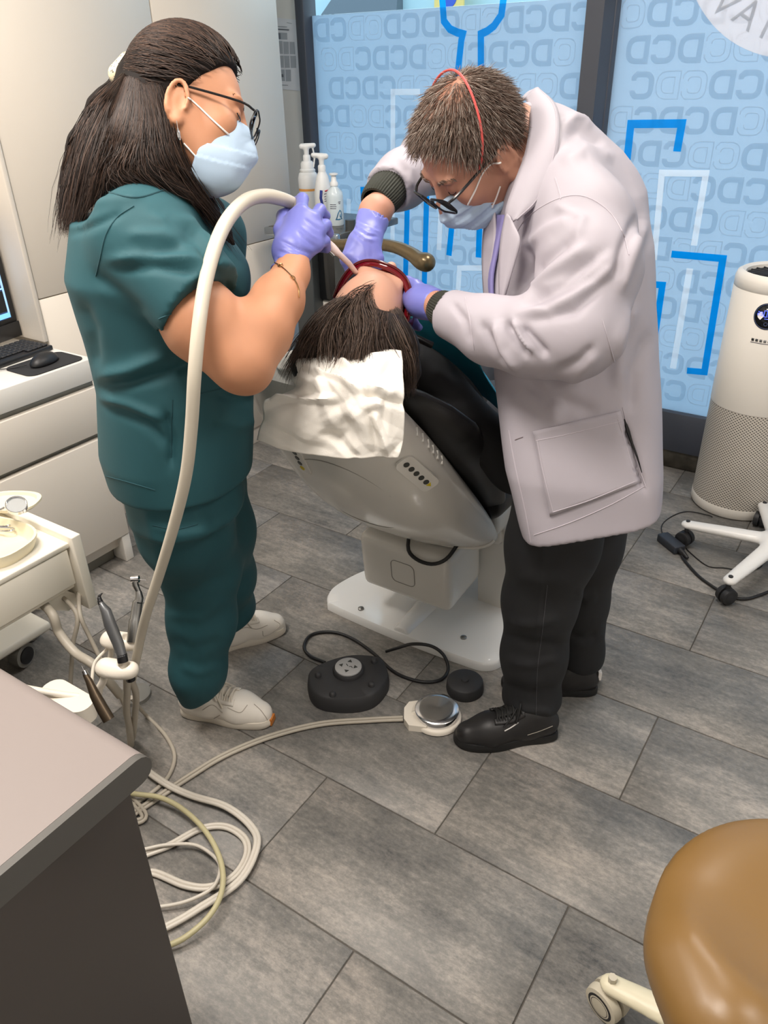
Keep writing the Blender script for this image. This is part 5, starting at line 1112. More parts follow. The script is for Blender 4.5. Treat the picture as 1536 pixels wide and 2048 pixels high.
# trousers
F = Field((-1.8, .75, .05), (-.95, 1.75, 1.0), .0065)
rk = at(400, 1130, 1.96); ra = at(396, 1340, 2.10); hipc = at(372, 930, 1.80)
stack(F, [(at(362, 860, 1.76), .13, .17), (at(368, 950, 1.80), .13, .175), (at(380, 1010, 1.83), .13, .18)], WF, WL, .05)
F.chain([at(350, 940, 1.74), at(372, 1060, 1.85), rk, at(404, 1240, 2.04), ra, at(398, 1385, 2.135)], [.108, .106, .096, .083, .068, .058], .05)
F.chain([at(405, 930, 1.92), at(430, 1060, 2.05), at(446, 1150, 2.2), at(455, 1215, 2.34), at(462, 1262, 2.44)], [.10, .098, .085, .074, .064], .05)
F.plane(at(408, 1392, 2.13), (.42, .30, -1), .008); 
F.plane((0, 0, hz+.12), (0, 0, 1))
fdl = folds2d([([(310, 1050), (360, 1070), (420, 1062)], 10, .005), ([(340, 1190), (400, 1180), (460, 1150)], 12, -.006), ([(330, 1230), (400, 1235), (450, 1200)], 12, .005), ([(330, 1280), (390, 1300), (450, 1280)], 14, -.005), ([(420, 1000), (440, 1100), (430, 1200)], 16, -.006), ([(360, 1330), (400, 1345), (440, 1330)], 12, .005), ([(290, 1000), (310, 1080), (330, 1160)], 14, .006)])
trs = npmesh('trousers', *F.mesh(disp=lambda V, N: fdl(V, N)+.0008*wav(V, 0, 4, 14, 8), smooth=10), m_teal, wo)
tt_ = bvh(trs); seam(tt_, [(305, 1050), (350, 1058), (395, 1048)], 'pocket_edge', m_seam, wo, .0014)
# hand holding the suction handpiece (glove)
F = Field(at(600, 470, 1.56)-.13, at(600, 470, 1.56)+.13, .0032)
Wp = at(580, 535, 1.54); K = [at(603, 424, 1.565), at(626, 438, 1.572), at(637, 462, 1.572), at(632, 490, 1.565)]; base = at(587, 495, 1.555)
F.cone(at(576, 552, 1.535), at(584, 520, 1.545), .034, .031, .0)
for k_ in K: F.cone(base+(k_-base)*.0, k_, .030, .0155, .018)
F.cone(at(575, 505, 1.56), at(590, 445, 1.58), .028, .024, .02)
finger(F, [K[0], at(605, 398, 1.60), at(592, 405, 1.635), at(578, 430, 1.635)], [.0135, .0125, .011, .0095]); finger(F, [K[1], at(640, 420, 1.60), at(650, 432, 1.63), at(628, 446, 1.635)], [.0135, .0125, .011, .0095]); finger(F, [K[2], at(652, 450, 1.60), at(657, 466, 1.625), at(632, 470, 1.635)], [.013, .0118, .0105, .009]); finger(F, [K[3], at(650, 482, 1.59), at(653, 496, 1.61), at(630, 496, 1.62)], [.012, .0108, .0098, .0085])
finger(F, [at(572, 498, 1.56), at(562, 460, 1.575), at(566, 432, 1.60), at(582, 418, 1.62)], [.018, .0145, .0125, .0105], .008)
cuffd = nrm(at(584, 520, 1.545)-at(574, 556, 1.535)); F.plane(at(576, 545, 1.535), -cuffd, .0); F.cone(at(572, 565, 1.53), at(578, 540, 1.54), .029, .029, .0, 'sub')
wf = folds2d([([(548, 528), (572, 538), (600, 552)], 2.5, .0022), ([(551, 515), (580, 525), (612, 540)], 2.5, -.002), ([(556, 496), (590, 508), (622, 520)], 2.5, .002), ([(600, 452), (622, 470), (640, 480)], 2.5, .0018), ([(595, 462), (615, 480), (630, 494)], 2.5, -.0018), ([(610, 438), (628, 452), (642, 462)], 2.5, -.0018), ([(560, 480), (595, 498), (625, 508)], 2.5, -.002), ([(552, 510), (580, 520), (610, 535)], 3, .0012), ([(555, 500), (585, 512), (618, 525)], 3, -.0012), ([(560, 490), (600, 505), (625, 515)], 3, .001), ([(548, 522), (575, 532), (605, 545)], 3, .0014), ([(600, 470), (625, 490), (640, 500)], 3, -.001), ([(590, 480), (620, 500), (632, 512)], 3, .001)])
npmesh('glove', *F.mesh(disp=wf), m_glove, wo)
MB().tube([at(576, 546, 1.535)+(.0335)*(math.cos(a)*nrm(np.cross(cuffd, (0, 0, 1)))+math.sin(a)*nrm(np.cross(cuffd, np.cross(cuffd, (0, 0, 1))))) for a in np.linspace(0, 2*math.pi, 40)], .0022, 6).build('glove_cuff', m_glove, wo)
# bracelet
tbody = bvh(body); bl = []
for x, y in spline([(536, 524, 0), (545, 524, 0), (560, 532, 0), (575, 545, 0), (588, 560, 0), (596, 578, 0), (597, 596, 0)], 40)[:, :2]:
    p, n = hit(tbody, x, y)
    if p is not None: bl.append(p+n*.0016)
br = MB().tube(bl, .0012, 5).build('bracelet', m_gold, wo)
for px in ((561, 532), (585, 556)):
    p, n = hit(tbody, *px)
    if p is not None: U_ = nrm(np.cross(n, (0, 0, 1))); V_ = np.cross(n, U_); MB().tube([p+n*.002+.0048*(U_*math.cos(a)+V_*math.sin(a)) for a in np.linspace(0, 2*math.pi, 20)], .0010, 5).build('ring', m_gold, br)
# other glove, hanging on the far side
F = Field(at(425, 880, 1.92)-.13, at(425, 880, 1.92)+.13, .005); q = at(425, 860, 1.91); d_ = nrm(at(425, 930, 1.95)-q); F.cone(q, q+d_*.06, .03, .034, .0, flat=(WL, .6))
for i, o in enumerate((-.03, -.01, .01, .03)): F.chain([q+d_*.08+WF*o, q+d_*.12+WF*o*1.1, q+d_*(.15-.01*abs(i-1.5))+WF*o], [.012, .0105, .009], .005)
F.chain([q+d_*.03+WF*.03, q+d_*.07+WF*.055, q+d_*.10+WF*.055], [.014, .012, .010], .006); npmesh('glove', *F.mesh(), m_glove, wo)
# face mask with pleats and ear loops
F = Field(HW.c-.16, HW.c+.16, .0035); F.cone(HW(.060, 0, -.045), HW(.052, 0, -.098), .056, .052, .0, flat=(HW.l, 1.0)); F.cone(HW(.098, 0, -.018), HW(.112, 0, -.055), .014, .022, .02); F.ell(HW(.088, 0, -.085), (.028, .04, .035), HW.R, .03)
F.ell(HW(.032, 0, -.092), (.056, .061, .040), HW.R, .02); F.plane(HW(.054, 0, -.02), -HW.f+HW.u*.28, .0); F.plane(HW(.1, 0, -.006), HW.u+HW.f*-.12, .0); F.plane(HW(0, 0, -.128), -HW.u*1.0+HW.f*-.25, .004); 
def pleat(V, N): L_ = HW.loc(V); w_ = np.abs(L_[:, 1]); return .0020*(((L_[:, 2]+.45*w_)*38) % 1-.5)*((L_[:, 2]+.45*w_ > -.090) & (L_[:, 2]+.45*w_ < -.036))
npmesh('face_mask', *F.mesh(disp=pleat, smooth=1), m_mask, wo)
for y in (1, -1):
    if y > 0: MB().tube(spline([HW(.046, y*.062, -.030), HW(.022, y*.076, -.008), HW(.0, y*.086, .015), HW(-.018, y*.088, .018)], 16), .0016, 6).build('ear_loop', m_strap, wo); MB().tube(spline([HW(.036, y*.064, -.092), HW(.012, y*.076, -.062), HW(-.010, y*.084, -.042), HW(-.022, y*.088, -.020)], 16), .0016, 6).build('ear_loop', m_strap, wo)
seam(tbody, [(376, 196), (395, 212), (425, 240), (456, 268)], 'ear_loop', m_strap, wo, .0017, .0015); seam(tbody, [(368, 286), (388, 308), (412, 336)], 'ear_loop', m_strap, wo, .0017, .0015)
glasses(wo, HW, m_gblk, 'glasses', .052, .036, fx=.122, fz=-.012, r=.0019, mlens=m_lens, tilt=.22)
ea = HW(-.004, -.083, -.072); er = MB().tube([ea+np.array([0, 0, .006]), ea, ea-np.array([0, 0, .006])], .0009, 5).build('earring', m_chr, wo); MB().lathe([(.0005, 0), (.0035, -.006), (.0042, -.014), (.003, -.019), (.0005, -.021)], ea-np.array([0, 0, .006]), (0, 0, 1), 12, False).build('pendant', m_chr, er)
# hair: swept back into a clip, rest falling loose
clip = at(254, 146, 1.485); CL = HW.loc(clip[None])[0]
F = Field((-1.75, .75, 1.15), (-.9, 1.6, 1.85), .005); R3 = HW.R
F.ell(HW(-.018, 0, .044), np.array((.103, .0835, .100))*1.04, R3, 0); F.plane(HW(.056, 0, .078), HW.f*.80-HW.u*.60, .0); F.ell(HW(-.008, -.090, -.032), (.028, .03, .040), R3, .006, 'sub'); F.ell(HW(-.008, .090, -.032), (.028, .03, .040), R3, .006, 'sub')
F.cone(HW(-.08, 0, .05), clip, .05, .018, .03); F.cone(HW(-.062, 0, -.005), HW(-.070, 0, -.10), .070, .068, .02)
F.chain([at(246, 160, 1.51), at(222, 225, 1.53), at(190, 310, 1.54)], [.014, .040, .045], .03); F.chain([at(180, 300, 1.53), at(155, 390, 1.52), at(136, 450, 1.51)], [.042, .026, .006], .03); F.chain([at(275, 190, 1.50), at(290, 270, 1.49), at(285, 335, 1.48)], [.042, .048, .044], .04); F.chain([at(300, 170, 1.47), at(318, 225, 1.455), at(335, 290, 1.455)], [.045, .040, .036], .03); F.chain([at(330, 250, 1.47), at(350, 320, 1.46), at(380, 372, 1.475)], [.038, .034, .020], .03); F.chain([at(370, 340, 1.475), at(415, 410, 1.51), at(450, 462, 1.54), at(468, 490, 1.55)], [.020, .014, .010, .004], .02)
F.chain([at(360, 320, 1.62), at(430, 420, 1.66), at(462, 480, 1.66)], [.03, .018, .006], .02)
hairm = npmesh('hair', *F.mesh(disp=lambda V, N: .0015*wav(V, 0, 4, 60, 2)), m_hairb, wo)
rg = np.random.RandomState(11); P_ = []
n = 1700; roots = []
while len(roots) < n:
    d = rg.normal(size=3); d /= np.linalg.norm(d); q = np.array((-.018, 0, .044))+d*np.array((.105, .085, .103))*1.035
    if (q[0]-.066)*.80-(q[2]-.078)*.60 > -.002 or q[2] < -.03 or q[0] < -.085: continue
    if abs(q[0]+.008) < .028 and -.07 < q[2] < .004: continue
    roots.append(q)
def todir(P_, t): d = CL-P_; return d/(np.linalg.norm(d, axis=1)[:, None]+1e-6)
roots = np.array(roots); dist = np.linalg.norm(roots-CL, axis=1)
S_ = comb(HW, roots, todir, 12, np.maximum(dist*1.15, .03)/11, np.array((.1075, .0875, .105))*1.03, (-.018, 0, .044), .10, 2, .012)
strands('hair_strands', S_, rg.uniform(.0006, .0011, len(S_)), m_hairw, wo)
gd = [[(246, 150, 1.53), (190, 212, 1.54), (150, 285, 1.54), (129, 365, 1.53), (118, 462, 1.52)], [(249, 152, 1.51), (203, 222, 1.50), (168, 302, 1.49), (147, 390, 1.49), (132, 470, 1.49)], [(254, 155, 1.49), (222, 232, 1.465), (197, 310, 1.455), (180, 385, 1.46), (165, 440, 1.47)], [(262, 156, 1.47), (248, 232, 1.43), (225, 310, 1.415), (208, 352, 1.42), (192, 395, 1.44)], [(274, 160, 1.46), (274, 240, 1.42), (258, 310, 1.40), (238, 345, 1.395), (275, 372, 1.395)], [(288, 170, 1.45), (304, 250, 1.415), (303, 310, 1.395), (322, 352, 1.395), (372, 384, 1.41)], [(306, 168, 1.41), (326, 250, 1.40), (342, 315, 1.40), (374, 372, 1.43), (425, 436, 1.48)], [(322, 172, 1.405), (332, 215, 1.40), (345, 270, 1.405), (362, 325, 1.42), (412, 410, 1.475), (472, 497, 1.53)]]
Gd = np.array([spline([at(*p) for p in g_], 14) for g_ in gd])
P_ = []
for i in range(4200):
    t = rg.uniform(0, len(gd)-1.001); a = int(t); f_ = t-a; base = Gd[a]*(1-f_)+Gd[a+1]*f_; off = rg.normal(size=3)*np.array([.006, .006, .004]); L_ = rg.uniform(.78, 1.03); q = spline(base, 14); q = np.array([np.array([np.interp(s_*L_, np.linspace(0, 1, 14), base[:, c_]) for c_ in range(3)]) for s_ in np.linspace(0, 1, 12)])
    q += off*np.linspace(.25, 1.0, 12)[:, None]+FW*rg.uniform(-.016, .020)*np.sin(np.linspace(0.2, 2.6, 12))[:, None]+rg.normal(size=(1, 3))*.004*np.sin(np.linspace(0, rg.uniform(3, 8), 12))[:, None]; P_.append(q)
for i in range(150):
    a = rg.randint(0, len(gd)); q = Gd[a][::1]; q = np.array([np.array([np.interp(s_, np.linspace(0, 1, 14), q[:, c_]) for c_ in range(3)]) for s_ in np.linspace(.1, 1.03, 12)]); P_.append(q+rg.normal(size=3)*.010*np.linspace(.4, 1.6, 12)[:, None]+rg.normal(size=(12, 3))*.0015)
P_ = lift_strands(P_, bvh(hairm), rg); strands('hair_strands', P_, rg.uniform(.0005, .0010, len(P_)), m_hairw, wo)
F = Field(clip-.05, clip+.05, .003); ca = nrm(at(240, 152, 1.49)-clip); F.cone(clip+ca*-.008+c2w(.0, .012, .0), clip+ca*.014+c2w(-.0, -.008, .014), .024, .021, .0, flat=(ca, .85)); 
m_clip = mat('cream leopard clip', srgb(205, 196, 165), .35); nt_ = m_clip.node_tree; vo = nt_.nodes.new('ShaderNodeTexVoronoi'); vo.inputs['Scale'].default_value = 190; tc_ = nt_.nodes.new('ShaderNodeTexCoord'); nt_.links.new(tc_.outputs['Object'], vo.inputs['Vector']); cr_ = nt_.nodes.new('ShaderNodeValToRGB'); cr_.color_ramp.interpolation = 'CONSTANT'; cr_.color_ramp.elements[0].color = (*srgb(70, 60, 50), 1); cr_.color_ramp.elements[1].position = .28; cr_.color_ramp.elements[1].color = (*srgb(208, 198, 168), 1); nt_.links.new(vo.outputs['Distance'], cr_.inputs['Fac']); nt_.links.new(cr_.outputs['Color'], nt_.nodes['Principled BSDF'].inputs['Base Color'])
npmesh('hair_clip', *F.mesh(), m_clip, wo)
# sneakers
m_snk = mat('white leather', srgb(232, 226, 216), .5, bump=(160, .05, .001)); m_gum = mat('sneaker sole', srgb(222, 214, 200), .6); m_lac = mat('cream laces', srgb(220, 212, 198), .7)
s1_, Q1, up1 = sole_shoe(wo, 'sneaker', atz(367, 1418, 0), atz(547, 1446, 0), m_snk, m_gum, m_lac, .10, .085)
s2_, Q2, up2 = sole_shoe(wo, 'sneaker', atz(420, 1300, 0), atz(571, 1256, 0), m_snk, m_gum, m_lac, .10, .085)
m_stitch = mat('grey stitch', srgb(176, 168, 156), .7); m_red = mat('red tab', srgb(190, 60, 50), .6); m_or = mat('gum toe', srgb(196, 118, 44), .5)
tu = bvh(up1)
for ln in ([(508, 1408), (525, 1425), (535, 1448), (500, 1456), (478, 1450), (470, 1440)], [(440, 1430), (420, 1445), (455, 1455), (480, 1462)], [(405, 1420), (425, 1410), (445, 1425)], [(455, 1415), (480, 1425), (495, 1410)]): seam(tu, ln, 'stitching', m_stitch, s1_, .0011)
tu2 = bvh(up2)
for ln in ([(548, 1240), (560, 1250), (545, 1265), (528, 1272), (525, 1262)], [(470, 1265), (490, 1255), (515, 1258), (535, 1250)]): seam(tu2, ln, 'stitching', m_stitch, s2_, .0011)
MB().prism([Q1(.36, -.012, .108), Q1(.42, -.012, .103), Q1(.40, -.020, .100)], Q1(.36, .012, .108)-Q1(.36, -.004, .108)).build('tongue_tab', m_red, s1_)
MB().prism([Q1(.975, y, z) for y, z in ((-.016, .004), (.016, .004), (.014, .024), (-.014, .024))], Q1(1.004, 0, 0)-Q1(.975, 0, 0)).build('toe_patch', m_or, s1_)
# suction handpiece and hose
sc_ = thing('suction_hose', 'thick pale grey suction hose and handpiece held by the person in scrubs', 'hose')
hp_pts = [at(592, 412, 1.61), at(580, 404, 1.60), at(560, 397, 1.575), at(530, 392, 1.54), at(495, 400, 1.49), at(462, 430, 1.43), at(435, 480, 1.37), at(412, 560, 1.325), at(398, 650, 1.305), at(389, 750, 1.315), at(383, 850, 1.36), at(372, 950, 1.42), at(348, 1050, 1.50), at(318, 1150, 1.60), at(292, 1230, 1.68), at(276, 1300, 1.76), at(262, 1370, 1.85)]
MB().tube(spline(hp_pts, 110), list(np.interp(np.linspace(0, 1, 110), [0, .15, .6, 1], [.0125, .0142, .0118, .010])), 14).build('hose', mat('suction hose', srgb(196, 188, 172), .4), sc_)
MB().tube([at(590, 412, 1.61), at(612, 440, 1.60), at(640, 475, 1.595)], .0105, 12).build('handle', m_cream, sc_)
MB().tube([at(640, 475, 1.595), at(664, 496, 1.615), at(672, 503, 1.62), at(678, 508, 1.625), at(698, 527, 1.65), at(712, 545, 1.70)], [.0095, .010, .0085, .0065, .006, .0055], 12).build('nozzle', mat('pale pink nozzle', srgb(228, 206, 200), .35), sc_)
MB().tube([at(642, 484, 1.60), at(668, 511, 1.62)], .0035, 8).build('lever', m_chr, sc_)
# ---------------------------------------------------------------- patient lying in the chair
m_skp = mat('pale skin', srgb(214, 164, 140), .5, spec=.35, sss=.10, bump=(260, .05, .0008)); m_black = mat('black jersey', srgb(14, 14, 16), .85, bump=(400, .1, .0006)); m_hairp = hair_mat('brown hair', [srgb(44, 35, 30), srgb(64, 51, 44), srgb(86, 70, 60), srgb(120, 100, 88)], .45, .35); m_hairpb = mat('brown hair base', srgb(42, 34, 30), .6)
pt = thing('person', 'patient lying in the dental chair in black clothes and red safety glasses', 'person')
HP = Head(at(742, 628, 1.735), (0.14, .42, .90), (0.34, -.86, .38), 1.02)
cp = lambda x, s, n: cf(x+.045, s, n)
F = Field((-1.62, 1.2, .5), (-.55, 3.05, 1.4), .006)
HP.skin(F); nb_ = cp(.03, .64, .19); HP.neck(F, nb_, .055, .06)
F.cone(cp(0, .49, .19), cp(0, .12, .19), .18, .165, .05, flat=(CN, .55)); F.chain([cp(.18, .50, .16), cp(.29, .28, .15), cp(.16, .05, .30)], [.055, .045, .03], .03); F.chain([cp(-.18, .50, .16), cp(-.29, .28, .15), cp(-.12, .07, .30)], [.055, .045, .03], .03)
hips = np.array((CO[0]+.02, 2.02, .645)); F.cone(cp(0, .1, .19), hips, .16, .15, .06, flat=(CN, .6))
for x, kx in ((.10, 1), (-.10, -1)):
    F.chain([hips+np.array([x, 0, 0]), (CO[0]+x, 2.45, .67), (CO[0]+x, 2.85, .66)], [.09, .06, .045], .04)
    w_ = cp(.16*kx if kx > 0 else -.12, .05 if kx > 0 else .07, .30); d_ = nrm(np.array([-kx, .5, .1]))
    F.cone(w_, w_+d_*.05, .026, .03, .02, flat=(CN, .55))
    for i in range(4): q = w_+d_*.06+np.array([0, .7, -.6])*(i-1.5)*.017; F.chain([q, q+d_*.035, q+d_*.06-CN*.008], [.0095, .0085, .0075], .006)
    F.chain([w_+d_*.015, w_+d_*.04+np.array([0, -.03, .03]), w_+d_*.06+np.array([0, -.035, .035])], [.011, .010, .008], .006)
npmesh('body', *F.mesh(), m_skp, pt)
F = Field((-1.62, 1.2, .5), (-.55, 2.2, 1.3), .0075)
F.cone(cp(0, .49, .185), cp(0, .1, .19), .195, .185, .05, flat=(CN, .60)); F.ell(cp(.0, .38, .24), (.17, .16, .07), np.array([[1, 0, 0], CT, CN]).T, .05)
F.chain([cp(.19, .50, .145), cp(.30, .28, .14), cp(.20, .08, .27)], [.070, .070, .055], .05); F.chain([cp(-.19, .50, .145), cp(-.30, .28, .145), cp(-.16, .10, .27)], [.08, .072, .055], .05); F.cone(cp(0, .1, .19), hips, .175, .165, .06, flat=(CN, .62)); F.cone(cp(.0, .56, .18), cp(.02, .62, .185), .085, .068, .05)
F.cone(HP.c, nb_+CT*.02, .09, .068, .01, 'sub')
fdp = folds2d([([(850, 740), (900, 760), (960, 760)], 14, .006), ([(840, 790), (900, 800), (960, 790)], 14, -.006), ([(850, 840), (920, 850), (980, 830)], 16, .006), ([(900, 720), (920, 780), (915, 850)], 14, -.005)])
npmesh('black_top', *F.mesh(disp=lambda V, N: fdp(V, N)+.003*wav(V, 0, 4, 14, 6), smooth=2), m_black, pt)
F = Field((-1.5, 1.85, .45), (-.6, 3.05, .9), .008); F.cone(hips, hips+np.array([0, .05, 0]), .165, .15, 0, flat=((0, 0, 1), .7))
for x in (.10, -.10): F.chain([hips+np.array([x, 0, 0]), (CO[0]+x, 2.45, .672), (CO[0]+x, 2.82, .665)], [.105, .078, .062], .05)
npmesh('trousers', *F.mesh(disp=lambda V, N: .003*wav(V, 0, 4, 14, 6)), mat('charcoal trousers', srgb(40, 42, 48), .8), pt)
for x in (.10, -.10):
    F = Field((CO[0]+x-.08, 2.75, .52), (CO[0]+x+.08, 3.04, .9), .006); F.cone((CO[0]+x, 2.87, .655), (CO[0]+x*1.2, 2.88, .76), .042, .04, 0).cone((CO[0]+x*1.2, 2.88, .76), (CO[0]+x*1.3, 2.87, .82), .042, .034, .03); npmesh('shoe', *F.mesh(), m_blk, pt)
# turquoise bib with a black clip strap
bibt = thing('dental_bib', 'turquoise paper bib across the chest of the patient', 'bib')
G = []
for i in range(22):
    s = .62-.38*i/21
    G.append([cp(x, s, .206+.128*math.sqrt(max(.02, 1-(abs(x)/.235)**2.4))+.026*math.exp(-((s-.36)/.15)**2)*(1-(x/.25)**2)+.004*math.sin(x*40+s*20)) for x in np.linspace(-.19, .20, 26)])
o = MB().grid(G).build('sheet', mat('turquoise bib paper', srgb(48, 168, 194), .7), bibt); solidify(o, .0015)
q = at(848, 684, 1.755); MB().box((-.022, -.010, -.004), (.022, .010, .006), .003, 2, M4(rot_to(CN, c2w(.9, -.45, 0)), q)).build('clip', m_blk, bibt); MB().tube(spline([at(848, 684, 1.755), at(832, 672, 1.755), at(818, 660, 1.75)], 10), .004, 6).build('strap', m_blk, bibt)
# red wrap-around safety glasses
m_redl = mat('red lens', srgb(150, 16, 34), .08, spec=.6, trans=.55, coat=.3); m_redf = mat('dark red frame', srgb(86, 14, 24), .15, coat=.4)
gl = empty('safety_glasses'); gl.parent = pt
def band(r0, zlo, zhi, a1, n=48, nz=8):
    G = []
    for a in np.linspace(-a1, a1, n): G.append([HP(-.012+(.120+r0)*math.copysign(abs(math.cos(a))**.7, math.cos(a)), (.087+r0)*math.copysign(abs(math.sin(a))**.8, math.sin(a)), z-.012*abs(math.sin(a))) for z in np.linspace(zlo, zhi, nz)])
    return G
o = MB().grid(band(0, -.042, .030, 1.6)).build('lens', m_redl, gl); solidify(o, .002)
fr_ = MB(); tp = [r[-1] for r in band(.001, -.042, .031, 1.5)]; fr_.tube(tp, .0028, 8); fr_.build('brow_rim', m_redf, gl)
G = [[HP(-.012+(.120+dr)*math.copysign(abs(math.cos(a))**.7, math.cos(a)), (.087+dr)*math.copysign(abs(math.sin(a))**.8, math.sin(a)), .030-.012*abs(math.sin(a))) for dr in (0.001, -.006, -.012)] for a in np.linspace(-1.45, 1.45, 40)]; o = MB().grid(G).build('brow_shield', m_redl, gl); solidify(o, .0015)
for y in (1, -1): MB().prism([HP(.0, y*.0875, .020), HP(.0, y*.0875, -.018), HP(-.05, y*.084, -.004), HP(-.085, y*.080, -.012), HP(-.085, y*.080, -.002), HP(-.05, y*.084, .012)], HP.l*.003).build('temple', m_redf, gl)
# hair
F = Field(HP.c-.2, HP.c+.2, .005); hr_ = np.array((.1015, .081, .0915)); hc_ = np.array((-.016, 0, .034))
F.ell(HP(*hc_), hr_*1.0, HP.R, 0); F.plane(HP(.008, 0, .10), HP.f*.93-HP.u*.36, .004); F.chain([at(700, 655, 1.68), at(675, 675, 1.68), at(655, 686, 1.70)], [.045, .034, .015], .04); F.chain([at(770, 660, 1.69), at(800, 695, 1.69), at(815, 745, 1.70), at(815, 780, 1.71)], [.045, .034, .020, .008], .04); F.cone(at(705, 660, 1.67), at(770, 680, 1.67), .042, .042, .04)
npmesh('hair', *F.mesh(disp=lambda V, N: .0015*wav(V, 0, 4, 70, 2)), m_hairpb, pt)
rg = np.random.RandomState(21); roots = []
while len(roots) < 6000:
    d = rg.normal(size=3); d /= np.linalg.norm(d); q = hc_+d*hr_*1.0
    line = .014+.054*math.exp(-((q[1]+.006)/.014)**2)-.004*math.sin(q[1]*120)
    if (q[0]-line)*.93-(q[2]-.10)*.36 > rg.uniform(-.012, .004) or q[2] < -.02: continue
    roots.append(q)
roots = np.array(roots); gl_ = HP.R.T@np.array([0, 0, -1.0]); tolo = HP.R.T@(-FW)
def dp(P_, t):
    side = np.sign(P_[:, 1])*np.minimum(1, np.abs(P_[:, 1])/.05); return np.array([-.25, 0, .85])[None]*(1-t)+(gl_*(.15+1.0*t))[None]+np.stack([0*side, .16*side, 0*side], 1)+np.stack([0*side, .22*np.sin(P_[:, 1]*60+P_[:, 0]*30), 0*side], 1)
S_ = comb(HP, roots, dp, 14, rg.uniform(.007, .0125, len(roots)), hr_*1.015, hc_, .11, 5, .07)
strands('hair_strands', S_, rg.uniform(.0004, .0008, len(S_)), m_hairp, pt)
P_ = []; gd = [[(690, 610, 1.66), (655, 645, 1.65), (640, 672, 1.65), (624, 690, 1.66)], [(700, 610, 1.64), (675, 650, 1.63), (668, 675, 1.635), (678, 694, 1.64)], [(770, 620, 1.64), (790, 670, 1.62), (808, 720, 1.635), (812, 775, 1.66)], [(800, 620, 1.66), (822, 680, 1.66), (830, 730, 1.68), (822, 785, 1.69)]]
Gd = [spline([at(*p) for p in g_], 12) for g_ in gd]
for i in range(500):
    a = (0, 2)[rg.randint(0, 2)]; f_ = rg.uniform(0, 1); q = Gd[a]*(1-f_)+Gd[a+1]*f_; P_.append(q+rg.normal(size=3)*.005*np.linspace(.5, 1.6, 12)[:, None]+rg.normal(size=(1, 3))*.003*np.sin(np.linspace(0, rg.uniform(3, 7), 12))[:, None])
strands('hair_strands', P_, rg.uniform(.0006, .0011, len(P_)), m_hairp, pt)
# ---------------------------------------------------------------- dentist bending over the patient
m_skd = mat('ruddy skin', srgb(186, 136, 114), .55, spec=.35, sss=.10, bump=(240, .07, .0008), var=(16, .07)); m_coat = mat('white lab coat cloth', srgb(168, 162, 170), .65, bump=(650, .08, .0006)); m_trd = mat('black denim', srgb(26, 27, 30), .8, bump=(600, .12, .0006)); m_knit = mat('dark olive knit', srgb(44, 46, 38), .85)
m_haird = hair_mat('greying hair', [srgb(70, 56, 48), srgb(104, 84, 72), srgb(126, 106, 94), srgb(172, 162, 152)], .5, .3); m_shirt = mat('lavender shirt', srgb(126, 120, 172), .75)
de = thing('person', 'dentist in a white lab coat and black trousers bending over the patient', 'person')
DF, DL = nrm((-.93, -.37, 0)), nrm((.37, -.93, 0))
HD = Head(at(940, 298, 1.63), c2w(-.60, -.75, -.10), c2w(-.62, .42, .66), 1.11)
lv = [(at(1178, 1030, 1.84), .150, .20), (at(1163, 900, 1.79), .172, .205), (at(1152, 750, 1.75), .180, .20), (at(1142, 600, 1.72), .180, .20), (at(1142, 480, 1.71), .175, .20), (at(1146, 380, 1.72), .150, .19), (at(1142, 300, 1.73), .105, .15), (at(1122, 238, 1.73), .055, .09)]
nbd = at(1068, 285, 1.72)
lsh = at(1172, 455, 1.52); lel = at(1150, 672, 1.455); lcf = at(915, 632, 1.60); rsh = at(1030, 340, 1.95); rel = at(862, 318, 2.08); rwr = at(750, 425, 1.88)
F = Field((-1.3, 1.15, .75), (-.2, 2.15, 1.80), .0045)
HD.skin(F); HD.neck(F, nbd, .062, .07); stack(F, [(c, a-.035, b-.035) for c, a, b in lv[1:7]], DF, DL, .05)
F.cone(nbd, lsh, .06, .06, .05); F.cone(nbd, rsh, .06, .06, .05)
F.chain([lsh, lel, at(1000, 655, 1.53), lcf, at(872, 610, 1.64)], [.06, .05, .046, .034, .030], .03); F.chain([rsh, rel, at(800, 365, 1.98), rwr, at(740, 450, 1.865)], [.06, .05, .042, .0335, .030], .03)
body = npmesh('body', *F.mesh(), m_skd, de)
for y in (1, -1):
    MB().tube([HD(.0925-.006*abs(math.cos(t))**2, y*(.031+.0145*math.cos(t)), -.0055-.004*math.sin(t)) for t in np.linspace(0, math.pi, 12)], .0011, 5).build('eyelashes', m_gblk, de)
    rg = np.random.RandomState(5); P_ = []
    for i in range(80): t = rg.uniform(0, 1); b_ = np.array([.095-.018*t**2, y*(.014+.038*t), .017+.008*math.sin(t*2.6)+rg.uniform(-.003, .003)]); d_ = np.array([.2-.2*t, y*1.0, .2-.5*t]); P_.append([HD(*(b_+d_*.012*q)) for q in np.linspace(0, 1, 4)])
    strands('eyebrow', P_, .0006, m_haird, de)
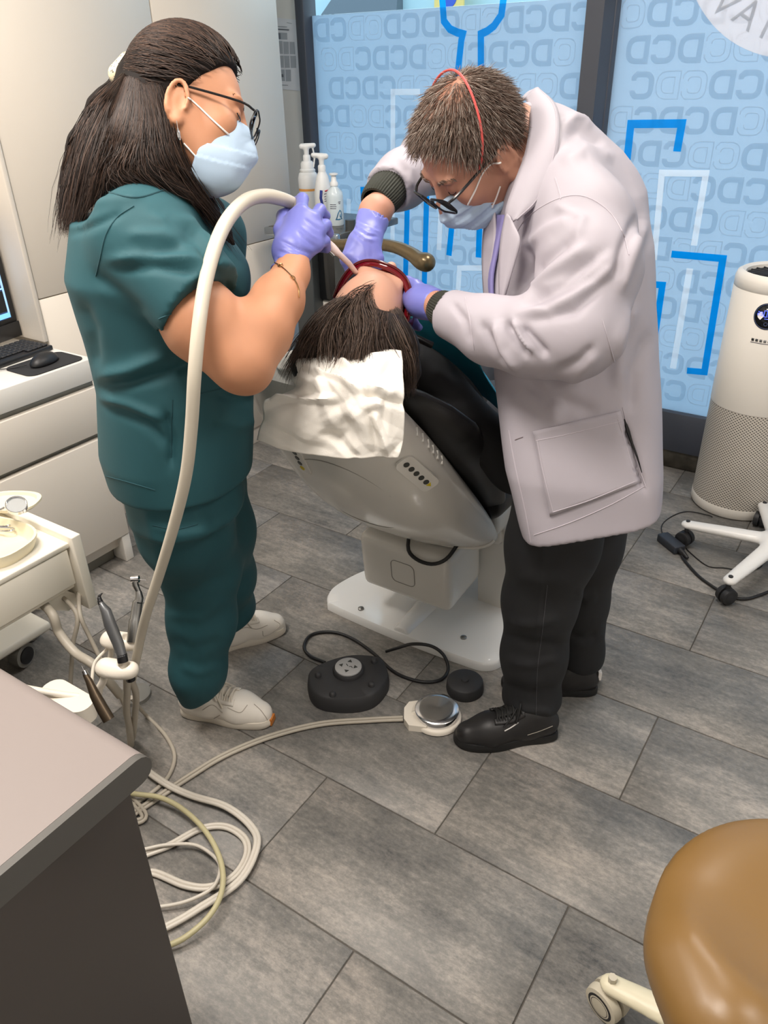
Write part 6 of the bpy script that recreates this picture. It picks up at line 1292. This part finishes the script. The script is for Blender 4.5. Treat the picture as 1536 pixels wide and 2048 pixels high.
# lab coat
def coat_sleeves(F, g=0.0):
    F.chain([at(1165, 440, 1.54), at(1178, 540, 1.475), at(1150, 668, 1.45)], [.082+g, .094+g, .082+g], .03); F.chain([at(1150, 668, 1.45), at(1065, 675, 1.49), at(985, 662, 1.545), at(908, 632, 1.60)], [.080+g, .072+g, .064+g, .052+g], .03)
bl_, bh_ = (-1.32, 1.15, .55), (-.18, 2.2, 1.66)
F = Field(bl_, bh_, .005)
stack(F, [(at(1180, 1085, 1.87), .150, .21)]+lv, DF, DL, .04, [7, 6, 4.5, 3.2, 2.6, 2.3, 2.2, 2.2, 2.2]); F.cone(nbd+np.array([0, 0, -.02]), lsh, .09, .095, .06); F.cone(nbd+np.array([.03, .0, -.03]), at(1195, 400, 1.74), .08, .085, .06); F.cone(nbd+np.array([0, 0, -.03]), rsh, .075, .085, .06)
p1, p2 = at(1060, 1096, 1.70), at(1300, 994, 1.74); hn = nrm(np.cross(p2-p1, DL)); hn = hn if hn[2] < 0 else -hn
F.plane(p1, hn, .004); F.cone(HD(-.02, 0, -.03), nbd+np.array([.02, 0, -.01]), .085, .075, .01, 'sub')
coat_sleeves(F); F.chain([rsh, rel, at(805, 358, 1.975), at(778, 378, 1.935)], [.085, .078, .066, .060], .03)
# sleeve ends
cd1 = nrm(at(908, 632, 1.60)-at(985, 662, 1.545)); pl = at(892, 624, 1.61)
X, Y, Z = F.P((slice(None),)*3)
def halfcut(F, p, n, rad):
    d = (X-p[0])*n[0]+(Y-p[1])*n[1]+(Z-p[2])*n[2]; near = ((X-p[0])**2+(Y-p[1])**2+(Z-p[2])**2) < rad**2; F.f = np.where(near & (d > 0), np.maximum(F.f, d), F.f).astype(np.float32)
halfcut(F, pl, cd1, .13); cd2 = nrm(at(750, 425, 1.88)-at(805, 358, 1.975)); pl2 = at(776, 382, 1.935); halfcut(F, pl2, cd2, .14)
F.cone(pl+cd1*.03, pl-cd1*.03, .042, .040, .003, 'sub'); F.cone(pl2+cd2*.03, pl2-cd2*.03, .048, .046, .003, 'sub')
cf_l = [([(1045, 500), (1100, 460), (1150, 440)], 13, .007), ([(1030, 590), (1090, 520), (1150, 470)], 12, -.009), ([(1040, 600), (1110, 540), (1180, 490)], 14, .009), ([(1045, 615), (1130, 570), (1215, 500)], 11, -.008), ([(1070, 590), (1150, 560), (1230, 500)], 12, .006), ([(1030, 625), (1100, 625), (1190, 570), (1240, 510)], 12, .009), ([(1060, 640), (1150, 620), (1220, 550)], 12, -.007), ([(1010, 640), (1030, 680), (1060, 715)], 9, -.010), ([(1025, 640), (1045, 680), (1065, 705)], 7, .009), ([(990, 640), (1005, 700), (1040, 745)], 9, .008), ([(1040, 650), (1075, 690), (1095, 715)], 9, -.008), ([(960, 640), (985, 690), (1010, 735)], 9, -.006), ([(1150, 480), (1165, 440), (1110, 410)], 10, .004), ([(1270, 600), (1240, 680), (1235, 780)], 15, .007), ([(1300, 660), (1270, 740), (1260, 830)], 13, -.006), ([(1290, 440), (1260, 520), (1235, 590)], 12, .007), ([(1275, 430), (1245, 500), (1225, 560)], 10, -.007), ([(1120, 260), (1150, 235), (1190, 250)], 11, .005), ([(1125, 280), (1160, 260), (1210, 290)], 11, -.005), ([(1120, 330), (1170, 300), (1230, 320)], 14, .005), ([(1040, 760), (1120, 800), (1200, 830)], 16, -.006), ([(1075, 750), (1110, 800), (1110, 860)], 14, .005), ([(1245, 840), (1270, 910), (1290, 985)], 6, -.009), ([(1200, 700), (1150, 760), (1100, 790)], 14, .005), ([(900, 600), (930, 640), (940, 690)], 7, -.004), ([(800, 310), (820, 340), (820, 380)], 9, .005), ([(775, 330), (790, 345), (812, 375)], 6, -.004), ([(1190, 690), (1160, 720), (1110, 745)], 9, -.005)]
fc = folds2d(cf_l)
coat = npmesh('lab_coat', *F.mesh(disp=lambda V, N: 1.45*fc(V, N)+.0018*wav(V, 0, 5, 15, 9)+.0006*wav(V*np.array([1, 1, .5]), 0, 4, 55, 12), smooth=2), m_coat, de)
tb = bvh(coat); m_cs = mat('coat seam', srgb(182, 175, 183), .7); m_cs2 = mat('coat stitch light', srgb(226, 214, 214), .7)
for ln in ([(1018, 500), (1050, 440), (1110, 400), (1165, 392), (1215, 420), (1245, 465), (1258, 510)], [(1110, 355), (1118, 380), (1122, 398)], [(1205, 640), (1222, 700), (1238, 760), (1243, 808)], [(1245, 815), (1262, 880), (1280, 940), (1292, 975)], [(1068, 1070), (1140, 1045), (1220, 1010), (1290, 972)], [(1018, 860), (1030, 930), (1050, 1020), (1062, 1085)], [(930, 595), (940, 640), (948, 700)]): seam(tb, ln, 'seam', m_cs, de, .0011)
pk = patch(tb, [(1066, 862), (1240, 822), (1280, 965), (1100, 1032)], 'pocket', m_coat, de, .0035)
if pk:
    tp = bvh(pk)
    for ln in ([(1068, 882), (1120, 872), (1180, 858), (1244, 842)], [(1074, 880), (1085, 940), (1106, 1024)], [(1106, 1024), (1180, 1000), (1272, 962)], [(1236, 838), (1255, 900), (1272, 955)]): seam(tp, ln, 'pocket_stitch', m_cs, de, .0012)
pp, n_ = hit(tb, 1250, 850)
mb = MB(); out = []
for x, y in ((1249, 838), (1256, 860), (1264, 885), (1275, 915), (1284, 945)):
    p, n = hit(tb, x, y)
    if p is not None: out.append(p+n*.0006)
mb.tube(spline(out, 20), list(np.interp(np.linspace(0, 1, 20), [0, .25, .5, 1], [.001, .0045, .003, .0008])), 6).build('side_slit', m_blk, de)
seam(tb, [(1030, 880), (1040, 876), (1046, 874)], 'buttonhole', mat('buttonhole thread', srgb(120, 108, 112), .8), de, .001)
# collar and lapel
inner = [(1052, 196, 1.70), (1060, 235, 1.63), (1052, 300, 1.575), (1030, 365, 1.55), (1012, 420, 1.55), (1018, 452, 1.555)]; outer = [(1076, 176, 1.70), (1112, 212, 1.62), (1119, 270, 1.555), (1106, 345, 1.525), (1080, 400, 1.52), (1034, 440, 1.53)]
A_, B_ = spline([at(*p) for p in inner], 40), spline([at(*p) for p in outer], 40); G = [[a*(1-t)+b*t-FW*.012*math.sin(math.pi*t) for t in np.linspace(0, 1, 10)] for a, b in zip(A_, B_)]
o = MB().grid(G).build('collar', m_coat, de); solidify(o, .004)
MB().tube([a*.12+b*.88-FW*.012*math.sin(math.pi*.88)-FW*.0032 for a, b in zip(A_, B_)], .0011, 5).build('collar_stitch', m_cs, de)
# far side of the collar standing behind the neck
C_ = spline([at(1052, 196, 1.70), at(1030, 215, 1.78), at(1000, 270, 1.84), at(985, 330, 1.84)], 20); D_ = spline([at(1076, 176, 1.70), at(1050, 190, 1.80), at(1015, 240, 1.88), at(990, 320, 1.88)], 20); o = MB().grid([[a*(1-t)+b*t for t in np.linspace(0, 1, 6)] for a, b in zip(C_, D_)]).build('collar', m_coat, de); solidify(o, .004)
inner = [(1012, 425, 1.555), (1002, 480, 1.56), (998, 540, 1.57), (1000, 610, 1.58)]; outer = [(1026, 448, 1.53), (1040, 478, 1.515), (1032, 520, 1.53), (1004, 612, 1.575)]
A_, B_ = spline([at(*p) for p in inner], 24), spline([at(*p) for p in outer], 24); o = MB().grid([[a*(1-t)+b*t-FW*.008*math.sin(math.pi*t) for t in np.linspace(0, 1, 8)] for a, b in zip(A_, B_)]).build('lapel', m_coat, de); solidify(o, .0035)
# shirt front
A_, B_ = spline([at(1010, 430, 1.62), at(995, 500, 1.63), at(985, 560, 1.64), at(988, 640, 1.64)], 16), spline([at(975, 430, 1.74), at(972, 500, 1.75), at(968, 560, 1.75), at(972, 640, 1.75)], 16); o = MB().grid([[a*(1-t)+b*t for t in np.linspace(0, 1, 8)] for a, b in zip(A_, B_)]).build('shirt', m_shirt, de); solidify(o, .006)
A_, B_ = spline([at(975, 420, 1.70), at(966, 480, 1.71), at(966, 560, 1.72), at(974, 640, 1.72)], 16), spline([at(990, 425, 1.66), at(992, 480, 1.655), at(984, 540, 1.66), at(976, 640, 1.68)], 16); o = MB().grid([[a*(1-t)+b*t for t in np.linspace(0, 1, 6)] for a, b in zip(A_, B_)]).build('lapel', m_coat, de); solidify(o, .004)
# knitted cuffs
def knit(a, b, r0, r1, n=44):
    a, b = np.array(a), np.array(b); d = nrm(b-a); U_ = nrm(np.cross(d, (0, 0, 1))); V_ = np.cross(d, U_); G = []
    for k in range(n*2):
        an = math.pi*k/n; w = 1+(.02 if k % 2 else -.02); G.append([a+(b-a)*t+(U_*math.cos(an)+V_*math.sin(an))*(r0+(r1-r0)*t)*w*(1-.10*(2*t-1)**4) for t in np.linspace(0, 1, 12)]+[b+(U_*math.cos(an)+V_*math.sin(an))*r1*.78])
    return MB().grid(G, True, True).build('knit_cuff', m_knit, de)
knit(at(914, 634, 1.598), at(876, 612, 1.635), .040, .037); knit(at(783, 372, 1.94), at(752, 408, 1.895), .050, .046)
# gloves
F = Field(at(730, 500, 1.83)-.16, at(730, 500, 1.83)+.16, .0035); w_ = at(745, 440, 1.872)
F.cone(at(750, 428, 1.88), w_, .036, .035, .0); F.cone(w_, at(728, 500, 1.815), .034, .040, .02, flat=(c2w(.2, .0, 1), .72))
for i, (kx, ky, kd) in enumerate([(700, 512, 1.80), (718, 524, 1.795), (738, 526, 1.80), (755, 518, 1.81)]):
    k_ = at(kx, ky, kd); F.cone(at(728, 490, 1.82), k_, .03, .016, .014); e1 = at(kx+4, ky+32, kd+.03); e2 = at(kx+10, ky+52, kd+.06); F.chain([k_, e1, e2], [.0125, .0105, .009], .006)
F.chain([at(712, 480, 1.83), at(692, 520, 1.81), at(702, 548, 1.82)], [.018, .013, .0105], .01); F.plane(at(748, 434, 1.875), nrm(at(755, 415, 1.89)-w_)); F.cone(at(756, 412, 1.89), at(747, 440, 1.872), .0325, .0325, .0, 'sub')
npmesh('glove', *F.mesh(disp=folds2d([([(700, 455), (730, 478), (752, 482)], 2.5, .002), ([(708, 440), (740, 458), (760, 464)], 2.5, .002), ([(704, 450), (735, 470), (757, 474)], 2.5, -.002), ([(705, 445), (735, 465), (755, 470)], 3, .0012), ([(712, 440), (745, 455), (762, 460)], 3, -.0012), ([(700, 470), (725, 490), (735, 515)], 5, .001), ([(742, 480), (745, 505), (740, 525)], 5, -.001)])), m_glove, de)
F = Field(at(835, 600, 1.72)-.16, at(835, 600, 1.72)+.16, .004); F.cone(at(880, 613, 1.635), at(848, 604, 1.68), .034, .036, .0); F.cone(at(848, 604, 1.68), at(815, 590, 1.76), .036, .036, .02, flat=((0, 0, 1), .8))
for i, (a, b, c) in enumerate([((812, 572, 1.78), (790, 555, 1.82), (772, 552, 1.85)), ((808, 588, 1.80), (788, 575, 1.84), (770, 570, 1.87)), ((810, 606, 1.80), (790, 600, 1.85), (774, 596, 1.88)), ((822, 628, 1.77), (826, 648, 1.78), (838, 655, 1.77))]): F.chain([at(838, 600, 1.71), at(*a), at(*b), at(*c)], [.026, .013, .011, .009], .01)
F.chain([at(850, 590, 1.69), at(832, 572, 1.71), at(815, 560, 1.73)], [.018, .013, .011], .01); F.plane(at(872, 610, 1.645), nrm(at(890, 616, 1.63)-at(848, 604, 1.68))); npmesh('glove', *F.mesh(), m_glove, de)
# mask, loops, glasses, headband
F = Field(HD.c-.16, HD.c+.16, .004); F.cone(HD(.060, 0, -.045), HD(.052, 0, -.098), .056, .052, .0); F.cone(HD(.098, 0, -.022), HD(.112, 0, -.055), .014, .022, .02); F.ell(HD(.088, 0, -.085), (.028, .04, .035), HD.R, .03); F.ell(HD(.032, 0, -.092), np.array((.056, .061, .040))*1.1, HD.R, .02); F.plane(HD(.054, 0, -.02), -HD.f+HD.u*.30); F.plane(HD(.1, 0, -.016), HD.u+HD.f*-.12); F.plane(HD(0, 0, -.137), -HD.u*1.0+HD.f*-.25, .004)
npmesh('face_mask', *F.mesh(disp=lambda V, N: .0022*np.where((HD.loc(V)[:, 2]*38) % 1 < .5, .6, -.6)*((HD.loc(V)[:, 2] > -.105) & (HD.loc(V)[:, 2] < -.045))), m_mask, de)
for y in (1, -1):
    if y < 0: MB().tube(spline([HD(.046, y*.060, -.038), HD(.022, y*.073, -.012), HD(.0, y*.084, .014), HD(-.018, y*.087, .018), HD(-.028, y*.084, .0)], 20), .0018, 6).build('ear_loop', m_strap, de); MB().tube(spline([HD(.036, y*.060, -.096), HD(.012, y*.072, -.066), HD(-.010, y*.078, -.046), HD(-.024, y*.084, -.020)], 16), .0018, 6).build('ear_loop', m_strap, de)
tbd = bvh(body); seam(tbd, [(1000, 325), (982, 328), (964, 347), (950, 380), (936, 408)], 'ear_loop', m_strap, de, .0019, .002); seam(tbd, [(1000, 372), (992, 395), (984, 414)], 'ear_loop', m_strap, de, .0019, .002)
glasses(de, HD, m_gblk, 'glasses', .054, .040, fx=.120, fz=-.010, r=.0027, mlens=m_lens, tilt=.12)
# short hair
hr_ = np.array((.100, .079, .090)); hc_ = np.array((-.014, 0, .032)); F = Field(HD.c-.18, HD.c+.18, .0045)
def hline(q): return (q[..., 0]-.060)*.86-(q[..., 2]-.075)*.50
F.ell(HD(*hc_), hr_*1.05*1.006, HD.R, 0); F.plane(HD(.055, 0, .075), HD.f*.86-HD.u*.50, .004); F.ell(HD(-.006, .088, -.030), (.042, .034, .048), HD.R, .006, 'sub'); F.ell(HD(-.006, -.088, -.030), (.042, .034, .048), HD.R, .006, 'sub'); F.ell(HD(-.03, 0, .17), (.075, .06, .06), HD.R, .01, 'sub'); F.plane(HD(-.05, 0, -.095), -HD.u*1.0-HD.f*.2)
npmesh('hair', *F.mesh(), mat('greying hair base', srgb(100, 78, 66), .7), de)
rg = np.random.RandomState(31); roots = []; wh = np.array((-.055, .01, .115))
while len(roots) < 9000:
    d = rg.normal(size=3); d /= np.linalg.norm(d); q = hc_+d*hr_*1.01
    if hline(q) > rg.uniform(-.006, .006) or q[2] < (-.10 if q[0] < -.05 else -.075) or (q[0] > -.02 and q[2] < -.005): continue
    if abs(q[0]+.002) < .044 and -.08 < q[2] < .016 and abs(q[1]) > .05: continue
    if np.linalg.norm(q-np.array((-.02, 0, .122))) < .05 and rg.uniform() < .62: continue
    roots.append(q)
roots = np.array(roots)
def dd(P_, t):
    v = P_-wh; v /= np.linalg.norm(v, axis=1)[:, None]+1e-6; n = (P_-hc_)/hr_**2; n /= np.linalg.norm(n, axis=1)[:, None]; return v*1.0+n*(.05-.08*t)+np.array([.10, 0, -.12])
S_ = comb(HD, roots, dd, 7, rg.uniform(.0038, .0066, len(roots)), hr_*1.03, hc_, .17, 7, .05)
strands('hair_strands', S_, rg.uniform(.0005, .0009, len(S_)), m_haird, de)
bp_ = []
for t in np.linspace(-1.95, 1.95, 60):
    y = math.sin(t); z = math.cos(t); x0 = -.060+.075*(1-z); k = math.sqrt(max(0.05, 1-((x0-hc_[0])/hr_[0])**2)); bp_.append(HD(x0, hc_[1]+y*hr_[1]*1.19*k, hc_[2]+z*hr_[2]*1.19*k))
MB().tube(bp_, .0026, 6).build('head_band', mat('coral elastic', srgb(206, 84, 80), .6), de)
# trousers and shoes
F = Field((-.95, 1.2, .06), (-.15, 2.2, .98), .0065)
stack(F, [(at(1170, 900, 1.80), .15, .175), (at(1170, 1000, 1.84), .145, .175)], DF, DL, .05)
F.chain([at(1128, 980, 1.78), at(1105, 1090, 1.88), at(1080, 1200, 1.98), at(1068, 1310, 2.08), at(1063, 1400, 2.16), at(1064, 1438, 2.20)], [.115, .108, .092, .083, .074, .070], .04); F.chain([at(1190, 960, 1.95), at(1170, 1090, 2.05), at(1158, 1200, 2.17), at(1156, 1300, 2.28), at(1158, 1352, 2.35)], [.11, .095, .08, .072, .068], .03)
F.plane((0, 0, .075), (0, 0, -1), .004); F.plane((0, 0, .93), (0, 0, 1))
ft = folds2d([([(1010, 1240), (1060, 1250), (1120, 1235)], 10, .006), ([(1008, 1270), (1060, 1285), (1125, 1290)], 10, -.007), ([(1010, 1320), (1060, 1330), (1120, 1315)], 10, .006), ([(1015, 1370), (1060, 1385), (1115, 1375)], 10, -.006), ([(1020, 1415), (1065, 1420), (1110, 1425)], 8, .007), ([(1030, 1150), (1080, 1160), (1140, 1150)], 14, .004), ([(1090, 1080), (1080, 1200), (1072, 1330)], 5, .003), ([(1150, 1180), (1175, 1200), (1196, 1190)], 9, .005), ([(1140, 1270), (1170, 1280), (1196, 1270)], 9, -.005)])
trd = npmesh('trousers', *F.mesh(disp=lambda V, N: 1.1*ft(V, N)+.001*wav(V, 0, 4, 14, 4), smooth=8), m_trd, de)
seam(bvh(trd), [(1095, 1170), (1085, 1260), (1075, 1340), (1072, 1430)], 'side_seam', mat('denim seam', srgb(62, 62, 66), .8), de, .0011)
m_bl = mat('black leather', srgb(30, 29, 30), .45, bump=(180, .08, .001)); m_bs = mat('black sole', srgb(22, 22, 23), .6); m_bll = mat('black laces', srgb(20, 20, 20), .7)
s1, Q1, u1 = sole_shoe(de, 'shoe', atz(1112, 1462, 0), atz(907, 1484, 0), m_bl, m_bs, m_bll, .108, .075)
h2 = atz(1193, 1376, 0); s2, Q2, u2 = sole_shoe(de, 'shoe', h2, h2+nrm((-.86, -.50, 0))*.285, m_bl, m_bs, m_bll, .108, .075)
tu = bvh(u1); seam(tu, [(1009, 1462), (1022, 1455), (1037, 1445)], 'side_lettering', m_strap, s1, .0016); seam(tu, [(1055, 1470), (1080, 1462), (1105, 1452)], 'stitching', m_stitch, s1, .0008)
MB().prism([Q2(.02, y, z) for y, z in ((.006, .05), (.022, .05), (.022, .078), (.006, .078))], Q2(-.012, 0, 0)-Q2(.02, 0, 0)).build('heel_tab', m_strap, s2)
